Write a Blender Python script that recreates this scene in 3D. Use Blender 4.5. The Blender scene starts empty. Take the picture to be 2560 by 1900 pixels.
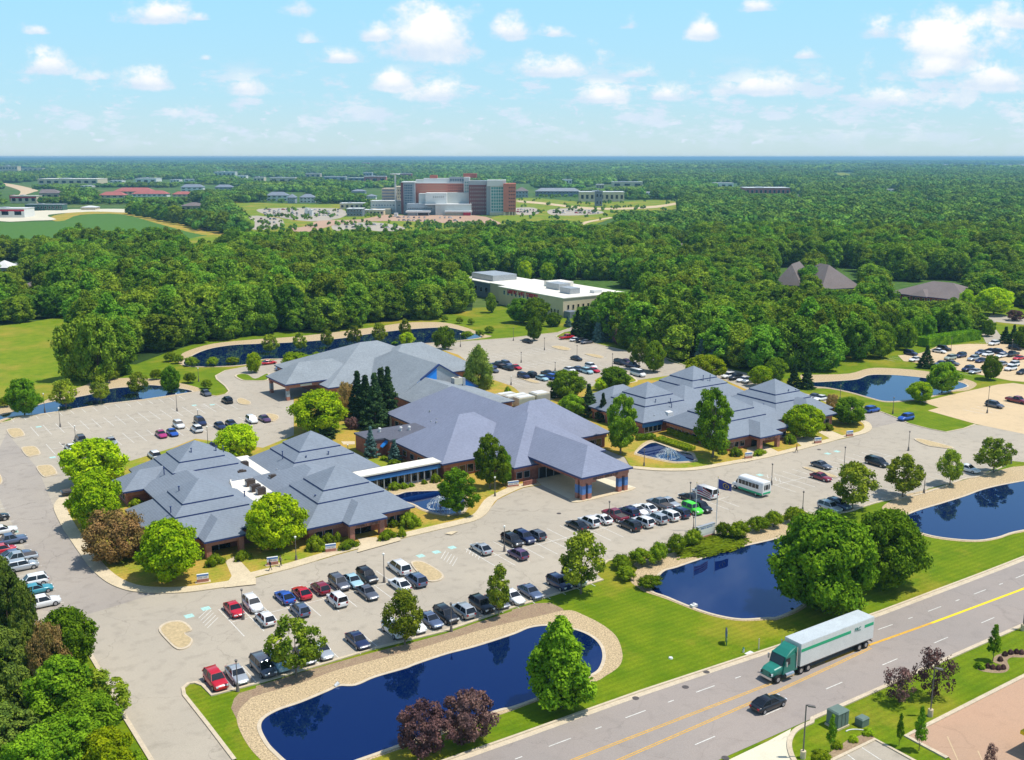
import bpy, bmesh, math, random
import numpy as np
from math import sin, cos, radians, atan, hypot, pi
from mathutils import Vector, Matrix
from mathutils.geometry import tessellate_polygon
random.seed(7)
sc = bpy.context.scene
COL = sc.collection
# ------------------------------------------------------------------ survey: picture point -> ground point
FPX = 2600.0; PITCH = atan(558 / FPX); CAMH = 62.0; TH = radians(34.2)
cp, sp = cos(PITCH), sin(PITCH)
def g(x, y, z=0.0):
    u = (x - 1280) / FPX; v = (950 - y) / FPX
    t = (z - CAMH) / (-sp + v * cp)
    X, Y = u * t, (cp + v * sp) * t
    return (X * cos(TH) + Y * sin(TH), -X * sin(TH) + Y * cos(TH))
def project(a, b, z=0.0):
    X = a * cos(TH) - b * sin(TH); Y = a * sin(TH) + b * cos(TH)
    yc = Y * cp - (z - CAMH) * sp; vc = Y * sp + (z - CAMH) * cp
    return 1280 + FPX * X / yc, 950 - FPX * vc / yc
def height_at(a, b, ytop):
    Y = a * sin(TH) + b * cos(TH); v = (950 - ytop) / FPX
    return CAMH + Y * (v * cp - sp) / (cp + v * sp)
ROW = {'a': 350, 'b': 750, 'c': 1100, 'd': 1425}
def px(t, x, y): return (int(t[1]) * 640 + x * .2875, ROW[t[0]] + y * .2875)
def K(t, *pts): return [px(t, x, y) for x, y in pts]
def W(pxs, z=0.0): return [g(x, y, z) for x, y in pxs]
def at(t, x, y, z=0.0): return g(*px(t, x, y), z)
# ------------------------------------------------------------------ materials
MATS = {}
def nt(name):
    m = bpy.data.materials.new(name); m.use_nodes = True; MATS[name] = m
    return m, m.node_tree.nodes, m.node_tree.links, m.node_tree.nodes['Principled BSDF']
def mat(name, col, rough=.7, var=.12, scale=1.0, col2=None, bump=0.0, metal=0.0, spec=.3, scale2=None, coord='Object', contrast=.25, coat=0):
    m, N, L, P = nt(name)
    P.inputs['Roughness'].default_value = rough; P.inputs['Metallic'].default_value = metal
    P.inputs['Specular IOR Level'].default_value = spec; P.inputs['Coat Weight'].default_value = coat
    tc = N.new('ShaderNodeTexCoord')
    src = tc.outputs['Object']
    if coord == 'World':
        ge = N.new('ShaderNodeNewGeometry'); src = ge.outputs['Position']
    n = N.new('ShaderNodeTexNoise'); n.inputs['Scale'].default_value = scale; n.inputs['Detail'].default_value = 6; n.inputs['Roughness'].default_value = .65
    L.new(src, n.inputs['Vector'])
    r = N.new('ShaderNodeValToRGB'); L.new(n.outputs['Fac'], r.inputs['Fac'])
    c2 = col2 or tuple(c * (1 - var * 1.6) for c in col)
    c1 = col if col2 else tuple(min(1, c * (1 + var)) for c in col)
    r.color_ramp.elements[0].position = .5 - contrast; r.color_ramp.elements[1].position = .5 + contrast
    r.color_ramp.elements[0].color = (*c2, 1); r.color_ramp.elements[1].color = (*c1, 1)
    out = r.outputs['Color']
    n2 = N.new('ShaderNodeTexNoise'); n2.inputs['Scale'].default_value = scale2 or scale * 9; n2.inputs['Detail'].default_value = 4
    L.new(src, n2.inputs['Vector'])
    mx = N.new('ShaderNodeMix'); mx.data_type = 'RGBA'; mx.blend_type = 'MULTIPLY'; mx.inputs[0].default_value = 1
    mr = N.new('ShaderNodeMapRange'); mr.inputs[1].default_value = .3; mr.inputs[2].default_value = .7; mr.inputs[3].default_value = 1 - var * 1.3; mr.inputs[4].default_value = 1 + var
    L.new(n2.outputs['Fac'], mr.inputs[0]); L.new(out, mx.inputs[6]); L.new(mr.outputs[0], mx.inputs[7])
    L.new(mx.outputs[2], P.inputs['Base Color'])
    if bump:
        b = N.new('ShaderNodeBump'); b.inputs['Strength'].default_value = bump; b.inputs['Distance'].default_value = .1
        L.new(n2.outputs['Fac'], b.inputs['Height']); L.new(b.outputs['Normal'], P.inputs['Normal'])
    return m
def mat_plain(name, col, rough=.5, metal=0.0, spec=.5, coat=0.0):
    return mat(name, col, rough, .04, 2.0, metal=metal, spec=spec, coat=coat)
def mat_leaf(name, c1, c2, c3=None, trans=.25, hue=.03, nscale=.55):
    m, N, L, P = nt(name)
    N.remove(P); out = N['Material Output']
    tc = N.new('ShaderNodeTexCoord'); oi = N.new('ShaderNodeObjectInfo')
    n = N.new('ShaderNodeTexNoise'); n.inputs['Scale'].default_value = nscale; n.inputs['Detail'].default_value = 3
    ad = N.new('ShaderNodeVectorMath'); ad.operation = 'ADD'
    sc_ = N.new('ShaderNodeVectorMath'); sc_.operation = 'SCALE'; sc_.inputs[0].default_value = (97, 53, 31)
    L.new(oi.outputs['Random'], sc_.inputs['Scale']); L.new(tc.outputs['Object'], ad.inputs[0]); L.new(sc_.outputs[0], ad.inputs[1])
    L.new(ad.outputs[0], n.inputs['Vector'])
    r = N.new('ShaderNodeValToRGB'); L.new(n.outputs['Fac'], r.inputs['Fac'])
    r.color_ramp.elements[0].position = .33; r.color_ramp.elements[1].position = .68
    r.color_ramp.elements[0].color = (*c2, 1); r.color_ramp.elements[1].color = (*c1, 1)
    if c3:
        e = r.color_ramp.elements.new(.74); e.color = (*c3, 1)
    nf = N.new('ShaderNodeTexNoise'); nf.inputs['Scale'].default_value = nscale * 7; nf.inputs['Detail'].default_value = 1; L.new(ad.outputs[0], nf.inputs['Vector'])
    mf = N.new('ShaderNodeMapRange'); mf.inputs[1].default_value = .3; mf.inputs[2].default_value = .7; mf.inputs[3].default_value = .7; mf.inputs[4].default_value = 1.3; L.new(nf.outputs['Fac'], mf.inputs[0])
    mm = N.new('ShaderNodeMix'); mm.data_type = 'RGBA'; mm.blend_type = 'MULTIPLY'; mm.inputs[0].default_value = 1; L.new(r.outputs['Color'], mm.inputs[6]); L.new(mf.outputs[0], mm.inputs[7])
    hs = N.new('ShaderNodeHueSaturation'); L.new(mm.outputs[2], hs.inputs['Color'])
    mh = N.new('ShaderNodeMapRange'); mh.inputs[3].default_value = .5 - hue; mh.inputs[4].default_value = .5 + hue; L.new(oi.outputs['Random'], mh.inputs[0])
    mul = N.new('ShaderNodeMath'); mul.operation = 'MULTIPLY'; mul.inputs[1].default_value = 7.31
    fr = N.new('ShaderNodeMath'); fr.operation = 'FRACT'; L.new(oi.outputs['Random'], mul.inputs[0]); L.new(mul.outputs[0], fr.inputs[0])
    mv = N.new('ShaderNodeMapRange'); mv.inputs[3].default_value = .66; mv.inputs[4].default_value = 1.4; L.new(fr.outputs[0], mv.inputs[0])
    L.new(mh.outputs[0], hs.inputs['Hue']); L.new(mv.outputs[0], hs.inputs['Value'])
    d = N.new('ShaderNodeBsdfDiffuse'); t = N.new('ShaderNodeBsdfTranslucent'); mix = N.new('ShaderNodeMixShader'); mix.inputs[0].default_value = trans
    L.new(hs.outputs[0], d.inputs[0]); L.new(hs.outputs[0], t.inputs[0]); L.new(d.outputs[0], mix.inputs[1]); L.new(t.outputs[0], mix.inputs[2])
    L.new(mix.outputs[0], out.inputs['Surface'])
    return m
# ground
def mat_grass(name, green, green2, dry, dryness=.5, stripes=0.0, big=.035):
    m, N, L, P = nt(name); P.inputs['Roughness'].default_value = .95; P.inputs['Specular IOR Level'].default_value = .1
    ge = N.new('ShaderNodeNewGeometry'); src = ge.outputs['Position']
    def noise(s, d=5, rough=.6):
        n = N.new('ShaderNodeTexNoise'); n.inputs['Scale'].default_value = s; n.inputs['Detail'].default_value = d; n.inputs['Roughness'].default_value = rough; L.new(src, n.inputs['Vector']); return n.outputs['Fac']
    def ramp(f, p0, p1, c0, c1):
        r = N.new('ShaderNodeValToRGB'); r.color_ramp.elements[0].position = p0; r.color_ramp.elements[1].position = p1
        r.color_ramp.elements[0].color = (*c0, 1); r.color_ramp.elements[1].color = (*c1, 1); L.new(f, r.inputs['Fac']); return r.outputs['Color']
    a = ramp(noise(.25, 6), .35, .65, green, green2)
    f = ramp(noise(big, 8, .68), .62 - .25 * dryness, .80 - .25 * dryness, (0, 0, 0), (1, 1, 1))
    mx = N.new('ShaderNodeMix'); mx.data_type = 'RGBA'; L.new(f, mx.inputs[0]); L.new(a, mx.inputs[6]); mx.inputs[7].default_value = (*dry, 1)
    o = mx.outputs[2]
    fine = N.new('ShaderNodeMapRange'); fine.inputs[1].default_value = .3; fine.inputs[2].default_value = .7; fine.inputs[3].default_value = .72; fine.inputs[4].default_value = 1.22
    L.new(noise(3.5, 4, .8), fine.inputs[0])
    m2 = N.new('ShaderNodeMix'); m2.data_type = 'RGBA'; m2.blend_type = 'MULTIPLY'; m2.inputs[0].default_value = 1; L.new(o, m2.inputs[6]); L.new(fine.outputs[0], m2.inputs[7]); o = m2.outputs[2]
    if stripes:
        w = N.new('ShaderNodeTexWave'); w.inputs['Scale'].default_value = .32; w.inputs['Distortion'].default_value = 1.2; w.inputs['Detail'].default_value = 1; w.inputs['Detail Scale'].default_value = .3; w.bands_direction = 'Y'
        L.new(src, w.inputs['Vector'])
        mr = N.new('ShaderNodeMapRange'); mr.inputs[3].default_value = 1 - stripes; mr.inputs[4].default_value = 1 + stripes; L.new(w.outputs['Fac'], mr.inputs[0])
        m3 = N.new('ShaderNodeMix'); m3.data_type = 'RGBA'; m3.blend_type = 'MULTIPLY'; m3.inputs[0].default_value = 1; L.new(o, m3.inputs[6]); L.new(mr.outputs[0], m3.inputs[7]); o = m3.outputs[2]
    L.new(o, P.inputs['Base Color']); return m
def mat_asphalt(name, col, patch, cracks=.25, stain=.85):
    m, N, L, P = nt(name); P.inputs['Roughness'].default_value = .9; P.inputs['Specular IOR Level'].default_value = .2
    ge = N.new('ShaderNodeNewGeometry'); src = ge.outputs['Position']
    n = N.new('ShaderNodeTexNoise'); n.inputs['Scale'].default_value = .045; n.inputs['Detail'].default_value = 9; n.inputs['Roughness'].default_value = .62; L.new(src, n.inputs['Vector'])
    r = N.new('ShaderNodeValToRGB'); r.color_ramp.elements[0].position = .36; r.color_ramp.elements[1].position = .62
    r.color_ramp.elements[0].color = (*patch, 1); r.color_ramp.elements[1].color = (*col, 1); L.new(n.outputs['Fac'], r.inputs['Fac'])
    o = r.outputs['Color']
    def mulby(sock, lo, hi, a=.3, b=.7):
        nonlocal o
        mr = N.new('ShaderNodeMapRange'); mr.inputs[1].default_value = a; mr.inputs[2].default_value = b; mr.inputs[3].default_value = lo; mr.inputs[4].default_value = hi; L.new(sock, mr.inputs[0])
        x = N.new('ShaderNodeMix'); x.data_type = 'RGBA'; x.blend_type = 'MULTIPLY'; x.inputs[0].default_value = 1; L.new(o, x.inputs[6]); L.new(mr.outputs[0], x.inputs[7]); o = x.outputs[2]
    f = N.new('ShaderNodeTexNoise'); f.inputs['Scale'].default_value = 6; f.inputs['Detail'].default_value = 3; L.new(src, f.inputs['Vector']); mulby(f.outputs['Fac'], .93, 1.06)
    st = N.new('ShaderNodeTexNoise'); st.inputs['Scale'].default_value = .5; st.inputs['Detail'].default_value = 4; L.new(src, st.inputs['Vector']); mulby(st.outputs['Fac'], 1.03, stain, .52, .75)
    v = N.new('ShaderNodeTexVoronoi'); v.feature = 'DISTANCE_TO_EDGE'; v.inputs['Scale'].default_value = .06; v.inputs['Randomness'].default_value = 1
    dn = N.new('ShaderNodeTexNoise'); dn.inputs['Scale'].default_value = .35; dn.inputs['Detail'].default_value = 4; L.new(src, dn.inputs['Vector'])
    va = N.new('ShaderNodeVectorMath'); va.operation = 'MULTIPLY_ADD'; va.inputs[1].default_value = (5, 5, 0); L.new(dn.outputs['Color'], va.inputs[0]); L.new(src, va.inputs[2]); L.new(va.outputs[0], v.inputs['Vector'])
    mulby(v.outputs['Distance'], 1 - cracks, 1, 0, .006)
    L.new(o, P.inputs['Base Color']); return m
mat_grass('lawn', (.10, .175, .004), (.165, .225, .007), (.34, .27, .03), .45, .07)
mat_grass('lawn_dry', (.17, .26, .012), (.27, .28, .03), (.46, .30, .06), .95, .06, .09)
mat_grass('meadow', (.13, .215, .008), (.21, .265, .015), (.34, .27, .04), .6, .10, .03)
mat_grass('crop_field', (.07, .16, .025), (.09, .19, .03), (.13, .2, .04), .15, .0, .008)
mat_grass('far_land', (.05, .115, .02), (.09, .16, .03), (.20, .20, .06), .4, 0, .006)
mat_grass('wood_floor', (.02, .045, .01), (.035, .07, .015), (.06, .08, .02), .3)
mat_asphalt('asphalt', (.43, .375, .295), (.385, .338, .27), .22)
mat_asphalt('asphalt_dark', (.37, .325, .275), (.33, .29, .25), .3)
mat_asphalt('road', (.335, .285, .25), (.30, .262, .235), .12, .92)
mat_asphalt('tan_lot', (.60, .45, .27), (.54, .41, .25), .15, .93)
mat_asphalt('red_lot', (.47, .30, .20), (.42, .28, .19), .1, .95)
mat_asphalt('pale_concrete', (.66, .60, .45), (.6, .55, .42), .15, .93)
mat('concrete', (.62, .51, .34), .9, .10, .5, coord='World')
mat('kerb', (.60, .50, .36), .9, .12, 1.2, coord='World')
mat('riprap', (.58, .44, .25), .95, .38, 2.6, col2=(.44, .33, .20), bump=.8, scale2=5.5, coord='World', contrast=.2)
mat('gravel_bed', (.56, .43, .24), .95, .2, 2.5, bump=.5, coord='World')
mat('mulch', (.27, .175, .12), .95, .25, .8, col2=(.36, .27, .16), bump=.4, scale2=5, coord='World')
mat('white_paint', (.72, .70, .64), .8, .25, 2.5, coord='World'); mat('yellow_paint', (.72, .40, .05), .8, .2, 2.0, coord='World')
mat('bright_yellow', (.85, .62, .02), .8, .1, 2.0, coord='World'); mat('teal_paint', (.42, .66, .60), .8, .2, 3.0, coord='World')
mat('iron', (.10, .085, .08), .6, .2, 3)
# water
m, N, L, P = nt('water'); P.inputs['Base Color'].default_value = (.0008, .009, .060, 1); P.inputs['Roughness'].default_value = .02; P.inputs['IOR'].default_value = 2.1; P.inputs['Specular IOR Level'].default_value = .5; P.inputs['Specular Tint'].default_value = (.10, .38, 1, 1)
ge = N.new('ShaderNodeNewGeometry'); n = N.new('ShaderNodeTexNoise'); n.inputs['Scale'].default_value = 1.5; n.inputs['Detail'].default_value = 3; L.new(ge.outputs['Position'], n.inputs['Vector'])
b = N.new('ShaderNodeBump'); b.inputs['Strength'].default_value = .03; b.inputs['Distance'].default_value = .03; L.new(n.outputs['Fac'], b.inputs['Height']); L.new(b.outputs[0], P.inputs['Normal'])
m, N, L, P = nt('spray'); P.inputs['Base Color'].default_value = (.85, .93, .95, 1); P.inputs['Roughness'].default_value = .4; P.inputs['Alpha'].default_value = .75
# roofs and walls
def mat_roof(name, col, var=.1):
    m = mat(name, col, .85, var, .18, coord='World', scale2=2.2, contrast=.3, spec=.2)
    N, L = m.node_tree.nodes, m.node_tree.links; P = N['Principled BSDF']
    ge = N.new('ShaderNodeNewGeometry'); w = N.new('ShaderNodeTexWave'); w.bands_direction = 'Z'; w.inputs['Scale'].default_value = 1.6; w.inputs['Distortion'].default_value = .6; L.new(ge.outputs['Position'], w.inputs['Vector'])
    old = P.inputs['Base Color'].links[0].from_socket
    mr = N.new('ShaderNodeMapRange'); mr.inputs[3].default_value = .93; mr.inputs[4].default_value = 1.03; L.new(w.outputs['Fac'], mr.inputs[0])
    x = N.new('ShaderNodeMix'); x.data_type = 'RGBA'; x.blend_type = 'MULTIPLY'; x.inputs[0].default_value = 1; L.new(old, x.inputs[6]); L.new(mr.outputs[0], x.inputs[7]); L.new(x.outputs[2], P.inputs['Base Color'])
    return m
mat_roof('shingle_blue', (.225, .258, .305), .07); mat_roof('shingle_violet', (.24, .262, .345), .07); mat_roof('shingle_grey', (.27, .30, .325))
mat_roof('shingle_brown', (.20, .165, .155)); mat_roof('shingle_red', (.42, .14, .12)); mat_roof('dark_flat_roof', (.115, .12, .15))
mat('brick', (.34, .135, .10), .9, .22, 1.3, scale2=9, coord='World'); mat('brick_light', (.45, .20, .145), .9, .15, 1.5, scale2=8, coord='World')
mat('hospital_brick', (.60, .20, .13), .85, .10, .3, coord='World'); mat('navy_trim', (.03, .055, .17), .5, .05); mat('blue_panel', (.05, .20, .52), .45, .06, .5); mat('bright_blue', (.03, .27, .80), .5, .04, .5); mat('blue_stripe', (.10, .22, .50), .6, .08, 2)
mat('roof_membrane', (.80, .76, .66), .8, .07, .4, coord='World'); mat('metal_white', (.70, .70, .68), .5, .06, 1); mat('metal_grey', (.42, .44, .46), .45, .1, 1, metal=.3)
mat('metal_beige', (.62, .58, .47), .55, .08, 1); mat('frame_grey', (.40, .42, .46), .5, .05); mat('cream_wall', (.66, .56, .38), .85, .06, .3, coord='World'); mat('pale_wall', (.60, .62, .58), .8, .06, .3, coord='World')
mat('red_paint', (.62, .02, .05), .5, .05); mat('pinkred_wall', (.48, .15, .11), .85, .1, .3, coord='World'); mat('teal_glass', (.12, .34, .33), .12, .15, .2, coord='World', spec=.6)
mat('dark_glass', (.012, .016, .022), .08, .2, .6, coord='World', spec=.6); mat('blue_glass', (.06, .13, .20), .12, .25, .12, coord='World', spec=.6); mat('maroon_wall', (.20, .075, .07), .85, .1, .3, coord='World')
mat('white_wall', (.74, .74, .70), .8, .05, .3, coord='World'); mat('tan_wall', (.52, .42, .30), .85, .08, .3, coord='World'); mat('grey_wall', (.33, .37, .40), .8, .08, .3, coord='World'); mat('slate_wall', (.19, .22, .27), .8, .1, .3, coord='World')
mat('dark_green_wall', (.05, .12, .09), .8, .1, .3); mat('bronze', (.07, .05, .04), .5, .1, 1); mat('pole_metal', (.17, .15, .14), .5, .08, 1); mat('lamp_globe', (.80, .80, .74), .4, .02)
mat('bark', (.12, .09, .07), .95, .25, 2); mat('pale_bark', (.22, .18, .14), .95, .2, 2)
mat('flag_blue', (.06, .07, .28), .8, .05); mat('flag_red', (.45, .03, .06), .8, .05); mat('flag_white', (.75, .72, .72), .8, .04); mat('gold', (.55, .38, .06), .5, .05)
mat('utility_green', (.14, .20, .17), .6, .08, 2); mat('tyre', (.018, .018, .02), .85, .1, 4); mat('rim', (.45, .46, .48), .35, .08, 5, metal=.6)
mat('headlight', (.70, .73, .75), .15, .03); mat('taillight', (.35, .01, .01), .25, .05); mat('truck_green', (.02, .20, .15), .3, .05, coat=.5); mat('truck_stripe', (.03, .42, .20), .5, .05)
mat('trailer_white', (.74, .73, .69), .5, .06, .6); mat('trailer_roof', (.50, .55, .57), .6, .08, .6); mat('chrome', (.7, .7, .7), .2, .05, metal=.9)
mat('skin', (.45, .28, .2), .6, .03); mat('cloth_dark', (.03, .03, .05), .9, .1, 4); mat('cloth_maroon', (.25, .03, .04), .9, .1, 4); mat('cloth_khaki', (.3, .25, .17), .9, .1, 4)
PAINT = dict(white=(.80, .80, .80), silver=(.46, .49, .52), grey=(.13, .14, .17), black=(.012, .013, .018), navy=(.015, .025, .085), blue=(.02, .09, .42), red=(.52, .01, .025), maroon=(.22, .012, .035),
             lightblue=(.35, .55, .62), green=(.08, .70, .03), teal=(.04, .28, .36), magenta=(.42, .03, .16), sage=(.33, .38, .32), purple=(.10, .05, .12), bluegrey=(.12, .16, .26))
for k, c in PAINT.items():
    mat('paint_' + k, c, .28, .02, 1.0, spec=.5, coat=.6, metal=.35 if k in ('silver', 'grey', 'bluegrey') else 0)
# leaves
mat_leaf('leaf_lime', (.50, .62, .012), (.20, .35, .008), None, .3, .012)
mat_leaf('leaf_green', (.25, .40, .018), (.08, .18, .010), None, .28, .015)
mat_leaf('leaf_street', (.36, .43, .03), (.10, .17, .015), (.34, .37, .05), .3, .01)
mat_leaf('leaf_wood', (.27, .40, .030), (.08, .18, .014), None, .25, .026, .34)
mat_leaf('leaf_far', (.19, .31, .035), (.06, .14, .02), None, .1, .022, .09)
mat_leaf('leaf_plum', (.24, .13, .11), (.07, .04, .045), (.30, .19, .15), .2, .01)
mat_leaf('leaf_smoke', (.44, .26, .10), (.20, .16, .04), (.26, .30, .04), .2, .01)
mat_leaf('leaf_mauve', (.22, .12, .11), (.12, .065, .06), None, .2, .01)
mat_leaf('needle', (.06, .11, .03), (.02, .048, .018), None, .06, .012, .8)
mat_leaf('needle_blue', (.13, .22, .19), (.05, .10, .09), None, .05, .01, .8)
mat_leaf('needle_pine', (.20, .26, .03), (.045, .085, .018), (.16, .11, .04), .08, .01, .5)
mat_leaf('leaf_willow', (.30, .36, .06), (.16, .24, .03), None, .3, .01)
mat_leaf('leaf_box', (.20, .27, .012), (.10, .17, .008), (.26, .26, .02), .15, .01, 1.2)
mat_leaf('leaf_bright', (.38, .48, .02), (.22, .34, .012), None, .3, .01, 1.2)
mat_leaf('twig_dark', (.10, .075, .06), (.05, .04, .035), None, .05, .01, 1.5)
# ------------------------------------------------------------------ objects
class MB:
    def __init__(s): s.v = []; s.f = []; s.m = []; s.mats = []
    def mi(s, name):
        if name not in s.mats: s.mats.append(name)
        return s.mats.index(name)
    def add(s, vs, fs, m):
        o = len(s.v); s.v += [tuple(v) for v in vs]; i = s.mi(m)
        for f in fs: s.f.append(tuple(o + k for k in f)); s.m.append(i)
        return s
    def box(s, x0, x1, y0, y1, z0, z1, m):
        v = [(x, y, z) for z in (z0, z1) for y in (y0, y1) for x in (x0, x1)]
        return s.add(v, [(0, 2, 3, 1), (4, 5, 7, 6), (0, 1, 5, 4), (1, 3, 7, 5), (3, 2, 6, 7), (2, 0, 4, 6)], m)
    def cube8(s, v, m):
        return s.add(v, [(0, 2, 3, 1), (4, 5, 7, 6), (0, 1, 5, 4), (1, 3, 7, 5), (3, 2, 6, 7), (2, 0, 4, 6)], m)
    def tube(s, p0, p1, r0, r1, m, n=8, cap=True):
        p0, p1 = Vector(p0), Vector(p1); d = (p1 - p0).normalized(); u = d.orthogonal().normalized(); w = d.cross(u)
        v = [p + (u * cos(2 * pi * k / n) + w * sin(2 * pi * k / n)) * r for p, r in ((p0, r0), (p1, r1)) for k in range(n)]
        f = [(k, (k + 1) % n, n + (k + 1) % n, n + k) for k in range(n)]
        if cap: f += [tuple(reversed(range(n))), tuple(range(n, 2 * n))]
        return s.add(v, f, m)
    def prism(s, poly, z0, z1, m, bottom=False):
        n = len(poly); area = sum(poly[i][0] * poly[(i + 1) % n][1] - poly[(i + 1) % n][0] * poly[i][1] for i in range(n))
        if area < 0: poly = poly[::-1]
        tris = tessellate_polygon([[Vector((p[0], p[1], 0)) for p in poly]])
        v = [(p[0], p[1], z1) for p in poly]; fs = []
        for t in tris:
            a, b, c = (poly[i] for i in t)
            cr = (b[0] - a[0]) * (c[1] - a[1]) - (b[1] - a[1]) * (c[0] - a[0])
            fs.append(tuple(t) if cr > 0 else (t[0], t[2], t[1]))
        s.add(v, fs, m)
        if z0 is not None and z0 < z1:
            v = [(p[0], p[1], z) for z in (z0, z1) for p in poly]
            s.add(v, [(i, (i + 1) % n, n + (i + 1) % n, n + i) for i in range(n)], m)
        return s
    def mesh(s, name):
        me = bpy.data.meshes.new(name); me.from_pydata(s.v, [], s.f)
        for k in s.mats: me.materials.append(MATS[k])
        me.polygons.foreach_set('material_index', s.m); me.update(); return me
    def build(s, name, parent=None, loc=None, rz=0, smooth=False):
        me = s.mesh(name)
        if smooth: me.polygons.foreach_set('use_smooth', [True] * len(me.polygons))
        return link(name, me, parent, loc, rz)
def link(name, data, parent=None, loc=None, rz=0, scale=None):
    o = bpy.data.objects.new(name, data); COL.objects.link(o)
    if loc is not None: o.location = loc if len(loc) == 3 else (*loc, 0)
    o.rotation_euler = (0, 0, rz)
    if scale: o.scale = scale
    if parent: o.parent = parent
    return o
def tag(o, label=None, cat=None, group=None, kind=None):
    if label: o['label'] = label
    if cat: o['category'] = cat
    if group: o['group'] = group
    if kind: o['kind'] = kind
    return o
def thing(name, label, cat, loc=(0, 0, 0), rz=0, group=None):
    return tag(link(name, None, None, loc, rz), label, cat, group)
def dup(root, loc, rz=0, scale=None, kids=None):
    r = root.copy(); COL.objects.link(r); r.location = loc if len(loc) == 3 else (*loc, 0); r.rotation_euler = (0, 0, rz)
    if scale: r.scale = scale
    for ch in (root.children if kids is None else kids):
        c = ch.copy(); COL.objects.link(c); c.parent = r
        for gch in ch.children:
            d = gch.copy(); COL.objects.link(d); d.parent = c
    return r
def structure(name, mb_or_poly, m=None, z=0.0, z0=None):
    if isinstance(mb_or_poly, MB): o = mb_or_poly.build(name)
    else: o = MB().prism(mb_or_poly, z0, z, m).build(name)
    return tag(o, kind='structure')
def smooth_poly(p, n=4, closed=True):
    out = []; k = len(p)
    for i in range(k if closed else k - 1):
        P0, P1, P2, P3 = (p[(i - 1) % k] if closed or i > 0 else p[i]), p[i], p[(i + 1) % k], (p[(i + 2) % k] if closed or i + 2 < k else p[(i + 1) % k])
        for j in range(n):
            t = j / n; t2 = t * t; t3 = t2 * t
            out.append(tuple(.5 * (2 * P1[c] + (P2[c] - P0[c]) * t + (2 * P0[c] - 5 * P1[c] + 4 * P2[c] - P3[c]) * t2 + (3 * P1[c] - P0[c] - 3 * P2[c] + P3[c]) * t3) for c in (0, 1)))
    if not closed: out.append(tuple(p[-1]))
    return out
def offset_line(p, d, closed=False):
    out = []; n = len(p)
    for i in range(n):
        a = p[i - 1] if (i > 0 or closed) else p[i]; b = p[(i + 1) % n] if (i < n - 1 or closed) else p[i]
        t = (b[0] - a[0], b[1] - a[1]); l = hypot(*t) or 1
        out.append((p[i][0] - t[1] / l * d, p[i][1] + t[0] / l * d))
    return out
def ribbon(mb, line, d0, d1, z0, z1, m, closed=False):
    A = offset_line(line, d0, closed); B = offset_line(line, d1, closed); n = len(line)
    for i in range(n if closed else n - 1):
        j = (i + 1) % n
        a, b, c, d = A[i], A[j], B[j], B[i]
        if (b[0] - a[0]) * (c[1] - a[1]) - (b[1] - a[1]) * (c[0] - a[0]) < 0: a, b, c, d = d, c, b, a
        mb.add([(*q, z1) for q in (a, b, c, d)], [(0, 1, 2, 3)], m)
        if z0 is not None and z1 - z0 > .03:
            mb.add([(*a, z0), (*b, z0), (*b, z1), (*a, z1)], [(0, 1, 2, 3)], m); mb.add([(*c, z0), (*d, z0), (*d, z1), (*c, z1)], [(0, 1, 2, 3)], m)
    return mb
def ordinal(n):
    W_ = ['first', 'second', 'third', 'fourth', 'fifth', 'sixth', 'seventh', 'eighth', 'ninth', 'tenth', 'eleventh', 'twelfth', 'thirteenth', 'fourteenth', 'fifteenth', 'sixteenth', 'seventeenth', 'eighteenth', 'nineteenth', 'twentieth']
    if n <= 20: return W_[n - 1]
    return {2: 'twenty-', 3: 'thirty-'}.get(n // 10, '') + W_[n % 10 - 1] if n % 10 else {3: 'thirtieth', 4: 'fortieth'}[n // 10]
# ================================================================== GROUND
structure('land', [(-60000, -3000), (60000, -3000), (60000, 60000), (-60000, 60000)], 'far_land', -.25)
near = [(-120, 40), (420, 40), (420, 330), (-40, 420), (-120, 300)]
structure('lawn', near, 'lawn', 0.0)
structure('meadow', smooth_poly(W(K('b0', (-1500, 330), (0, 225), (640, 150), (720, 400), (700, 760), (480, 840), (60, 935), (-600, 1080), (-1500, 1200)))), 'meadow', .006)
structure('shaded_ground', W(K('b0', (-1500, 240), (0, 140), (640, 90), (760, 560), (1180, 560), (1500, 440), (1850, 340)) + K('b1', (300, 270), (1000, 195), (1500, 150), (1880, 90), (1900, -200), (0, -500)) + K('b0', (-1500, -500))), 'wood_floor', .012)
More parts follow.
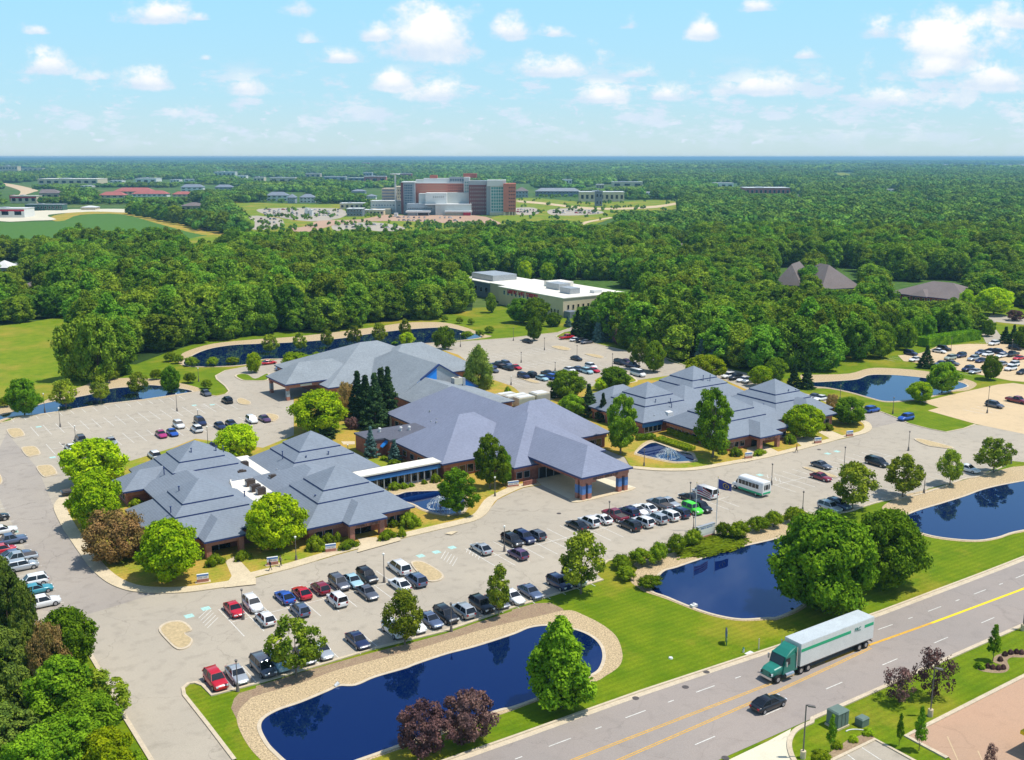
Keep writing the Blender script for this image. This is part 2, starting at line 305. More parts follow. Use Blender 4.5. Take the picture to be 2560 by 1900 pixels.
# car park
lot = (K('b0', (-2600, 1500), (-600, 1150), (0, 1072), (92, 1052), (130, 1030), (320, 1005), (690, 945), (900, 912), (1130, 885), (1330, 850), (1500, 830), (1700, 800), (1745, 792), (1800, 825), (1880, 838), (1960, 822), (1992, 795), (1960, 750), (1885, 690), (1875, 660), (1960, 615), (2140, 582))
       + K('b1', (130, 527), (270, 515), (520, 490), (800, 450), (1480, 387), (1800, 362), (2226, 330)) + K('b2', (200, 305), (400, 283), (490, 250), (600, 180), (700, 200), (560, 262), (450, 280), (380, 318), (430, 345), (520, 352), (690, 372), (1000, 445), (1330, 500), (1360, 530), (1500, 570), (1850, 590), (2060, 640), (2226, 700))
       + K('b3', (180, 770), (330, 815), (540, 850), (700, 890), (960, 965), (1130, 1030), (1220, 1075), (1400, 1122), (1550, 1150), (1700, 1120), (1800, 1083), (1960, 1105), (2110, 1140), (2600, 1230), (2900, 1400), (2226, 1410), (2080, 1395), (2040, 1418))
       + K('c3', (1830, 320), (1690, 345), (1390, 425), (1340, 470), (1000, 532), (830, 582), (690, 625), (430, 655), (420, 640), (240, 600), (140, 650), (0, 690)) + K('c2', (2050, 765), (1880, 800), (1620, 895), (1480, 940), (1100, 1000), (880, 1040), (812, 1068), (735, 1165), (790, 1215), (650, 1262), (450, 1325), (250, 1382), (0, 1452))
       + K('d1', (2226, 330), (1900, 440), (1650, 530), (1370, 600), (1000, 692), (620, 800), (480, 850), (0, 977)) + K('d0', (2226, 990), (1840, 1092), (1765, 1005), (1700, 982), (1640, 990), (1592, 1030), (1602, 1090), (1800, 1340), (2040, 1655), (2300, 2020), (1560, 2050), (1310, 1645), (1090, 1290), (880, 900), (780, 730), (600, 560), (300, 480), (-400, 700), (-2600, 900)))
LOT = W(lot)
structure('parking_lot', LOT, 'asphalt', .02)
mb = MB(); kl = W(K('d0', (2040, 1655), (1800, 1340), (1602, 1090), (1592, 1030), (1640, 990), (1700, 982), (1765, 1005), (1840, 1092), (2226, 990)) + K('d1', (480, 850), (1000, 692), (1650, 530), (2226, 330)) + K('c2', (250, 1382), (790, 1215)))
ribbon(mb, kl, -.22, .22, 0, .15, 'kerb')
ribbon(mb, W(K('d0', (1330, 1680), (1090, 1290), (880, 900), (780, 730))), -.25, .25, 0, .15, 'kerb')
ribbon(mb, smooth_poly(W(K('c2', (735, 1165), (812, 1068), (880, 1040), (1100, 1000), (1480, 940), (1620, 895), (1880, 800), (2050, 765)) + K('c3', (0, 690), (140, 650), (240, 600), (430, 655), (690, 625), (830, 582), (1000, 532), (1340, 470), (1690, 345), (1830, 320), (2040, 235))), 3, False), -.18, .18, 0, .14, 'kerb')
ribbon(mb, W(K('b3', (960, 965), (1130, 1030), (1220, 1075), (1400, 1122), (1550, 1150), (1700, 1120), (1800, 1083))), -.15, .15, 0, .14, 'kerb')
ribbon(mb, W(K('b0', (0, 1072), (92, 1052), (130, 1030), (320, 1005), (690, 945), (900, 912), (1130, 885), (1500, 830), (1745, 792), (1800, 825), (1880, 838), (1960, 822), (1992, 795), (1960, 750), (1885, 690), (1875, 660), (1960, 615), (2140, 582)) + K('b1', (130, 527), (520, 490), (800, 450), (1480, 387), (1800, 362), (2226, 330)) + K('b2', (200, 305), (400, 283), (490, 250))), -.2, .2, 0, .14, 'kerb')
ribbon(mb, W(K('b2', (450, 280), (380, 318), (430, 345), (520, 352), (690, 372), (1000, 445), (1330, 500), (1500, 570), (1850, 590))), -.2, .2, 0, .14, 'kerb')
structure('kerb', mb)
# darker, newer asphalt of the drives
structure('side_drive', W(K('c0', (-400, 90), (0, 60), (60, -60), (330, 250), (470, 590), (560, 790), (800, 1130), (900, 1220), (1010, 1280), (1350, 1338), (820, 1500), (740, 1520), (330, 1480), (480, 1450), (60, 640), (0, 520), (-400, 500))), 'asphalt_dark', .026)
structure('rear_drive', W(K('b3', (850, 990), (960, 975), (1130, 1032), (1135, 1062), (890, 1118), (810, 1040))), 'asphalt_dark', .026)
# tan parking lots to the right
structure('tan_parking_lot', W(K('b3', (1340, 885), (1700, 800), (2000, 735), (2130, 722), (2700, 800), (3200, 1300), (2600, 1240), (2110, 1142), (1810, 1080), (1390, 962), (1485, 936))), 'tan_lot', .03)
structure('upper_tan_lot', W(K('b3', (1130, 482), (1330, 462), (1480, 400), (1740, 382), (1930, 385), (2100, 340), (2226, 330), (3000, 360), (3200, 720), (2226, 712), (2110, 702), (1700, 622), (1450, 565), (1180, 532))), 'tan_lot', .03)
structure('lane', W(K('b3', (1940, 120), (2226, 150), (2800, 200), (2800, 260), (2226, 215), (2120, 205), (1980, 190), (1960, 230), (2040, 330), (1900, 380), (1860, 300), (1900, 180))), 'asphalt', .022)
# building island : raised lawn slab with a walk round it
isl = (K('c0', (470, 570), (520, 505), (600, 465), (690, 420)) + K('b0', (1000, 1420), (1150, 1400), (1500, 1290), (1700, 1210), (2050, 1260)) + K('b1', (60, 1290), (330, 1180), (330, 850), (640, 800), (600, 690), (500, 540), (700, 480), (1000, 440), (1500, 400), (1760, 480), (2040, 690), (2226, 752))
       + K('b2', (30, 775), (90, 830), (165, 858), (320, 880), (740, 740), (720, 700), (770, 670), (1000, 640), (1100, 700), (1500, 640), (1850, 700), (2060, 790)) + K('b3', (150, 780), (350, 830), (520, 900), (780, 1000), (830, 1050), (885, 1075), (903, 1120), (850, 1160), (720, 1192), (620, 1215), (300, 1300), (0, 1372))
       + K('c2', (1900, 215), (1600, 265), (1300, 272), (1040, 252), (980, 150), (700, 40), (300, 100), (180, 330), (255, 392), (100, 417), (0, 458)) + K('c1', (2100, 520), (2050, 580), (2000, 650), (1900, 707), (1700, 757), (1300, 852), (1000, 922), (700, 1002), (300, 1122), (0, 1197)) + K('c0', (2050, 1265), (1900, 1293), (1600, 1332), (1350, 1337), (1150, 1322), (1010, 1282), (900, 1222), (800, 1132), (700, 1002), (560, 792), (480, 640)))
ISL = W(isl)
structure('building_lawn', ISL, 'lawn_dry', .14, 0.0)
mb = MB()
walk = W(K('c0', (690, 440), (600, 465), (520, 505), (470, 570), (480, 640), (560, 792), (700, 1002), (800, 1132), (900, 1222), (1010, 1282), (1150, 1322), (1350, 1337), (1600, 1332), (1900, 1293), (2050, 1265)) + K('c1', (0, 1197), (300, 1122), (700, 1002), (1000, 922), (1300, 852), (1700, 757), (1900, 707), (2000, 650), (2050, 580), (2100, 520)) + K('c2', (0, 458), (100, 417), (255, 392)))
walk = smooth_poly(walk, 3, False)
ribbon(mb, walk, 0, 2.1, .05, .16, 'concrete')
walk2 = smooth_poly(W(K('c2', (1040, 252), (1300, 272), (1600, 265), (1900, 215)) + K('b3', (0, 1372), (300, 1300), (620, 1215), (720, 1192), (850, 1160), (903, 1120), (885, 1075), (830, 1050), (780, 1040))), 3, False)
ribbon(mb, walk2, 0, 1.7, .05, .16, 'concrete')
for P_ in (K('c0', (1960, 1060), (2040, 1020), (2110, 1080), (2226, 1210), (2226, 1262), (1950, 1292), (2015, 1190)), K('c1', (880, 860), (1050, 850), (1060, 880), (1250, 840), (1260, 880), (880, 985), (910, 900)), K('c0', (640, 650), (700, 640), (700, 660), (600, 680)), K('c0', (720, 820), (820, 815), (830, 835), (770, 870)),
           K('c0', (560, 480), (700, 420), (720, 445), (560, 520)), K('b3', (210, 1215), (320, 1180), (450, 1235), (400, 1270), (310, 1285)), K('b3', (440, 1155), (510, 1125), (640, 1180), (720, 1192), (560, 1222)), K('b3', (-180, 1290), (-60, 1270), (0, 1280), (100, 1330), (0, 1365), (-200, 1415)),
           K('b1', (740, 1235), (860, 1235), (860, 1260), (760, 1262)), K('c1', (1640, 820), (1700, 800), (1760, 800), (1700, 830))):
    mb.prism(W(P_), None, .158, 'concrete')
structure('sidewalk', mb)
structure('canopy_pavement', W(K('c2', (170, 345), (260, 395), (480, 505), (560, 545), (640, 535), (720, 500), (960, 440), (1045, 425), (1080, 415), (1040, 400), (700, 300), (400, 250))), 'pale_concrete', .03)
structure('canopy_kerb', W(K('c2', (495, 515), (520, 505), (560, 515), (690, 495), (900, 440), (1050, 415), (1075, 422), (1040, 440), (700, 520), (570, 548), (520, 545))), 'concrete', .14, 0)
# islets of gravel with a kerb
def islet(pts, top='gravel_bed', n=4):
    p = smooth_poly(pts, n); m = MB(); m.prism(p, 0, .16, 'kerb'); c = (sum(q[0] for q in p) / len(p), sum(q[1] for q in p) / len(p))
    m.prism([(c[0] + (q[0] - c[0]) * .86, c[1] + (q[1] - c[1]) * .9) for q in p], None, .175, top); return structure('traffic_island', m)
islet([(33.4, 130), (33.5, 133.6), (35.1, 135.1), (36.9, 134.2), (37.2, 130.9), (36.0, 130.3), (36.3, 127.9), (35.2, 126.1), (33.8, 126.3)])
islet([(71.7, 131), (72.8, 135.2), (74.4, 134.7), (74.8, 131.5), (74.5, 128.1), (73.1, 126.6), (71.4, 127.2)])
for bb in ((250.4, 259.6), (232.1, 241), (215, 223.9)): islet([(34.1, bb[0] + .5), (35.3, bb[0]), (36.9, bb[0] + 1), (37.1, bb[1] - 1.4), (35.5, bb[1]), (34.2, bb[1] - 1)])
islet(W(K('b0', (2060, 870), (2100, 855), (2180, 890), (2160, 915), (2080, 905)))); islet(W(K('b1', (90, 990), (180, 1000), (200, 1030), (150, 1060), (90, 1040)))); islet(W(K('b2', (340, 405), (420, 402), (510, 425), (480, 440), (400, 430)))); islet(W(K('b2', (630, 470), (720, 475), (800, 498), (760, 508), (680, 490))))
islet(W(K('b2', (60, 680), (100, 675), (245, 718), (180, 722)))); islet(W(K('b3', (310, 1465), (350, 1460), (580, 1530), (600, 1550), (520, 1540)))); islet(W(K('b3', (1270, 1215), (1340, 1212), (1600, 1280), (1590, 1298), (1480, 1285), (1380, 1268)))); islet(W(K('c0', (-120, 260), (-40, 250), (20, 340), (0, 390), (-100, 380))))
islet(W(K('b0', (2040, 665), (2080, 645), (2150, 650), (2226, 690)) + K('b1', (120, 640), (110, 700), (-60, 705)) + K('b0', (2100, 700))), 'lawn'); islet(W(K('b2', (-60, 0), (-30, -6), (30, 10), (20, 20))), 'lawn')
islet(W(K('b2', (800, 690), (930, 610), (1095, 700), (1000, 730), (900, 760))), 'lawn')
# ponds
def pond(name, water, bank, bankmat='riprap', z=.035, extra=None):
    wp = smooth_poly(W(water), 5); bp = smooth_poly(W(bank), 4)
    structure('pond_bank', bp, bankmat, z - .012)
    mb = MB(); mb.prism(wp, None, z, 'water'); structure(name, mb)
    mb = MB(); ribbon(mb, wp, -.25, .2, 0, z + .05, 'kerb' if bankmat == 'riprap' else 'kerb', True); structure('pond_edging', mb)
    return wp
mulch = K('d0', (2010, 1200), (2035, 1120), (2080, 1070), (2226, 1028)) + K('d1', (0, 1008), (160, 962), (480, 865), (1000, 722), (1370, 628), (1650, 552), (1900, 465), (2226, 358)) + K('d2', (0, 345), (200, 290), (330, 285), (440, 335), (470, 380)) + K('d1', (2226, 700), (1000, 900), (300, 1200)) + K('d0', (2150, 1350), (2060, 1300))
structure('mulch_bed', W(mulch), 'mulch', .012)
WATER = {}
WATER[1] = pond('pond', K('d1', (25, 1370), (60, 1290), (190, 1215), (380, 1150), (620, 1050), (720, 1005), (860, 1000), (1030, 930), (1290, 855), (1380, 820), (1650, 730), (1900, 665), (2226, 560)) + K('d2', (150, 500), (330, 482), (560, 520), (700, 580), (780, 660), (803, 760), (770, 860), (700, 915), (540, 980), (210, 1125)) + K('d1', (2226, 1200), (2090, 1232), (1600, 1400), (1250, 1530), (900, 1655), (600, 1750), (330, 1720), (150, 1580), (70, 1480)),
      K('d0', (2060, 1320), (2085, 1215), (2150, 1145)) + K('d1', (0, 1095), (300, 1010), (500, 945), (700, 872), (1000, 790), (1400, 688), (1700, 598), (2000, 510), (2226, 455)) + K('d2', (250, 398), (400, 362), (520, 352), (640, 400), (760, 460), (860, 530), (920, 600), (955, 700), (958, 780), (920, 850), (810, 925), (690, 985), (200, 1150)) + K('d1', (2226, 1225), (1600, 1440), (1250, 1560), (850, 1700), (500, 1800), (200, 1760), (40, 1650)) + K('d0', (2140, 1500)))
WATER[2] = pond('pond', K('c2', (1200, 1300), (1300, 1150), (1420, 1108), (1620, 1040), (1900, 950), (2226, 875)) + K('c3', (150, 838), (330, 812), (470, 860), (520, 1000), (450, 1250), (300, 1440), (100, 1540)) + K('d2', (2226, 420), (2000, 432), (1800, 402), (1600, 342), (1350, 240)),
      K('c2', (1035, 1235), (1040, 1190), (1090, 1120), (1060, 1075), (1250, 1010), (1560, 958), (1620, 1010), (1900, 900), (1900, 820), (2226, 745)) + K('c3', (0, 735), (200, 690), (330, 700), (400, 760), (560, 900), (560, 1040), (480, 1270), (320, 1460), (100, 1560)) + K('d2', (2226, 436), (2000, 445), (1800, 416), (1600, 356), (1330, 250), (1150, 190)) + K('c2', (1090, 1280)))
WATER[3] = pond('pond', K('c3', (1185, 662), (1300, 612), (1500, 552), (1700, 490), (1900, 420), (2226, 355), (2900, 250), (2900, 700), (2226, 787), (2000, 850), (1800, 876), (1500, 850), (1300, 802), (1200, 762), (1170, 705)),
      K('c3', (1010, 565), (1180, 480), (1400, 430), (1700, 350), (2100, 240), (2226, 225), (2950, 130), (2950, 720), (2226, 800), (2000, 862), (1800, 888), (1500, 864), (1290, 815), (1180, 775), (1150, 700), (1140, 640), (1010, 610)))
WATER[4] = pond('pond', K('b0', (-300, 1090), (20, 1000), (350, 908), (480, 880), (800, 818), (960, 772), (1140, 755), (1300, 740), (1500, 760), (1680, 798), (1430, 842), (1130, 880), (900, 906), (690, 940), (320, 998), (100, 1018), (-200, 1110)),
      K('b0', (-350, 1080), (0, 930), (340, 890), (480, 830), (700, 755), (850, 700), (1100, 678), (1400, 690), (1600, 730), (1740, 770), (1690, 800), (1430, 850), (900, 913), (320, 1005), (100, 1026), (-150, 1130)))
WATER[5] = pond('pond', K('b0', (1590, 555), (1650, 495), (1800, 430), (2000, 395), (2226, 382)) + K('b1', (330, 368), (700, 338), (1000, 293), (1200, 268), (1400, 250), (1650, 240), (1800, 268), (1965, 322), (1700, 360), (1400, 385), (1000, 430), (600, 480), (270, 510), (60, 518)) + K('b0', (2150, 560), (1950, 578), (1700, 580)),
      K('b0', (1555, 550), (1570, 500), (1610, 452), (1850, 380), (2226, 342)) + K('b1', (300, 322), (600, 290), (1000, 240), (1250, 203), (1450, 192), (1650, 198), (1820, 238), (1990, 300), (2050, 315), (1950, 335), (1700, 364), (1400, 389), (1000, 434), (600, 483), (270, 512), (60, 520)) + K('b0', (2150, 564), (1950, 582), (1680, 584), (1600, 572)))
WATER[6] = pond('pond', K('b3', (300, 715), (405, 716), (600, 705), (770, 690), (870, 655), (1000, 650), (1200, 660), (1450, 688), (1650, 710), (1740, 752), (1600, 792), (1450, 832), (1250, 870), (1030, 883), (880, 850), (700, 800), (520, 765), (380, 750)),
      K('b3', (280, 655), (400, 650), (700, 640), (860, 598), (1000, 590), (1300, 610), (1500, 640), (1690, 680), (1790, 712), (1812, 742), (1740, 785), (1600, 800), (1450, 840), (1250, 877), (1030, 890), (880, 857), (700, 806), (520, 771), (360, 757)))
WATER[7] = pond('fountain_pond', K('c1', (1130, 500), (1230, 482), (1330, 457), (1600, 447), (1760, 450), (1820, 520), (1812, 615), (1750, 648), (1600, 655), (1450, 612), (1350, 562)), K('c1', (1140, 440), (1160, 400), (1500, 340), (1640, 400), (1760, 440), (1850, 520), (1830, 625), (1760, 660), (1600, 664), (1440, 620), (1300, 545)), 'gravel_bed', .185)
WATER[8] = pond('fountain_pond', K('b2', (1080, 1330), (1170, 1262), (1240, 1245), (1300, 1262), (1450, 1320), (1560, 1342), (1592, 1400), (1500, 1414), (1400, 1414), (1250, 1385), (1110, 1352)), K('b2', (1060, 1335), (1140, 1250), (1220, 1222), (1320, 1235), (1460, 1300), (1575, 1330), (1600, 1370), (1612, 1410), (1500, 1424), (1390, 1424), (1240, 1395), (1100, 1362)), 'gravel_bed', .185)
# ------------------------------------------------------------------ the avenue along the bottom
def bn(a): return float(np.interp(a, [-80, 20, 57, 75, 97, 116, 145, 260, 420], [87.5, 86.0, 84.9, 84.6, 83.5, 82.6, 82.5, 84, 90]))
A_ = [-80 + 6 * i for i in range(84)]
mb = MB(); mb.prism([(a, bn(a)) for a in A_] + [(a, 69.25 + max(0, (a - 145) * .013)) for a in reversed(A_)], None, .03, 'road'); structure('road', mb)
mb = MB(); north = [(a, bn(a)) for a in A_]; ribbon(mb, north, -.75, .15, 0, .05, 'kerb'); ribbon(mb, north, .0, .32, 0, .17, 'kerb')
south = smooth_poly(W(K('d3', (260, 1720), (205, 1620), (183, 1530), (200, 1450), (255, 1385), (380, 1325))), 3, False) + [(a, 69.2 + max(0, (a - 145) * .013)) for a in range(88, 420, 8)]
ribbon(mb, south, -.3, .25, 0, .15, 'kerb'); structure('road_kerb', mb)
mb = MB()
def strip(line, w, m, z=.036): ribbon(mb, line, -w / 2, w / 2, None, z, m)
def yl(a): return float(np.interp(a, [-80, 64, 90, 107, 122, 142, 200, 420], [78.6, 77.8, 77.35, 77.2, 76.5, 75.9, 76.6, 82]))
def ys(a): return float(np.interp(a, [-80, 64, 88, 100, 112], [74.6, 75.1, 75.6, 76.1, 76.75]))
strip([(a, yl(a) + .14) for a in range(-80, 112, 4)], .13, 'yellow_paint'); strip([(a, yl(a) - .14) for a in range(-80, 112, 4)], .13, 'yellow_paint')
strip([(a, ys(a) + .14) for a in range(-80, 112, 4)], .13, 'yellow_paint'); strip([(a, ys(a) - .14) for a in range(-80, 112, 4)], .13, 'yellow_paint')
strip([(a, yl(a)) for a in range(100, 122, 3)], .40, 'yellow_paint', .0365); strip([(a, yl(a)) for a in range(121, 420, 4)], .42, 'bright_yellow', .038)
for k in range(-12, 28):
    a0 = 113.25 + k * 10.64; c = lambda a: (bn(a) + yl(a)) / 2 - (.45 if a > 100 else 1.2 * 0)
    strip([(a0, c(a0)), (a0 + 2.95, c(a0 + 2.95))], .13, 'white_paint'); strip([(a0 + 6.3, c(a0 + 6.3)), (a0 + 7.2, c(a0 + 7.2))], .13, 'white_paint')
    a0 = 105.3 + k * 10.67; strip([(a0, 72.75), (a0 + 3, 72.75)], .13, 'white_paint')
structure('road_markings', mb)
structure('driveway_apron', W(K('d2', (1890, 1650), (2226, 1490)) + K('d3', (200, 1382), (185, 1450), (183, 1530), (205, 1620), (260, 1720), (-700, 2000))), 'pale_concrete', .034)
structure('brick_red_lot', W(K('d3', (1200, 1448), (1400, 1345), (2226, 925), (3200, 440), (3600, 2200), (2200, 2300), (1560, 1620))), 'red_lot', .03)
structure('corner_parking_lot', W(K('d3', (560, 1660), (930, 1478), (1290, 1680), (900, 2100), (200, 1900))), 'asphalt', .03)
mb = MB(); ribbon(mb, W(K('d3', (1560, 1640), (1200, 1448), (1400, 1345), (2226, 925), (3000, 540))), -.25, .25, 0, .15, 'kerb'); ribbon(mb, W(K('d3', (540, 1668), (930, 1478), (1320, 1690))), -.2, .2, 0, .15, 'kerb'); structure('lot_kerb', mb)
mb = MB()
for p in ([(690, 1605), (760, 1660)], [(815, 1545), (990, 1660)]): strip(W(K('d3', *p)), .12, 'white_paint', .04)
for p in ([(1560, 1450), (1670, 1700)], [(1825, 1575), (1880, 1700)]): strip(W(K('d3', *p)), .12, 'tan_lot', .04)
structure('corner_lot_markings', mb)
structure('planting_bed', W(K('d3', (520, 1600), (690, 1480), (880, 1410), (940, 1470), (580, 1650))), 'mulch', .012)
structure('curved_planting_bed', smooth_poly(W(K('d3', (1800, 830), (1830, 870), (1950, 895), (2060, 890), (2100, 850), (2080, 790), (2120, 760), (2226, 760), (2226, 725), (2080, 720), (1980, 745), (1960, 800), (2040, 830), (1950, 860), (1880, 840))), 3), 'mulch', .012)
tag(MB().prism(W(K('d2', (2020, 730), (2070, 705), (2110, 722), (2060, 745))), 0, .06, 'metal_white').build('utility_slab'), 'pale concrete utility slab in the grass beside the avenue kerb', 'slab')
# ------------------------------------------------------------------ parking stripes
mb = MB()
def stalls(a0, a1, b0, b1, pitch=2.73, mid=None, z=.027, w=.11, skip=()):
    a = a0; k = 0
    while a <= a1 + .01:
        if k not in skip: mb.add([(a - w / 2, b0, z), (a + w / 2, b0, z), (a + w / 2, b1, z), (a - w / 2, b1, z)], [(0, 1, 2, 3)], 'white_paint')
        a += pitch; k += 1
    if mid is not None: mb.add([(a0, mid - w / 2, z + .002), (a1, mid - w / 2, z + .002), (a1, mid + w / 2, z + .002), (a0, mid + w / 2, z + .002)], [(0, 1, 2, 3)], 'white_paint')
def hatch(a0, a1, b0, b1, z=.029, m='white_paint'):
    n = int((b1 - b0) / .9)
    for i in range(n):
        b = b0 + (b1 - b0) * i / n; mb.add([(a0, b, z), (a0 + .12, b, z), (a1, b + (a1 - a0), z), (a1 - .12, b + (a1 - a0), z)], [(0, 1, 2, 3)], m)
def blue_mark(a, b, s=1.0, z=.03): mb.add([(a - .6 * s, b - .6 * s, z), (a + .6 * s, b - .6 * s, z), (a + .6 * s, b + .6 * s, z), (a - .6 * s, b + .6 * s, z)], [(0, 1, 2, 3)], 'teal_paint')
stalls(42.3, 70, 125.2, 135.4, 2.73, 130.3); stalls(83.0, 137.5, 125.2, 135.6, 2.73, 130.4); stalls(150, 186, 125.2, 135.6, 2.73, 130.4)
stalls(36.4, 92, 112.0, 117.4); stalls(144, 200, 112.3, 117.2)
stalls(39.4, 88, 249, 259, 2.73, 254); stalls(39.4, 88, 231, 241, 2.73, 236); stalls(37, 78, 266.5, 271.5); stalls(43, 66, 214, 219)
stalls(136, 214, 231, 241.6, 2.73, 236.3); stalls(140, 206, 249, 259, 2.73, 254); stalls(142, 200, 266, 276, 2.73, 271)
for b in [150 + 2.73 * i for i in range(25)]: mb.add([(19.4, b, .031), (24.9, b, .031), (24.9, b + .11, .031), (19.4, b + .11, .031)], [(0, 1, 2, 3)], 'white_paint')
for a, b in ((38.2, 135.5), (40.9, 136.6), (75.5, 136.9), (78.4, 136.9), (81.5, 137.2), (147, 136), (150, 136.3), (152.5, 136.5), (41, 258), (78, 259), (82, 257), (38.5, 229), (24, 185), (176, 139), (179, 139)): blue_mark(a, b)
hatch(39, 41.4, 130.4, 135); hatch(77.5, 80, 130.5, 135); hatch(82.2, 83.4, 130.5, 135); hatch(79, 81, 254.3, 258.5); hatch(152, 154, 130.8, 135)
for i in range(14): 
    a = 236 + i * 3.0; mb.add([(a, 140, .036), (a + .12, 140, .036), (a + .12, 146, .036), (a, 146, .036)], [(0, 1, 2, 3)], 'white_paint')
for i in range(10):
    a = 236 + i * 3.0; mb.add([(a, 124, .036), (a + .12, 124, .036), (a + .12, 130, .036), (a, 130, .036)], [(0, 1, 2, 3)], 'white_paint')
for bb in (183.5, 197.5, 171.5):
    for i in range(22):
        b = bb; a = 276 + i * 2.8; mb.add([(a, b - 2.6, .036), (a + .12, b - 2.6, .036), (a + .12, b + 2.6, .036), (a, b + 2.6, .036)], [(0, 1, 2, 3)], 'white_paint')
structure('parking_markings', mb)
mb = MB()
for t, x, y in (('d2', 1075, 1117), ('d2', 1508, 1020), ('d2', 1690, 890), ('c2', 408, 640), ('d2', 1855, 1637), ('c3', 445, 85), ('b0', 550, 1255)):
    a, b = at(t, x, y); mb.tube((a, b, 0), (a, b, .052), .42, .42, 'iron', 12)
structure('road_drain', mb)
# ================================================================== BUILDINGS
def hip(mb, a0, a1, b0, b1, z0, rise, m, trim='navy_trim', fh=.32, gable=None):
    """closed hip roof over an eave rectangle, with a fascia band below the eave"""
    w, d = a1 - a0, b1 - b0; h = min(w, d) / 2; z1 = z0 + rise
    if w <= d: r0, r1 = ((a0 + a1) / 2, b0 + (0 if gable == 'b0' else h)), ((a0 + a1) / 2, b1 - (0 if gable == 'b1' else h))
    else: r0, r1 = (a0 + (0 if gable == 'a0' else h), (b0 + b1) / 2), (a1 - (0 if gable == 'a1' else h), (b0 + b1) / 2)
    v = [(a0, b0, z0), (a1, b0, z0), (a1, b1, z0), (a0, b1, z0), (*r0, z1), (*r1, z1)]
    f = [(0, 1, 4), (1, 2, 5, 4), (2, 3, 5), (3, 0, 4, 5)] if w <= d else [(0, 1, 5, 4), (1, 2, 5), (2, 3, 4, 5), (3, 0, 4)]
    mb.add(v, f, m)
    mb.box(a0, a1, b0, b1, z0 - fh, z0 - .002, trim)
def tiers(mb, a0, a1, b0, b1, z0, rise, m):
    """pyramid of three tiers with small blue-edged steps"""
    h = min(a1 - a0, b1 - b0) / 2; sl = (rise - .5) / h; z = z0; q = 0.0
    mb.box(a0, a1, b0, b1, z0 - .32, z0 - .002, 'navy_trim')
    for i, (f0, f1) in enumerate(((0, .39), (.385, .58), (.575, 1))):
        A, B = f0 * h, f1 * h; za = z0 + A * sl + i * .25; zb = z0 + B * sl + i * .25
        o = [(a0 + A, b0 + A), (a1 - A, b0 + A), (a1 - A, b1 - A), (a0 + A, b1 - A)]
        if f1 < 1:
            n = [(a0 + B, b0 + B), (a1 - B, b0 + B), (a1 - B, b1 - B), (a0 + B, b1 - B)]
            mb.add([(*p, za) for p in o] + [(*p, zb) for p in n], [(k, (k + 1) % 4, 4 + (k + 1) % 4, 4 + k) for k in range(4)], m)
        else:
            c = ((a0 + a1) / 2, (b0 + b1) / 2); mb.add([(*p, za) for p in o] + [(*c, zb)], [(0, 1, 4), (1, 2, 4), (2, 3, 4), (3, 0, 4)], m)
        if i: mb.add([(*p, za - .27) for p in o] + [(*p, za) for p in o], [(k, (k + 1) % 4, 4 + (k + 1) % 4, 4 + k) for k in range(4)], 'navy_trim')
def window(parent, p, w, h, face, z0, glass='dark_glass', frame='frame_grey', name='window', nx=1, ny=1, fw=.07):
    """one framed window; face: '-b' looks towards -y, '-a' towards -x, '+a', '+b'"""
    mb = MB(); t = .09
    def bx(u0, u1, v0, v1, d0, d1, m):
        if face == '-b': mb.box(p[0] + u0, p[0] + u1, p[1] - d1, p[1] - d0, z0 + v0, z0 + v1, m)
        elif face == '+b': mb.box(p[0] + u0, p[0] + u1, p[1] + d0, p[1] + d1, z0 + v0, z0 + v1, m)
        elif face == '-a': mb.box(p[0] - d1, p[0] - d0, p[1] + u0, p[1] + u1, z0 + v0, z0 + v1, m)
        else: mb.box(p[0] + d0, p[0] + d1, p[1] + u0, p[1] + u1, z0 + v0, z0 + v1, m)
    bx(fw, w - fw, fw, h - fw, -.02, .04, glass)
    bx(0, fw, 0, h, -.03, t, frame); bx(w - fw, w, 0, h, -.03, t, frame); bx(fw, w - fw, 0, fw, -.03, t, frame); bx(fw, w - fw, h - fw, h, -.03, t, frame)
    for i in range(1, nx): u = w * i / nx; bx(u - fw / 2, u + fw / 2, fw, h - fw, -.025, t - .01, frame)
    for i in range(1, ny): u = h * i / ny; bx(fw, w - fw, u - fw / 2, u + fw / 2, -.025, t - .015, frame)
    return mb.build(name, parent)
def window_row(parent, a, b, length, face, z0, w, h, gap=.35, **k):
    n = int((length + gap) / (w + gap)); s = (length - n * w - (n - 1) * gap) / 2
    for i in range(n):
        u = s + i * (w + gap)
        window(parent, (a + u, b) if face[1] == 'b' else (a, b + u), w, h, face, z0, **k)
def porch(parent, roof_mb, a0, a1, b0, bin_, z, m, rise=None, pillar=.85):
    rise = rise if rise is not None else (a1 - a0) / 2 * .62
    hip(roof_mb, a0, a1, b0, bin_ + 9, z, rise, m)
    for n, (x0, x1) in enumerate(((a0 + .4, a0 + .4 + pillar), (a1 - .4 - pillar, a1 - .4))):
        MB().box(x0, x1, b0 + .45, b0 + .45 + pillar, .05, z - .33, 'brick_light').build('pillar', parent)
    MB().box(a0 + .4 + pillar, a1 - .4 - pillar, b0 + .55, b0 + 1.1, z - 1.05, z - .33, 'brick_light').build('lintel', parent)
    MB().box(a0 + .4, a0 + .7, b0 + .45 + pillar, bin_ + .8, z - 1.0, z - .33, 'brick').build('side_beam', parent)
    d = MB(); d.box(a0 + 1.6, a1 - 1.6, bin_ + .75, bin_ + .86, .1, 2.5, 'dark_glass'); d.box((a0 + a1) / 2 - .05, (a0 + a1) / 2 + .05, bin_ + .7, bin_ + .75, .1, 2.5, 'frame_grey'); d.build('glass_door', parent)
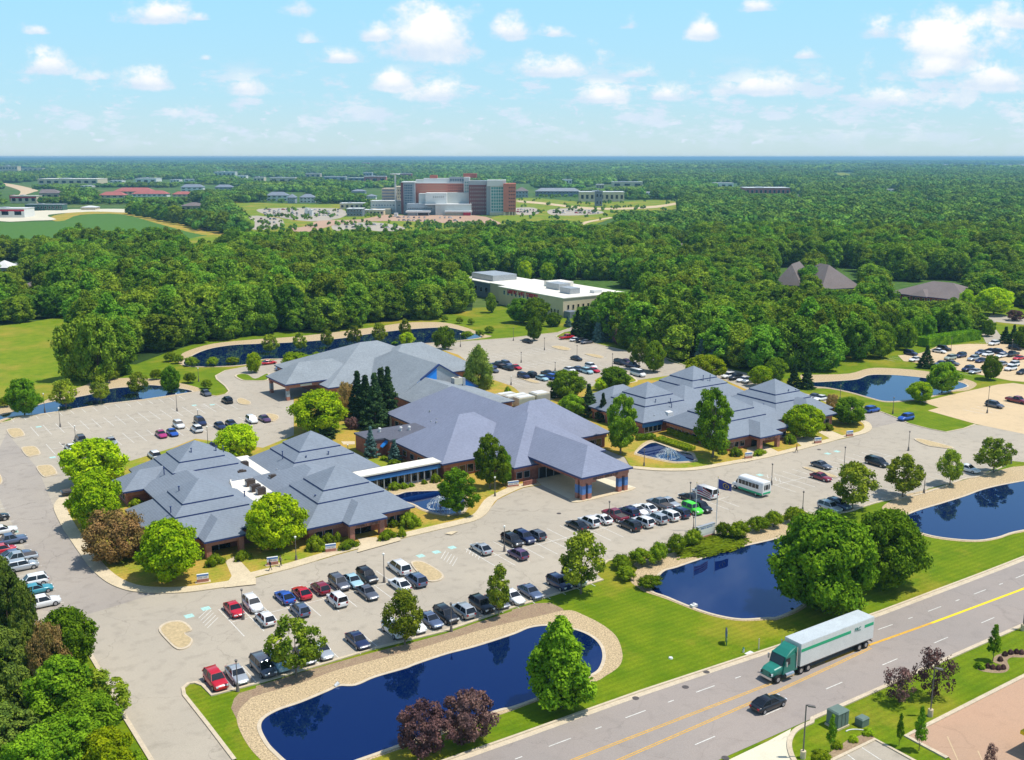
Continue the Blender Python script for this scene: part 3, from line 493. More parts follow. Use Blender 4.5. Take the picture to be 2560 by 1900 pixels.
    # raised letters over the opening (too small to read in the photograph: a row of short dark strokes on the brick)
def vents(parent, pts):
    for (a, b, z) in pts:
        m = MB(); m.tube((a, b, z - .8), (a, b, z + .9), .09, .09, 'navy_trim', 6); m.tube((a, b, z + .88), (a, b, z + 1.0), .17, .17, 'navy_trim', 6); m.build('roof_vent', parent)
def bump_vents(parent, pts):
    for (a, b, z) in pts: MB().cube8([(a - .22, b - .22, z - .3), (a + .22, b - .22, z - .3), (a - .22, b + .22, z - .3), (a + .22, b + .22, z - .3), (a - .15, b - .15, z + .28), (a + .15, b - .15, z + .28), (a - .15, b + .15, z + .28), (a + .15, b + .15, z + .28)], 'metal_grey').build('roof_cap', parent)
def hvac(parent, a, b, z, w=1.6, d=1.1, h=1.1, m='bronze', name='rooftop_unit'):
    mb = MB(); mb.box(a, a + w, b, b + d, z, z + h, m); mb.tube((a + w / 2, b + d / 2, z + h), (a + w / 2, b + d / 2, z + h + .12), min(w, d) * .35, min(w, d) * .35, 'iron', 10); mb.box(a - .06, a, b + .15, b + d - .15, z + .2, z + h - .2, 'metal_grey'); mb.build(name, parent)
def letters(parent, text, loc, size, m, rz=0, name='lettering', ext=.03, rx=pi / 2):
    c = bpy.data.curves.new(name, 'FONT'); c.body = text; c.size = size; c.extrude = ext; c.align_x = 'CENTER'; c.materials.append(MATS[m])
    o = bpy.data.objects.new(name, c); COL.objects.link(o); me = bpy.data.meshes.new_from_object(o.evaluated_get(bpy.context.evaluated_depsgraph_get())); bpy.data.objects.remove(o)
    o = link(name, me, parent, loc, rz); o.rotation_euler = (rx, 0, rz); return o
def lettering_strokes(parent, p0, p1, z, h, m, name='lettering', d=.04, seed=1, word=(7, 5, 8)):
    """raised letter-sized strokes in word groups, for lettering too small to read"""
    R = random.Random(seed); L_ = hypot(p1[0] - p0[0], p1[1] - p0[1]); ux, uy = (p1[0] - p0[0]) / L_, (p1[1] - p0[1]) / L_; nx, ny = uy, -ux
    n = sum(word) + len(word) - 1; step = L_ / n; k = 0
    for wd in word:
        mb = MB()
        def bar(u0, u1, v0, v1):
            q = [(p0[0] + ux * u + nx * t, p0[1] + uy * u + ny * t, z + v) for v in (v0, v1) for t in (0, d) for u in (u0, u1)]; mb.cube8(q, m)
        for _ in range(wd):
            u = k * step; t = step * .2; bar(u, u + t, 0, h)
            for v in R.sample((0, .42, .84), R.choice((1, 2, 2))): bar(u + t, u + step * .72, v * h, (v + .16) * h)
            if R.random() < .5: bar(u + step * .58, u + step * .75, 0, h)
            k += 1
        k += 1; mb.build(name, parent)
ZE = 3.2
# ---- front left clinic: four stepped pyramids round a white flat roof
A = thing('clinic_building', 'brick clinic under four stepped blue-grey pyramid roofs at the front left', 'building')
rf = MB()
for a0, b0 in ((40.2, 156.6), (47, 180.6), (68, 174.7), (62, 150.4)): tiers(rf, a0, a0 + 20, b0, b0 + 20, ZE, 6.5, 'shingle_blue')
hip(rf, 42.4, 58, 186.4, 194.8, ZE + .02, 2.5, 'shingle_blue'); hip(rf, 46, 60, 168, 190, ZE + .04, 3.2, 'shingle_blue')
hip(rf, 64, 80, 163, 182, ZE + .05, 3.3, 'shingle_blue')
porch(A, rf, 46.4, 53.3, 153.6, 156.6, ZE + .06, 'shingle_blue'); porch(A, rf, 68.4, 75.5, 148.0, 150.4, ZE + .06, 'shingle_blue')
rf.build('roof', A)
fl = MB(); fl.prism([(58.8, 158), (63.2, 158), (63.2, 171), (69, 171.5), (69, 196), (66, 196), (60, 181), (58.8, 176)], .1, ZE + .25, 'roof_membrane')
ribbon(fl, [(59, 158), (59, 176), (60.4, 181.5), (66, 182), (66, 196)], -.15, .15, ZE, ZE + .5, 'roof_membrane'); fl.build('flat_roof', A)
wl = MB()
for a0, b0 in ((40.2, 156.6), (47, 180.6), (68, 174.7), (62, 150.4)): wl.box(a0 + .8, a0 + 19.2, b0 + .8, b0 + 19.2, 0, ZE - .33, 'brick'); wl.box(a0 + .55, a0 + 19.4, b0 + .55, b0 + 19.4, ZE - 1.15, ZE - .334, 'brick_light')
wl.box(43.2, 50, 187.2, 194, 0, ZE - .35, 'brick'); wl.box(43, 50, 187, 194.2, ZE - 1.1, ZE - .352, 'brick_light'); wl.box(47.3, 58, 170, 186, 0, ZE - .36, 'brick'); wl.build('wall', A)
window_row(A, 54.0, 157.38, 5.2, '-b', .75, 1.5, 1.35); window_row(A, 42, 157.38, 4.0, '-b', .75, 1.5, 1.35)
window_row(A, 41.0, 159, 15, '-a', .8, 1.6, 1.3, gap=1.2); window_row(A, 62.8, 151.2, 5.0, '-b', .75, 1.45, 1.4); window_row(A, 76.0, 151.2, 5.2, '-b', .75, 1.5, 1.4); window_row(A, 43.2, 188, 5, '-a', .8, 1.5, 1.3)
for a, b, w in ((60.6, 186, 2.2), (62.3, 182.5, 1.6), (61.6, 176, 1.6), (61.2, 172.5, 1.7), (61.5, 170.3, 1.5), (66.2, 176.2, 1.5), (65, 187.5, 1.2), (60.6, 163.2, 1.4)): hvac(A, a, b, ZE + .25, w, 1.2, 1.2)
vents(A, [(44.2, 163, 5.9), (47, 167.5, 7.6), (54, 182.5, 4.5), (55.5, 188, 8), (60, 187.5, 7.7), (50, 187, 5.4), (71.5, 183.5, 5.9), (74.5, 179.2, 5.5), (79, 179, 5.7), (66.5, 156.8, 5.4), (61, 193.5, 6.9), (64, 195.5, 5.4), (58.6, 169, 4.2)])
bump_vents(A, [(69.5, 181.5 - i * 1.1, 3.9) for i in range(6)] + [(72.8 + i * .9, 175.6 + .5 * (i % 2), 3.7) for i in range(4)] + [(45, 159, 4.2), (68.5, 170, 4.6), (64.5, 168.5, 3.9), (57.5, 163, 4.3), (58.2, 164.5, 4.2), (57.2, 165.6, 4.6), (83.5, 177, 4)])
lettering_strokes(A, (70, 148.54), (74, 148.54), ZE - .92, .42, 'iron', seed=3, word=(7, 6))
# ---- glazed link
B_ = thing('glazed_corridor', 'flat white-roofed glass corridor with blue fascia between the two brick buildings', 'corridor')
m_ = MB(); m_.box(80.9, 98.4, 169.3, 172.7, ZE + .35, ZE + .62, 'roof_membrane'); m_.build('roof', B_)
m_ = MB(); m_.box(81.2, 98.3, 169.5, 172.5, ZE - .75, ZE + .349, 'blue_panel'); m_.box(81.2, 98.3, 169.42, 169.498, ZE + .02, ZE + .34, 'navy_trim'); m_.build('fascia', B_)
MB().box(82, 98.2, 171.9, 172.2, 0, ZE - .76, 'slate_wall').build('rear_wall', B_); MB().box(82, 98.2, 170.3, 170.6, 0, .4, 'frame_grey').build('base_wall', B_)
window_row(B_, 82, 170.5, 16, '-b', .4, 1.32, 2.05, gap=.14)
for i in range(11): MB().box(83.0 + i * 1.46, 83.15 + i * 1.46, 169.6, 169.75, .1, ZE - .74, 'frame_grey').build('post', B_)
# ---- central building with the large canopy
Bm = thing('main_building', 'large brick building with broad violet-blue hip roofs and a pillared drive-through canopy', 'building')
rf = MB(); SV = 'shingle_violet'
hip(rf, 108.2, 130.9, 158.5, 211.8, 3.5, 7.1, SV); hip(rf, 98, 122, 168.4, 188.8, 3.52, 6.5, SV); hip(rf, 116, 140.6, 168.7, 189.2, 3.54, 6.9, SV)
hip(rf, 112.7, 125.0, 143.2, 176, 4.7, 3.8, SV, fh=.35); rf.build('roof', Bm)
wg = MB(); wg.box(93.7, 110, 191.0, 198.6, 3.5, 3.85, 'dark_flat_roof'); wg.box(97.2, 110, 188.9, 191.0, 3.5, 3.85, 'dark_flat_roof'); wg.build('flat_roof', Bm)
wl = MB(); wl.box(109, 130, 159.4, 211, 0, 3.18, 'brick'); wl.box(99, 112, 169.3, 188, 0, 3.18, 'brick'); wl.box(120, 139.7, 169.6, 188.3, 0, 3.18, 'brick'); wl.box(94, 110, 191.2, 198.4, 0, 3.5, 'brick'); wl.box(97.4, 110, 189, 191.2, 0, 3.498, 'brick')
for q in ((108.7, 130.4, 159.1, 211.3), (98.7, 112, 169.0, 188.2), (120, 140, 169.3, 188.6)): wl.box(*q, 2.35, 3.17, 'brick_light')
wl.build('wall', Bm)
window_row(Bm, 100, 169.22, 8, '-b', .6, 1.5, 1.7); window_row(Bm, 109.2, 159.3, 3.3, '-b', .8, 1.4, 1.4); window_row(Bm, 131, 169.5, 8, '-b', .6, 1.6, 1.7, gap=.3); window_row(Bm, 98.95, 171, 16, '-a', .9, 1.6, 1.2, gap=1.6); window_row(Bm, 97.8, 188.95, 3, '-b', 1.1, 1.1, .8, gap=.8); window_row(Bm, 108.9, 201, 8, '-a', .8, 1.6, 1.5, gap=1)
MB().cube8([(96.1, 189.9, 2.1), (97.38, 189.9, 2.9), (96.1, 191.0, 2.1), (97.38, 191.0, 2.9), (96.05, 189.9, 2.2), (97.38, 189.9, 3.35), (96.05, 191.0, 2.2), (97.38, 191.0, 3.35)], 'bright_blue').build('awning', Bm)
MB().box(108.6, 108.9, 210.2, 210.7, 0, 3.2, 'metal_beige').build('downpipe', Bm)
def column(parent, a, b, w=.8, z1=4.35, band=(1.15, 2.75), bl='blue_stripe'):
    m = MB(); m.box(a, a + w, b, b + w, 0, band[0], 'brick_light'); m.box(a - .01, a + w + .01, b - .01, b + w + .01, band[0], band[1], bl); m.box(a, a + w, b, b + w, band[1], z1, 'brick_light'); m.build('column', parent)
for a, b in ((113.35, 143.8), (114.75, 143.8), (113.35, 145.2), (122.0, 143.8), (123.5, 143.8), (123.5, 145.2)): column(Bm, a, b)
bm_ = MB(); bm_.box(113.3, 124.4, 143.7, 144.65, 3.55, 4.34, 'brick_light'); bm_.box(113.25, 113.95, 144.7, 159.3, 3.7, 4.33, 'brick'); bm_.box(123.7, 124.4, 144.7, 160, 3.7, 4.33, 'brick')
for a in (114.2, 121.4): bm_.box(a, a + 2.3, 143.72, 144.63, 3.2, 3.55, 'brick_light')
bm_.build('canopy_beam', Bm); MB().box(113.4, 124.3, 144.2, 169, 4.2, 4.33, 'cream_wall').build('canopy_ceiling', Bm)
m_ = MB(); m_.box(114.5, 123.5, 159.2, 159.34, .1, 3.1, 'dark_glass'); [m_.box(114.5 + i * 1.8, 114.6 + i * 1.8, 159.1, 159.2, .1, 3.1, 'frame_grey') for i in range(6)]; m_.build('entrance_glazing', Bm)
lettering_strokes(Bm, (115.8, 143.7), (121.8, 143.7), 3.62, .5, 'iron', seed=4, word=(6, 8))
MB().box(109.3, 112.3, 156.8, 157.1, 0, 1.0, 'brick').build('planter_wall', Bm)
bump_vents(Bm, [(112.3, 198, 6.1), (110.4, 194.2, 4.7), (111.4, 193.4, 5.3), (110.6, 192.2, 5.0)])
for a, b in ((98.6, 196), (102.8, 194.2), (104.6, 193.7)): tmp = MB(); tmp.tube((a, b, 3.85), (a, b, 4.5), .28, .28, 'metal_white', 8); tmp.tube((a, b, 4.5), (a, b, 4.75), .4, .3, 'metal_white', 8); tmp.build('exhaust_fan', Bm)
# ---- rear building
Cb = thing('rear_building', 'grey-roofed brick building at the back with a side canopy and bright blue gable', 'building')
rf = MB(); SG = 'shingle_grey'
hip(rf, 108.3, 150.6, 244.0, 281, 3.5, 7.5, SG); hip(rf, 124, 155.5, 243.6, 268.8, 3.52, 6.9, SG); hip(rf, 98.9, 122, 249.6, 263.2, 4.5, 4.1, SG)
hip(rf, 119.4, 142.6, 226, 262, 3.0, 7.2, SG, gable='b0')
rf.add([(119.35, 207, 3.0), (126.7, 214, 7.35), (126.7, 225.96, 7.35), (119.35, 225.96, 3.0), (141.5, 207, 3.0), (141.5, 225.96, 3.0)], [(0, 1, 2, 3), (1, 4, 5, 2), (0, 4, 1)], SG); rf.box(119.35, 141.5, 207, 225.9, 2.7, 2.998, 'navy_trim')
rf.build('roof', Cb)
gb = MB(); zt = 10.15
def tri(x0, x1, m, d=0.0):
    zf = lambda x: 3.0 + (x - 119.4) * .6207 if x <= 131 else 3.0 + (142.6 - x) * .6207
    xs = [x0] + ([131] if x0 < 131 < x1 else []) + [x1]
    top = [(x, 225.93 - d, zf(x) - .05) for x in xs]; bot = [(x, 225.93 - d, 2.9) for x in xs]
    for i in range(len(xs) - 1): gb.add([bot[i], bot[i + 1], top[i + 1], top[i]], [(0, 1, 2, 3)], m)
tri(124.5, 130.3, 'bright_blue'); tri(130.3, 137.2, 'metal_grey'); tri(137.2, 142.4, 'bright_blue'); gb.build('gable_panel', Cb)
gb = MB()
for x0, x1, z0_, z1_ in ((125.5, 131, 6.8, 10.2), (131, 142.6, 10.2, 3.0)): gb.cube8([(x0, 225.6, z0_ - .25), (x1, 225.6, z1_ - .25), (x0, 226.2, z0_ - .25), (x1, 226.2, z1_ - .25), (x0, 225.6, z0_ + .12), (x1, 225.6, z1_ + .12), (x0, 226.2, z0_ + .12), (x1, 226.2, z1_ + .12)], 'navy_trim')
gb.build('gable_trim', Cb)
wl = MB(); wl.box(109.2, 149.6, 245, 280, 0, 3.18, 'brick'); wl.box(108.9, 149.9, 244.6, 280.4, 2.4, 3.17, 'brick_light'); wl.box(120.2, 141.4, 208, 246, 0, 2.69, 'brick'); wl.box(148, 154.6, 244.5, 268, 0, 3.16, 'brick_light'); wl.build('wall', Cb)
window_row(Cb, 110.5, 244.95, 8, '-b', .7, 1.5, 1.5); window_row(Cb, 120.15, 209, 15, '-a', .8, 1.4, 1.3, gap=1.4); window_row(Cb, 154.65, 246, 20, '+a', .8, 1.6, 1.4, gap=1.2)
for a, b in ((99.5, 250.3), (99.5, 261.6)): column(Cb, a, b, .85, 4.18, (1.0, 2.6), 'grey_wall')
bm_ = MB(); bm_.box(99.4, 112, 250.1, 250.9, 3.3, 4.17, 'brick_light'); bm_.box(99.4, 100.1, 250.9, 262.6, 3.4, 4.16, 'brick'); bm_.build('canopy_beam', Cb); MB().box(103.2, 106.4, 249.97, 250.08, 3.5, 4.0, 'metal_white').build('canopy_sign', Cb)
hvac(Cb, 133.2, 222, 5.2, 2.4, 1.8, 1.7, 'metal_beige'); MB().box(136, 136.7, 222.4, 223.1, 4.0, 6.6, 'metal_grey').build('duct', Cb)
for a, b, w, d, h in ((143.5, 213, 6.5, 2.4, 2.4), (144.5, 209.5, 5, 2.6, 2.6), (149.8, 209.2, 4.2, 3.6, 3.0), (144, 217.5, 5, 2.2, 2.0)):
    t_ = tag(MB().box(a, a + w, b, b + d, .1, h, 'metal_beige').box(a + .1, a + w - .1, b - .05, b, .5, h - .3, 'metal_grey').box(a + .4, a + w - .4, b + .3, b + d - .3, h, h + .15, 'metal_white').build('chiller_unit'), None, 'chiller', 'cooling units behind the central roof')
    t_['label'] = {6.5: 'long low beige cooling unit beside the blue gable', 4.2: 'squarest tallest beige cooling unit behind the central roof', 5: 'middle beige cooling unit behind the central roof' if h == 2.6 else 'farthest beige cooling unit beside the blue gable'}[w]
# ---- right-hand clinic
Db = thing('clinic_building', 'brick clinic with stepped blue-grey pyramid roofs to the right of the canopy', 'building')
rf = MB()
for a0, b0 in ((152.4, 171.6), (175, 179.6), (180, 157), (157.9, 151.1)): tiers(rf, a0, a0 + 20, b0, b0 + 20, ZE, 6.6, 'shingle_blue')
hip(rf, 156.5, 171, 188, 199.6, ZE + .02, 3.4, 'shingle_blue'); hip(rf, 166, 184, 173, 192, ZE + .04, 4.0, 'shingle_blue'); hip(rf, 172, 186, 156.5, 176, ZE + .05, 3.2, 'shingle_blue'); hip(rf, 186, 196.3, 153.0, 166, ZE + .03, 3.1, 'shingle_blue')
porch(Db, rf, 164.8, 171.9, 147.9, 151.1, ZE + .06, 'shingle_blue'); rf.build('roof', Db)
wl = MB()
for a0, b0 in ((152.4, 171.6), (175, 179.6), (180, 157), (157.9, 151.1)): wl.box(a0 + .8, a0 + 19.2, b0 + .8, b0 + 19.2, 0, ZE - .33, 'brick'); wl.box(a0 + .55, a0 + 19.4, b0 + .55, b0 + 19.4, ZE - 1.15, ZE - .334, 'brick_light')
wl.box(157.5, 170, 190, 198.8, 0, ZE - .35, 'brick'); wl.box(186.8, 195.5, 153.8, 162, 0, ZE - .352, 'brick_light'); wl.build('wall', Db)
MB().box(152.6, 158.6, 171.9, 172.1, ZE - 1.25, ZE - .34, 'blue_panel').build('fascia', Db)
window_row(Db, 153.2, 172.3, 5.6, '-b', .5, 1.2, 1.5, gap=.12); window_row(Db, 158.65, 153, 17, '-a', .8, 1.4, 1.2, gap=1.0); window_row(Db, 159, 151.85, 5.4, '-b', .7, 1.4, 1.3); window_row(Db, 172.4, 151.85, 5, '-b', .7, 1.4, 1.3); window_row(Db, 187.5, 153.75, 7, '-b', .8, 1.4, 1.3); window_row(Db, 153.15, 174, 16, '-a', .8, 1.4, 1.2, gap=1)
vents(Db, [(160, 176, 5.9), (164, 175.3, 5.7), (163.4, 174.2, 5.2), (184, 185, 7.2), (186, 184.6, 7.2), (190.5, 163, 6.8), (186, 164.8, 6.3), (181.5, 162.5, 4.6), (193, 163, 6.5), (176, 181, 4.2), (171.5, 181, 4.0)])
bump_vents(Db, [(157 + i * 1.7, 173 + .25 * i, 3.9) for i in range(5)] + [(173.5 + i, 157.2, 4) for i in range(3)] + [(170 + i * 1.1, 185 - i, 4.5) for i in range(3)])
for a, b in ((160.4, 172.2), (169.5, 178.6)): MB().cube8([(a, b, 3.3), (a + 1.9, b, 3.3), (a, b + 1.2, 3.3), (a + 1.9, b + 1.2, 3.3), (a + .2, b, 4.35), (a + 1.7, b, 4.35), (a + .2, b + 1.2, 4.5), (a + 1.7, b + 1.2, 4.5)], 'metal_white').build('rooftop_unit', Db)
MB().cube8([(166.4, 181.2, 5.4), (168.0, 181.2, 5.4), (166.4, 182.6, 5.4), (168.0, 182.6, 5.4), (167.1, 181.2, 6.5), (167.3, 181.2, 6.5), (167.1, 182.6, 6.5), (167.3, 182.6, 6.5)], 'navy_trim').build('roof_dormer', Db)
lettering_strokes(Db, (167, 148.44), (170, 148.44), ZE - .9, .4, 'iron', seed=5, word=(8,))
# ---- white two-storey building beyond the pond
Wb = thing('white_building', 'long cream-white two-storey building with red lettering in front of the wood', 'building')
wl = MB(); wl.box(245.2, 277, 325, 371, 0, 7.4, 'cream_wall'); wl.box(250, 274, 371, 385, 0, 7.2, 'cream_wall'); wl.box(252, 275, 385, 414, 0, 6.6, 'slate_wall'); wl.build('wall', Wb)
m_ = MB(); m_.box(244.9, 277.3, 324.7, 371.2, 7.4, 7.75, 'roof_membrane'); m_.box(249.8, 274.2, 371.2, 385.2, 7.2, 7.6, 'roof_membrane'); m_.box(251.7, 275.3, 385.2, 414.3, 6.6, 7.0, 'roof_membrane'); m_.build('roof', Wb)
for a, b, w, d, h, m in ((256, 392, 13, 18, 2.6, 'metal_grey'), (258, 345, 6, 9, 2.6, 'metal_grey'), (262, 352, 9, 9, 2.2, 'roof_membrane'), (254, 332, 5, 7, 2.4, 'metal_grey'), (264, 329, 4, 3, 1.2, 'metal_white')): MB().box(a, a + w, b, b + d, 7.0 if b > 385 else 7.7, (7.0 if b > 385 else 7.7) + h, m).build('rooftop_unit', Wb)
window_row(Wb, 245.15, 339, 29, '-a', 4.6, 1.3, 1.8, gap=1.6, glass='blue_glass', frame='white_wall'); window_row(Wb, 245.15, 326.5, 12, '-a', 1.0, 1.2, 1.8, gap=1.0, frame='white_wall'); window_row(Wb, 246.5, 324.95, 12.5, '-b', 3.0, .9, 1.8, gap=1.6, frame='tan_wall')
for a in (261, 268): window(Wb, (a, 324.95), 1.8, 5, '-b', 1.2, ny=4, frame='tan_wall')
window_row(Wb, 251.95, 388, 24, '-a', 2.5, 2.2, 2.2, gap=2.2)
lettering_strokes(Wb, (245.19, 364), (245.19, 342), 5.6, 1.5, 'red_paint', 'red_lettering', .2, 6, (8, 5, 9))
MB().box(245.6, 249.5, 321, 324.9, 0, 2.6, 'slate_wall').build('annex', Wb)
# ---- brown hip-roofed offices among the trees on the right
def brown_office(label, p0, p1, depth, zr, gables=(), n=8):
    a = thing('office_building', label, 'building'); (x0, y0), (x1, y1) = p0, p1; L_ = hypot(x1 - x0, y1 - y0)
    a.location = (x0, y0, 0); a.rotation_euler = (0, 0, math.atan2(y1 - y0, x1 - x0))
    r = MB(); hip(r, -1, L_ + 1, -1, depth, 3.2, zr - 3.2, 'shingle_brown')
    for gx in gables: hip(r, gx - 4, gx + 4, -2.6, 8, 3.25, 2.6, 'shingle_brown')
    r.build('roof', a); MB().box(0, L_, 0, depth - 1, 0, 2.9, 'maroon_wall').build('wall', a)
    for i in range(n): window(a, (1 + i * (L_ - 2) / n, -.02), (L_ - 2) / n * .55, 1.5, '-b', .8, frame='white_wall')
brown_office('brown hip-roofed office half hidden by trees, left of the three', at('a3', 66, 1258, 3), at('a3', 275, 1270, 3), 28, 12.5, n=4)
brown_office('brown pyramid-roofed office in the middle of the three brown roofs', at('a3', 470, 1300, 3), at('a3', 790, 1285, 3), 28, 13, n=6)
brown_office('long low brown-roofed office with a small front gable, right of the three', at('a3', 1070, 1330, 3), at('a3', 1720, 1400, 3), 26, 8.5, (14,), n=14)
brown_office('small brown roof peeking out of the middle of the wood', at('a2', 1430, 965, 3), at('a2', 1560, 955, 3), 16, 9, n=3)
# ================================================================== VEHICLES
def loft(mb, st, m):
    """st: (x, halfwidth, zbot, ztop); eight-sided section"""
    rings = []
    for x, w, z0, z1 in st:
        h = z1 - z0
        half = [(.80, 0), (.95, .10), (1.0, .30), (1.0, .58), (.965, .78), (.90, .90), (.78, .975), (.45, 1.0)]
        rings.append([(x, -w * q, z0 + h * t) for q, t in half] + [(x, w * q, z0 + h * t) for q, t in reversed(half)])
    v = [p for r in rings for p in r]; f = []; n = 16
    for i in range(len(rings) - 1):
        for k in range(n): f.append((i * n + k, i * n + (k + 1) % n, (i + 1) * n + (k + 1) % n, (i + 1) * n + k))
    f += [tuple(range(n)), tuple(reversed(range(len(v) - n, len(v))))]
    mb.add(v, [tuple(reversed(q)) for q in f], m)
def shade(me):
    me.polygons.foreach_set('use_smooth', [True] * len(me.polygons)); me.set_sharp_from_angle(angle=.62); return me
CARS = dict(  # length, half width, belt z, hood z, roof z, cabin: base x0,x1, roof x0,x1 (x forward, centre 0), wheel r
    sedan=(4.8, .91, .93, .88, 1.43, -1.95, .95, -1.05, .25, .33), coupe=(4.6, .92, .90, .85, 1.36, -1.85, .85, -.95, .15, .34),
    hatchback=(4.25, .88, .95, .92, 1.52, -2.02, 1.05, -1.55, .35, .32), suv=(4.65, .94, 1.08, 1.06, 1.70, -2.22, 1.0, -1.85, .42, .37),
    minivan=(5.1, .99, 1.05, 1.0, 1.76, -2.45, 1.55, -2.15, .75, .35), boxy_suv=(4.3, .93, 1.12, 1.10, 1.82, -2.05, .75, -1.95, .5, .40), van=(5.5, 1.0, 1.25, 1.15, 2.1, -2.7, 1.9, -2.6, 1.15, .36))
def car_meshes(kind):
    L_, w, zb, zh, zr, c0, c1, r0, r1, wr = CARS[kind]; h = L_ / 2; out = {}
    b = MB(); P = 'paint_white'
    loft(b, [(-h, w * .62, .48, zb * .74), (-h + .07, w * .82, .36, zb * .88), (-h + .28, w * .94, .28, zb * .96), (-h + .8, w, .22, zb), (0, w, .2, zb), (c1 - .05, w, .20, zb), (h - 1.0, w * .985, .22, (zb + zh) / 2), (h - .5, w * .95, .24, zh * .93), (h - .16, w * .84, .3, zh * .80), (h, w * .58, .40, zh * .62)], P)
    # roof slab and pillars
    bw, rw = w * .90, w * .70
    zt = zr - .07
    b.cube8([(r0, -rw, zt), (r1, -rw, zt), (r0, rw, zt), (r1, rw, zt), (r0 + .12, -rw * .9, zr), (r1 - .12, -rw * .9, zr), (r0 + .12, rw * .9, zr), (r1 - .12, rw * .9, zr)], P)
    def pillar(x0, y0, x1, y1, s=.055):
        b.cube8([(x0 - s, y0 - s * .5, zb - .04), (x0 + s, y0 - s * .5, zb - .04), (x0 - s, y0 + s * .5, zb - .04), (x0 + s, y0 + s * .5, zb - .04), (x1 - s, y1 - s * .5, zt + .02), (x1 + s, y1 - s * .5, zt + .02), (x1 - s, y1 + s * .5, zt + .02), (x1 + s, y1 + s * .5, zt + .02)], P)
    for sg in (-1, 1):
        pillar(c0, bw * sg, r0, rw * sg, .09); pillar(c1, bw * sg, r1, rw * sg, .05); pillar((c0 + c1) / 2 - .05, bw * sg, (r0 + r1) / 2, rw * sg)
    b.box(-h + .06, -h + .09, -.3, .3, .5, .62, 'metal_white')
    out['body'] = shade(b.mesh('body'))
    e = .015
    def glass(q, nm): m = MB(); m.add(q, [(0, 1, 2, 3)], 'dark_glass'); m.add([(p[0], p[1], p[2] - .03) for p in q], [(3, 2, 1, 0)], 'iron'); out[nm] = m.mesh(nm.split('#')[0])
    glass([(c1, -bw, zb), (c1, bw, zb), (r1, rw, zt), (r1, -rw, zt)], 'windscreen'); glass([(c0, bw, zb), (c0, -bw, zb), (r0, -rw, zt), (r0, rw, zt)], 'rear_window')
    glass([(c0, -bw + e, zb), (c1, -bw + e, zb), (r1, -rw + e, zt), (r0, -rw + e, zt)], 'side_window#0'); glass([(c1, bw - e, zb), (c0, bw - e, zb), (r0, rw - e, zt), (r1, rw - e, zt)], 'side_window#1')
    t = MB(); t.tube((0, -.11, 0), (0, .11, 0), wr, wr, 'tyre', 14); out['tyre'] = t.mesh('wheel'); t = MB(); t.tube((0, -.125, 0), (0, .125, 0), wr * .62, wr * .62, 'rim', 10); out['rim'] = t.mesh('rim')
    out['wheels'] = [(x, y) for x in (-h + .85, h - .88) for y in (-w + .1, w - .1)]; out['wr'] = wr
    for i, sg in enumerate((-1, 1)):
        m = MB(); m.box(h - .20, h - .035, sg * w * .60 - .17, sg * w * .60 + .17, zh * .60, zh * .78, 'headlight'); out[f'headlight#{i}'] = m.mesh('headlight')
        m = MB(); m.box(-h - .01, -h + .12, sg * w * .64 - .14, sg * w * .64 + .14, zb * .66, zb * .86, 'taillight'); out[f'taillight#{i}'] = m.mesh('taillight')
    # small one-mesh version for distant cars
    s = MB(); loft(s, [(-h, w * .8, .45, zb * .8), (-h + .5, w, .22, zb), (h - .7, w, .22, zb * .97), (h, w * .75, .38, zh * .66)], P)
    s.cube8([(r0, -rw, zt), (r1, -rw, zt), (r0, rw, zt), (r1, rw, zt), (r0 + .1, -rw * .9, zr), (r1 - .1, -rw * .9, zr), (r0 + .1, rw * .9, zr), (r1 - .1, rw * .9, zr)], P)
    s.cube8([(c0, -bw, zb - .02), (c1, -bw, zb - .02), (c0, bw, zb - .02), (c1, bw, zb - .02), (r0, -rw, zt), (r1, -rw, zt), (r0, rw, zt), (r1, rw, zt)], 'dark_glass')
    for x, y in out['wheels']: s.tube((x, y - .1, wr), (x, y + .1, wr), wr, wr, 'tyre', 8)
    out['small'] = shade(s.mesh('small_car'))
    return out
CM = {k: car_meshes(k) for k in CARS}
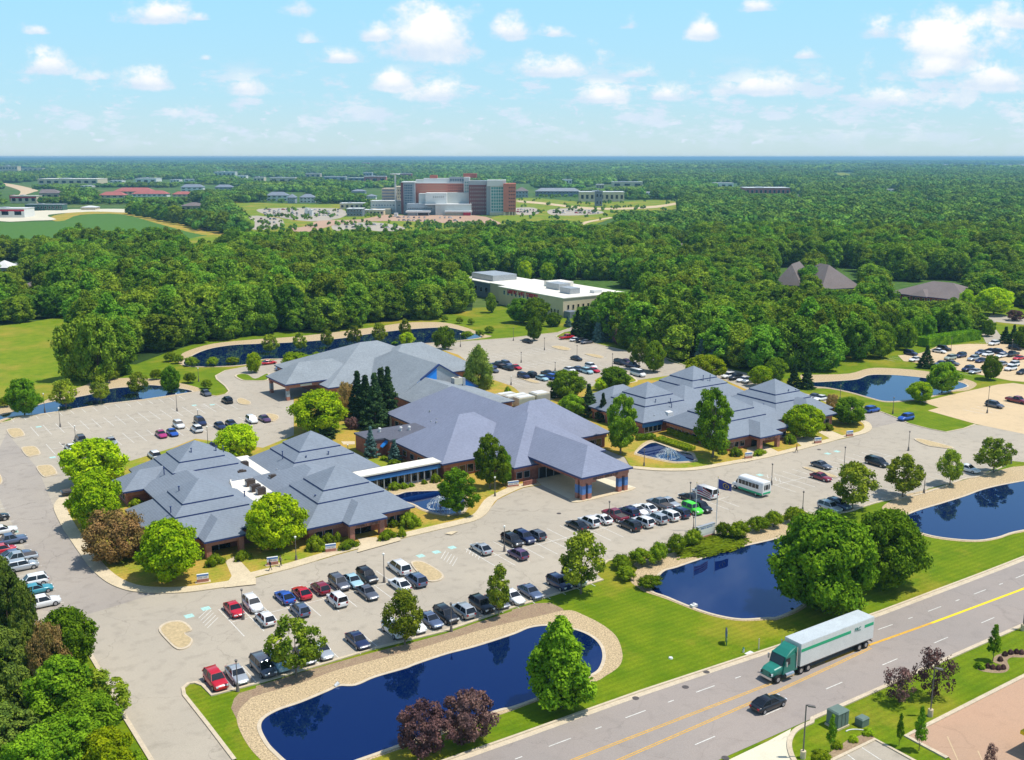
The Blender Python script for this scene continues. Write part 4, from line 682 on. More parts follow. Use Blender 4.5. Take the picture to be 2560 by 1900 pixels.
def pickup_meshes():
    out = {}; P = 'paint_white'; b = MB()
    loft(b, [(-2.85, .88, .5, 1.0), (-2.7, .97, .42, 1.08), (-.75, .98, .35, 1.12), (1.55, .98, .35, 1.12), (2.5, .94, .35, 1.05), (2.85, .84, .45, .85)], P)
    b.box(-2.6, -.85, -.78, .78, 1.085, 1.13, 'iron'); b.cube8([(-.5, -.68, 1.72), (.75, -.68, 1.72), (-.5, .68, 1.72), (.75, .68, 1.72), (-.4, -.62, 1.8), (.65, -.62, 1.8), (-.4, .62, 1.8), (.65, .62, 1.8)], P)
    for sg in (-1, 1):
        for x0, x1 in ((-.8, -.5), (1.35, .75), (.2, .1)): b.tube((x0, .87 * sg, 1.08), (x1, .68 * sg, 1.74), .06, .05, P, 5)
    out['body'] = b.mesh('body')
    def glass(q, nm): m = MB(); m.add(q, [(0, 1, 2, 3)], 'dark_glass'); m.add([(p[0], p[1], p[2] - .03) for p in q], [(3, 2, 1, 0)], 'iron'); out[nm] = m.mesh(nm.split('#')[0])
    c0, c1, r0, r1, bw, rw, zb, zt, e = -.8, 1.35, -.5, .75, .88, .68, 1.1, 1.73, .01
    glass([(c1, -bw, zb), (c1, bw, zb), (r1, rw, zt), (r1, -rw, zt)], 'windscreen'); glass([(c0, bw, zb), (c0, -bw, zb), (r0, -rw, zt), (r0, rw, zt)], 'rear_window'); glass([(c0, -bw + e, zb), (c1, -bw + e, zb), (r1, -rw + e, zt), (r0, -rw + e, zt)], 'side_window#0'); glass([(c1, bw - e, zb), (c0, bw - e, zb), (r0, rw - e, zt), (r1, rw - e, zt)], 'side_window#1')
    wr = .4; t = MB(); t.tube((0, -.12, 0), (0, .12, 0), wr, wr, 'tyre', 14); out['tyre'] = t.mesh('wheel'); t = MB(); t.tube((0, -.135, 0), (0, .135, 0), .25, .25, 'rim', 10); out['rim'] = t.mesh('rim')
    out['wheels'] = [(x, y) for x in (-1.75, 1.85) for y in (-.87, .87)]; out['wr'] = wr
    for i, sg in enumerate((-1, 1)):
        m = MB(); m.box(2.68, 2.83, sg * .62 - .15, sg * .62 + .15, .72, .92, 'headlight'); out[f'headlight#{i}'] = m.mesh('headlight'); m = MB(); m.box(-2.87, -2.75, sg * .76 - .08, sg * .76 + .08, .72, 1.0, 'taillight'); out[f'taillight#{i}'] = m.mesh('taillight')
    s = MB(); s.v = list(b.v); s.f = list(b.f); s.m = list(b.m); s.mats = list(b.mats); s.cube8([(c0, -bw, 1.09), (c1, -bw, 1.09), (c0, bw, 1.09), (c1, bw, 1.09), (r0, -rw, zt), (r1, -rw, zt), (r0, rw, zt), (r1, rw, zt)], 'dark_glass')
    for x, y in out['wheels']: s.tube((x, y - .1, wr), (x, y + .1, wr), wr, wr, 'tyre', 8)
    out['small'] = s.mesh('small_car'); return out
CM['pickup'] = pickup_meshes()
def paint(o, mname):
    o.material_slots[0].link = 'OBJECT'; o.material_slots[0].material = MATS[mname]
KINDNAME = dict(sedan='sedan', coupe='coupe', hatchback='hatchback', suv='suv', minivan='minivan', boxy_suv='suv', van='van', pickup='pickup_truck')
WORD = dict(sedan='sedan', coupe='coupe', hatchback='hatchback', suv='SUV', minivan='minivan', boxy_suv='boxy SUV', van='van', pickup='pickup truck')
COLW = dict(bluegrey='blue-grey', lightblue='light blue', teal='teal', sage='pale sage', grey='dark grey')
def car(kind, color, loc, rz, label, group, small=False):
    cm = CM[kind]; cat = 'pickup truck' if kind == 'pickup' else ('van' if 'van' in kind else 'car')
    if small:
        o = link(KINDNAME[kind], cm['small'], None, (*loc[:2], loc[2] if len(loc) > 2 else .02), rz); paint(o, 'paint_' + color); return tag(o, label, cat, group)
    r = thing(KINDNAME[kind], label, cat, (*loc[:2], .02), rz, group)
    b = link('body', cm['body'], r); paint(b, 'paint_' + color)
    for k in ('windscreen', 'rear_window', 'side_window#0', 'side_window#1', 'headlight#0', 'headlight#1', 'taillight#0', 'taillight#1'): link(k.split('#')[0], cm[k], r)
    for x, y in cm['wheels']:
        w = link('wheel', cm['tyre'], r, (x, y, cm['wr'])); link('rim', cm['rim'], w)
    return r
def row(name, group, items, small=False, cap=20):
    """items: (tile x, tile y) or (a,b) with tile None; sorted left to right; labels count along the row"""
    pts = []
    for t, x, y, kind, col, face, snap in items:
        a, b = (x, y) if t is None else at(t, x, y, .7)
        if snap is not None:
            if face in 'NS': b = snap
            else: a = snap
        pts.append((project(a, b)[0], a, b, kind, col, face))
    pts.sort()
    for i, (_, a, b, kind, col, face) in enumerate(pts):
        rz = {'S': -pi / 2, 'N': pi / 2, 'W': pi, 'E': 0}[face] + random.uniform(-.025, .025)
        where = f'{ordinal(i + 1)} from the left {name}' if len(pts) > 1 else name
        car(kind, col, (a, b), rz, f'{COLW.get(col, col)} {WORD[kind]} {where}', group, small)
r1, r2, r3 = 133.0, 127.7, 114.7
row('in the back row of the front-left car park', 'cars in the front-left car park', [('d0', 2040, 340, 'sedan', 'red', 'S', r1), (None, 46.4, 0, 'suv', 'white', 'S', r1), ('c1', 250, 1355, 'coupe', 'blue', 'N', r1), ('c1', 400, 1320, 'coupe', 'red', 'N', r1), ('c1', 570, 1290, 'hatchback', 'maroon', 'N', r1), ('c1', 730, 1245, 'suv', 'grey', 'S', r1), ('c1', 840, 1215, 'sedan', 'lightblue', 'S', r1 - .3), ('c1', 975, 1185, 'suv', 'black', 'S', r1), ('c1', 1245, 1105, 'minivan', 'white', 'N', r1 + .3)])
row('in the front row of the front-left car park', 'cars in the front-left car park', [('c1', 95, 1560, 'hatchback', 'white', 'N', r2), ('c1', 385, 1470, 'hatchback', 'bluegrey', 'N', r2), ('c1', 710, 1390, 'boxy_suv', 'white', 'N', r2), ('c1', 965, 1315, 'sedan', 'grey', 'S', r2), ('c1', 1245, 1245, 'sedan', 'white', 'N', r2), ('c1', 1395, 1215, 'suv', 'bluegrey', 'N', r2)])
row('around the striped bays before the fountain', 'cars in the middle of the front car park', [('c1', 1965, 940, 'sedan', 'silver', 'N', r1), ('c1', 2190, 850, 'suv', 'black', 'S', r1), ('c2', 100, 840, 'suv', 'navy', 'S', r1), ('c2', 190, 810, 'hatchback', 'grey', 'N', r1), ('c2', 50, 985, 'hatchback', 'purple', 'N', r2)])
row('along the kerb of the front pond', 'cars along the front pond', [('d0', 1880, 955, 'suv', 'red', 'S', r3), ('d0', 2065, 905, 'sedan', 'silver', 'S', r3), ('d1', 60, 830, 'minivan', 'grey', 'S', r3), ('d1', 215, 815, 'suv', 'lightblue', 'S', r3), ('d1', 430, 745, 'sedan', 'grey', 'S', r3), ('d1', 580, 700, 'sedan', 'silver', 'S', r3), ('d1', 880, 600, 'sedan', 'navy', 'S', r3), ('d1', 1200, 510, 'suv', 'white', 'S', r3), ('d1', 1410, 490, 'sedan', 'white', 'S', r3), ('d1', 1525, 430, 'sedan', 'bluegrey', 'S', r3), ('d1', 1650, 385, 'suv', 'black', 'S', r3), ('d1', 1820, 360, 'suv', 'silver', 'N', r3), ('d1', 1955, 295, 'suv', 'black', 'S', r3), (None, 75.4, 0, 'sedan', 'grey', 'S', r3),
   ('c2', 30, 1370, 'sedan', 'white', 'S', r3), ('c2', 155, 1310, 'sedan', 'bluegrey', 'S', r3), ('c2', 400, 1235, 'suv', 'navy', 'S', r3), ('c2', 530, 1200, 'suv', 'silver', 'S', r3)])
row('in the back row facing the canopy', 'cars in the busy rows near the canopy', [('c2', 545, 725, 'sedan', 'black', 'N', r1), ('c2', 665, 705, 'suv', 'white', 'N', r1), ('c2', 760, 670, 'sedan', 'white', 'N', r1), ('c2', 880, 645, 'pickup', 'maroon', 'N', r1), ('c2', 1000, 620, 'suv', 'navy', 'N', r1), ('c2', 1080, 600, 'sedan', 'white', 'S', r1), ('c2', 1170, 585, 'sedan', 'white', 'N', r1), ('c2', 1285, 555, 'pickup', 'grey', 'N', r1), ('c2', 1360, 535, 'sedan', 'silver', 'S', r1), ('c2', 1540, 490, 'sedan', 'black', 'N', r1), ('c2', 1720, 475, 'van', 'white', 'N', r1)])
row('in the front row facing the canopy', 'cars in the busy rows near the canopy', [('c2', 1030, 740, 'suv', 'black', 'N', r2), ('c2', 1140, 710, 'suv', 'white', 'N', r2), ('c2', 1250, 675, 'suv', 'silver', 'N', r2), ('c2', 1350, 650, 'suv', 'white', 'N', r2), ('c2', 1450, 630, 'suv', 'navy', 'N', r2), ('c2', 1548, 590, 'boxy_suv', 'green', 'S', r2), ('c2', 1668, 590, 'suv', 'black', 'S', r2)])
row('under the tree left of the right-hand pond', 'cars by the right-hand pond', [('c3', 520, 575, 'suv', 'silver', 'S', r3), ('c3', 620, 560, 'suv', 'bluegrey', 'S', r3)])
row('in the right front car park', 'cars in the right front car park', [('c3', 460, 210, 'coupe', 'grey', 'S', r1), ('c3', 465, 315, 'coupe', 'maroon', 'S', r2), ('c3', 945, 190, 'minivan', 'black', 'S', r2), ('c3', 1765, 250, 'sedan', 'white', 'S', r3), ('c3', 722, 225, 'sedan', 'grey', 'S', r2)])
row('in the car park at the left edge', 'cars parked at the left edge', [('c0', 20, 660, 'suv', 'black', 'E', 22.2), ('c0', 45, 775, 'sedan', 'white', 'E', 22.2), ('c0', 95, 868, 'pickup', 'bluegrey', 'E', 22.2), ('c0', 60, 940, 'hatchback', 'red', 'E', 20.8), ('c0', 160, 985, 'sedan', 'bluegrey', 'E', 22.2), ('c0', 150, 1030, 'pickup', 'silver', 'W', 22.2), ('c0', 190, 1090, 'suv', 'silver', 'E', 22.2), ('c0', 260, 1230, 'suv', 'white', 'W', 22.2), ('c0', 310, 1292, 'sedan', 'teal', 'E', 22.2), ('c0', 400, 1400, 'suv', 'white', 'E', 22.2)])
row('in the half-empty lot behind the left clinic', 'cars in the rear left lot', [('b0', 615, 1275, 'sedan', 'white', 'N', 233.1), ('b0', 700, 1205, 'suv', 'grey', 'N', 239), ('b0', 970, 1225, 'sedan', 'silver', 'S', 233.1), ('b0', 1340, 1345, 'suv', 'white', 'N', 216.6), ('b0', 1405, 1165, 'sedan', 'magenta', 'S', 233), ('b0', 1500, 1150, 'sedan', 'blue', 'S', 233), ('b0', 1550, 1080, 'suv', 'white', 'S', 239), ('b0', 1705, 1115, 'suv', 'white', 'N', 233), ('b0', 1740, 1055, 'minivan', 'navy', 'S', 239.2), ('b0', 1915, 1090, 'sedan', 'navy', 'S', 233), ('b0', 2010, 1070, 'sedan', 'navy', 'S', 233.3), ('b0', 2190, 1040, 'suv', 'white', 'S', 234), ('b0', 1790, 805, 'sedan', 'grey', 'S', 268.8), ('b0', 1975, 870, 'suv', 'black', 'N', 257.1), ('b0', 1885, 1270, 'sedan', 'black', 'S', 216.5), ('b1', 70, 1025, 'sedan', 'purple', 'S', 233.5), ('c0', 670, 440, 'pickup', 'black', 'E', None), ('b1', 110, 540, 'sedan', 'red', 'E', None), ('b1', 230, 590, 'suv', 'bluegrey', 'W', None)], True)
row('in the lot beyond the willow', 'cars in the lot behind the central building', [(None, 166.6 + 2.75 * i, 0, k, c, f, bb) for i, k, c, f, bb in ((0, 'suv', 'navy', 'S', 239.3), (1, 'sedan', 'lightblue', 'S', 234), (1, 'suv', 'black', 'N', 239.5), (2, 'suv', 'blue', 'N', 234), (3, 'sedan', 'black', 'N', 239.3), (3, 'suv', 'bluegrey', 'S', 234), (6, 'sedan', 'white', 'S', 239.2), (7, 'sedan', 'bluegrey', 'N', 239.2), (7, 'suv', 'lightblue', 'S', 234.4), (9, 'suv', 'white', 'S', 239.4), (8, 'coupe', 'red', 'S', 234.6), (13, 'suv', 'black', 'S', 239.2), (14, 'sedan', 'purple', 'S', 239.2), (13, 'pickup', 'navy', 'S', 233.4))] + [('b2', 560, 505, 'sedan', 'black', 'S', 251.9), ('b2', 1095, 640, 'van', 'white', 'S', None), ('b2', 135, 355, 'sedan', 'black', 'S', None), ('b2', 475, 322, 'pickup', 'red', 'E', 216.4), ('b2', 555, 340, 'sedan', 'white', 'E', 216.4), ('b2', 600, 352, 'suv', 'black', 'E', 216.4), ('b2', 645, 362, 'sedan', 'grey', 'E', 216.4)], True)
row('in the car cluster beside the willow', 'cars in the lot behind the central building', [(None, a, b, k, c, f, None) for a, b, k, c, f in ((158.5, 251.5, 'sedan', 'black', 'S'), (161.3, 251.6, 'suv', 'navy', 'S'), (161.4, 256.6, 'sedan', 'black', 'N'), (164.0, 251.4, 'sedan', 'grey', 'S'), (164.1, 256.7, 'suv', 'black', 'N'), (166.8, 256.5, 'sedan', 'navy', 'S'), (169.6, 256.6, 'pickup', 'black', 'N'), (172.4, 256.6, 'suv', 'bluegrey', 'S'), (172.2, 251.2, 'coupe', 'red', 'S'), (169.5, 251.5, 'sedan', 'black', 'N'))], True)
row('behind the right-hand clinic', 'cars behind the right clinic', [('b2', 1890, 655, 'suv', 'white', 'W', 215.3), ('b2', 1950, 670, 'suv', 'black', 'W', 215.3), ('b2', 2000, 690, 'sedan', 'white', 'W', 215.3), ('b2', 2055, 700, 'suv', 'silver', 'W', 215.3), ('b3', 430, 830, 'sedan', 'grey', 'W', 214.6), ('b3', 485, 845, 'sedan', 'white', 'W', 214.6)], True)
row('between the right clinic and the tan lot', 'cars right of the right clinic', [('b3', 905, 950, 'suv', 'blue', 'E', None), ('b3', 1200, 1020, 'suv', 'blue', 'W', None), ('b3', 1970, 910, 'suv', 'grey', 'S', None), ('b3', 2165, 870, 'pickup', 'maroon', 'S', None)], True)
row('in the tan lot beyond the right rear pond', 'cars in the far tan lot', [('b3', x, y, k, c, f, None) for x, y, k, c, f in ((1240, 460, 'suv', 'navy', 'S'), (1280, 512, 'sedan', 'white', 'W'), (1530, 420, 'suv', 'black', 'S'), (1488, 440, 'sedan', 'white', 'S'), (1585, 500, 'suv', 'sage', 'W'), (1675, 480, 'suv', 'navy', 'W'), (1785, 507, 'suv', 'silver', 'W'), (1855, 522, 'sedan', 'navy', 'W'), (1965, 375, 'suv', 'white', 'W'), (1850, 452, 'sedan', 'bluegrey', 'W'), (1912, 466, 'sedan', 'white', 'W'), (1950, 440, 'sedan', 'navy', 'S'), (2012, 450, 'suv', 'navy', 'S'), (2030, 480, 'sedan', 'white', 'W'), (2125, 470, 'pickup', 'black', 'W'), (2180, 500, 'coupe', 'red', 'W'), (2150, 415, 'suv', 'black', 'S'), (2030, 552, 'sedan', 'silver', 'W'), (2135, 558, 'suv', 'white', 'W'), (2110, 592, 'suv', 'white', 'W'), (1740, 597, 'suv', 'navy', 'W'), (1800, 617, 'sedan', 'silver', 'W'), (2215, 622, 'sedan', 'black', 'W'), (1500, 548, 'sedan', 'bluegrey', 'W'), (1600, 545, 'sedan', 'grey', 'S'), (2200, 390, 'sedan', 'grey', 'S'))], True)
car('sedan', 'black', (*at('d2', 2230, 1155, .6), .03), 0.0, 'black car driving on the avenue just below the truck', None)
# ---- shuttle bus
def bus(loc, rz):
    r = thing('shuttle_bus', 'white shuttle bus with a green skirt stripe waiting beyond the flagpoles', 'bus', (*loc, .02), rz)
    b = MB(); loft(b, [(-3.9, 1.15, .5, 2.9), (-3.8, 1.2, .45, 3.0), (2.0, 1.2, .45, 3.0), (2.35, 1.05, .5, 2.75)], 'paint_white'); loft(b, [(2.2, 1.0, .45, 1.5), (3.4, .98, .45, 1.35), (3.9, .85, .5, 1.05)], 'paint_white')
    b.box(2.2, 2.55, -.98, .98, 1.4, 2.3, 'paint_white'); b.build('body', r)
    MB().box(-3.7, 1.9, -1.235, 1.235, .5, .85, 'truck_stripe').build('skirt_stripe', r); MB().box(-3.96, -3.9, -1.0, 1.0, .7, 1.0, 'truck_stripe').build('rear_stripe', r)
    for s in (-1, 1):
        for i in range(6): MB().box(-2.9 + i * .82, -2.2 + i * .82, s * 1.19, s * 1.225, 1.55, 2.35, 'dark_glass').build('window', r)
        w = MB(); w.cube8([(2.0, s * 1.05 - .03, 1.5), (2.9, s * .97 - .03, 1.5), (2.0, s * 1.05 + .03, 1.5), (2.9, s * .97 + .03, 1.5), (2.0, s * 1.05 - .03, 2.2), (2.5, s * .97 - .03, 2.2), (2.0, s * 1.05 + .03, 2.2), (2.5, s * .97 + .03, 2.2)], 'dark_glass'); w.build('cab_window', r)
        MB().box(-3.96, -3.9, s * .6 - .12, s * .6 + .12, 1.5, 2.4, 'dark_glass').build('rear_window', r)
    MB().box(-3.95, -3.9, -.28, .28, 1.5, 2.4, 'dark_glass').build('rear_door_window', r)
    m = MB(); m.cube8([(2.9, -.9, 1.42), (2.93, -.9, 1.42), (2.9, .9, 1.42), (2.93, .9, 1.42), (2.5, -.85, 2.25), (2.53, -.85, 2.25), (2.5, .85, 2.25), (2.53, .85, 2.25)], 'dark_glass'); m.build('windscreen', r)
    for x, y in ((-2.3, -1.1), (-2.3, 1.1), (2.9, -.95), (2.9, .95)): w = MB().tube((0, -.12, 0), (0, .12, 0), .4, .4, 'tyre', 14).build('wheel', r, (x, y, .4)); MB().tube((0, -.14, 0), (0, .14, 0), .2, .2, 'rim', 8).build('rim', w)
bus(at('c2', 2075, 400, 1.2), pi / 2 + .03)
# ---- articulated lorry, heading left along the avenue
T = thing('semi_truck', 'semi truck with a green tractor and long white trailer driving on the avenue', 'truck', (94.4, 78.05, .03), pi)
m = MB(); m.box(-14.2, -.25, -1.3, 1.3, 1.15, 4.05, 'trailer_white'); tr = m.build('trailer', T); MB().box(-14.18, -.28, -1.28, 1.28, 4.05, 4.10, 'trailer_roof').build('trailer_roof', tr)
# side stripe on both flanks, interrupted by lettering near the rear
for s in (-1, 1):
    for x0, x1 in ((-9.6, -.3), (-14.1, -12.3)): MB().box(x0, x1, s * 1.3 - .015, s * 1.3 + .015, 3.02, 3.42, 'truck_stripe').build('side_stripe', tr)
letters(tr, 'FRC', (-10.95, 1.32, 2.98), .72, 'truck_green', pi, 'lettering', .02)
m = MB(); m.box(-14.0, -.4, -1.22, 1.22, .95, 1.148, 'iron'); m.build('underframe', tr); MB().box(-14.3, -14.2, -1.2, 1.2, .55, .7, 'iron').build('rear_bumper', tr)
for x in (-12.9, -11.6):
    for s in (-1, 1): w = MB().tube((0, -.28, 0), (0, .28, 0), .5, .5, 'tyre', 16).build('wheel', T, (x, s * 1.0, .5)); MB().tube((0, -.3, 0), (0, .3, 0), .27, .27, 'rim', 10).build('rim', w)
c = MB(); c.cube8([(.15, -1.2, .9), (2.7, -1.2, .9), (.15, 1.2, .9), (2.7, 1.2, .9), (.2, -1.15, 3.2), (2.2, -1.12, 3.0), (.2, 1.15, 3.2), (2.2, 1.12, 3.0)], 'truck_green'); c.cube8([(.2, -1.1, 3.2), (2.15, -1.1, 2.98), (.2, 1.1, 3.2), (2.15, 1.1, 2.98), (.25, -1.0, 3.85), (1.2, -.9, 3.5), (.25, 1.0, 3.85), (1.2, .9, 3.5)], 'truck_green')
loft(c, [(2.6, 1.05, .8, 1.95), (3.8, .95, .75, 1.75), (4.35, .8, .75, 1.5)], 'truck_green'); c.build('cab', T)
m = MB(); m.cube8([(2.66, -1.0, 1.95), (2.72, -1.0, 1.95), (2.66, 1.0, 1.95), (2.72, 1.0, 1.95), (2.24, -.98, 2.9), (2.3, -.98, 2.9), (2.24, .98, 2.9), (2.3, .98, 2.9)], 'dark_glass'); m.build('windscreen', T)
for s in (-1, 1):
    MB().cube8([(1.5, s * 1.2 - .02, 2.0), (2.4, s * 1.19 - .02, 2.0), (1.5, s * 1.2 + .02, 2.0), (2.4, s * 1.19 + .02, 2.0), (1.5, s * 1.17 - .02, 2.8), (2.2, s * 1.15 - .02, 2.8), (1.5, s * 1.17 + .02, 2.8), (2.2, s * 1.15 + .02, 2.8)], 'dark_glass').build('side_window', T)
    MB().tube((1.0, s * 1.25, .75), (2.4, s * 1.25, .75), .3, .3, 'chrome', 12).build('fuel_tank', T); MB().tube((.35, s * 1.25, 1.2), (.35, s * 1.25, 3.9), .08, .08, 'chrome', 8).build('exhaust_stack', T); MB().box(4.1, 4.35, s * .72 - .18, s * .72 + .18, 1.0, 1.3, 'headlight').build('headlight', T)
    MB().box(2.3, 2.5, s * 1.45 - .08, s * 1.45 + .08, 2.0, 2.6, 'chrome').build('mirror', T)
    for x in (-1.9, -.6, 3.5): w = MB().tube((0, -.22, 0), (0, .22, 0), .5, .5, 'tyre', 16).build('wheel', T, (x, s * 1.0, .5)); MB().tube((0, -.24, 0), (0, .24, 0), .27, .27, 'rim', 10).build('rim', w)
MB().box(-2.6, 3.9, -.45, .45, .55, .9, 'iron').build('chassis', T); MB().box(4.3, 4.42, -.9, .9, .5, .8, 'chrome').build('bumper', T)
# ================================================================== FOLIAGE
def prof_round(t): return math.sqrt(max(0, 1 - (2 * t - 1) ** 2)) ** .8
def prof_egg(t): return math.sqrt(max(0, 1 - (2 * t ** .8 - 1) ** 2)) ** .9
def prof_pyr(t): return min(1, t * 5 + .35) * (1 - t) ** .62
def prof_spade(t): return min(1, t * 4 + .45) * (1 - t ** 1.7) ** .8
def prof_cone(t): return min(1, .75 + t * 3) * (1 - t) ** .95
def prof_tall(t): return min(1, .5 + t * 2) * (1 - t ** 3.2) ** .9
def prof_flat(t): return math.sqrt(max(0, 1 - t * t))
ICO = None
def ico():
    global ICO
    if ICO is None:
        bm = bmesh.new(); bmesh.ops.create_icosphere(bm, subdivisions=1, radius=1); ICO = (np.array([v.co[:] for v in bm.verts]), np.array([[v.index for v in f.verts] for f in bm.faces])); bm.free()
    return ICO
def crown_mesh(name, seed, R, H, z0, prof, ncl, rc, nleaf, leaf, m, core=.78, droop=0.0, flat=.8, lump=.18, up=.25, shell=.55, twig=None):
    """foliage: clumps spread through the crown's volume, each a shell of leaf-sized faces round a small dark-free core"""
    r = np.random.default_rng(seed); V = []; Fq = []; C = []; Rr = []
    ph = r.random(4) * 6.28
    for i in range(ncl):
        t = (i + r.random()) / ncl; a_ = i * 2.39996; rad = prof(t) * R * (1 + .16 * sin(2 * a_ + ph[0]) + .12 * sin(3 * a_ + 5 * t + ph[1])) if R > 1.5 else prof(t) * R; q = (shell + (1 - shell) * math.sqrt(r.random())) * max(0, rad - rc * .55) if rad > rc * .5 else 0
        a = i * 2.39996 + r.random() * .9; s = rc * (1 + (r.random() - .5) * 2 * lump) * (.55 + .45 * min(1, rad / R * 1.3))
        C.append((q * cos(a), q * sin(a), z0 + t * H * .97 + (0 if t < .9 else 0) - droop * q)); Rr.append(s)
    C = np.array(C); Rr = np.array(Rr)
    w = Rr ** 2; idx = r.choice(ncl, nleaf, p=w / w.sum())
    d = r.normal(size=(nleaf, 3)); d /= np.linalg.norm(d, axis=1)[:, None]
    # favour the outside of the crown
    cen = np.array([0, 0, z0 + H * .45]); outw = C[idx] - cen; outw /= (np.linalg.norm(outw, axis=1)[:, None] + 1e-6)
    d = d + outw * .55; d /= np.linalg.norm(d, axis=1)[:, None]
    sc3 = np.array([1, 1, flat]); rr = (Rr[idx] * (.62 + .55 * r.random(nleaf)))[:, None]
    p = C[idx] + d * rr * sc3 * (1 + .32 * r.random(nleaf)[:, None] ** 3)
    n = d + r.normal(size=(nleaf, 3)) * .55 + np.array([0, 0, up]); n /= np.linalg.norm(n, axis=1)[:, None]
    tt = np.cross(n, r.normal(size=(nleaf, 3))); tt /= np.linalg.norm(tt, axis=1)[:, None]; bb = np.cross(n, tt)
    ls = (leaf * (.6 + .8 * r.random(nleaf)))[:, None]
    quad = np.stack([p + tt * ls * .62, p + bb * ls * .42, p - tt * ls * .62, p - bb * ls * .42], axis=1).reshape(-1, 3)
    verts = [quad]; tri = []; nv = len(quad)
    loops = [np.arange(nv)]; ltot = [np.full(nleaf, 4)]
    if core > 0:
        iv, fi = ico()
        for c, s in zip(C, Rr):
            jit = 1 + (r.random(len(iv))[:, None] - .5) * .5
            verts.append(c + iv * jit * s * core * sc3); loops.append(fi.ravel() + nv); ltot.append(np.full(len(fi), 3)); nv += len(iv)
    verts = np.concatenate(verts); loops = np.concatenate(loops); ltot = np.concatenate(ltot)
    me = bpy.data.meshes.new(name); me.vertices.add(len(verts)); me.vertices.foreach_set('co', verts.ravel().astype(np.float32))
    me.loops.add(len(loops)); me.loops.foreach_set('vertex_index', loops.astype(np.int32))
    me.polygons.add(len(ltot)); st = np.concatenate([[0], np.cumsum(ltot)[:-1]]); me.polygons.foreach_set('loop_start', st.astype(np.int32)); me.polygons.foreach_set('loop_total', ltot.astype(np.int32))
    me.materials.append(MATS[m]); me.update(calc_edges=True); return me
def trunk_mesh(seed, h, r0, top, limbs, R, m='bark'):
    R_ = random.Random(seed); mb = MB(); px_, py_ = 0, 0; segs = 5; pts = [(0, 0, -.05)]
    for i in range(1, segs + 1): px_ += R_.uniform(-.06, .06) * h * .1; py_ += R_.uniform(-.06, .06) * h * .1; pts.append((px_, py_, top * i / segs))
    for i in range(segs): mb.tube(pts[i], pts[i + 1], r0 * (1 - .78 * i / segs) * (1.25 if i == 0 else 1), r0 * (1 - .78 * (i + 1) / segs), m, 7, False)
    for k in range(limbs):
        f = R_.uniform(.25, .85); j = min(segs - 1, int(f * segs)); p = pts[j]; a = k * 2.4 + R_.random(); l = R * R_.uniform(.45, .8)
        e = (p[0] + cos(a) * l * .55, p[1] + sin(a) * l * .55, p[2] + l * .5); e2 = (p[0] + cos(a) * l, p[1] + sin(a) * l, p[2] + l * 1.05)
        mb.tube(p, e, r0 * .36, r0 * .22, m, 5, False); mb.tube(e, e2, r0 * .22, r0 * .07, m, 5, False)
        for q in (-.6, .6): mb.tube(e, (e[0] + cos(a + q) * l * .5, e[1] + sin(a + q) * l * .5, e[2] + l * .45), r0 * .16, r0 * .05, m, 4, False)
    return mb.mesh('trunk')
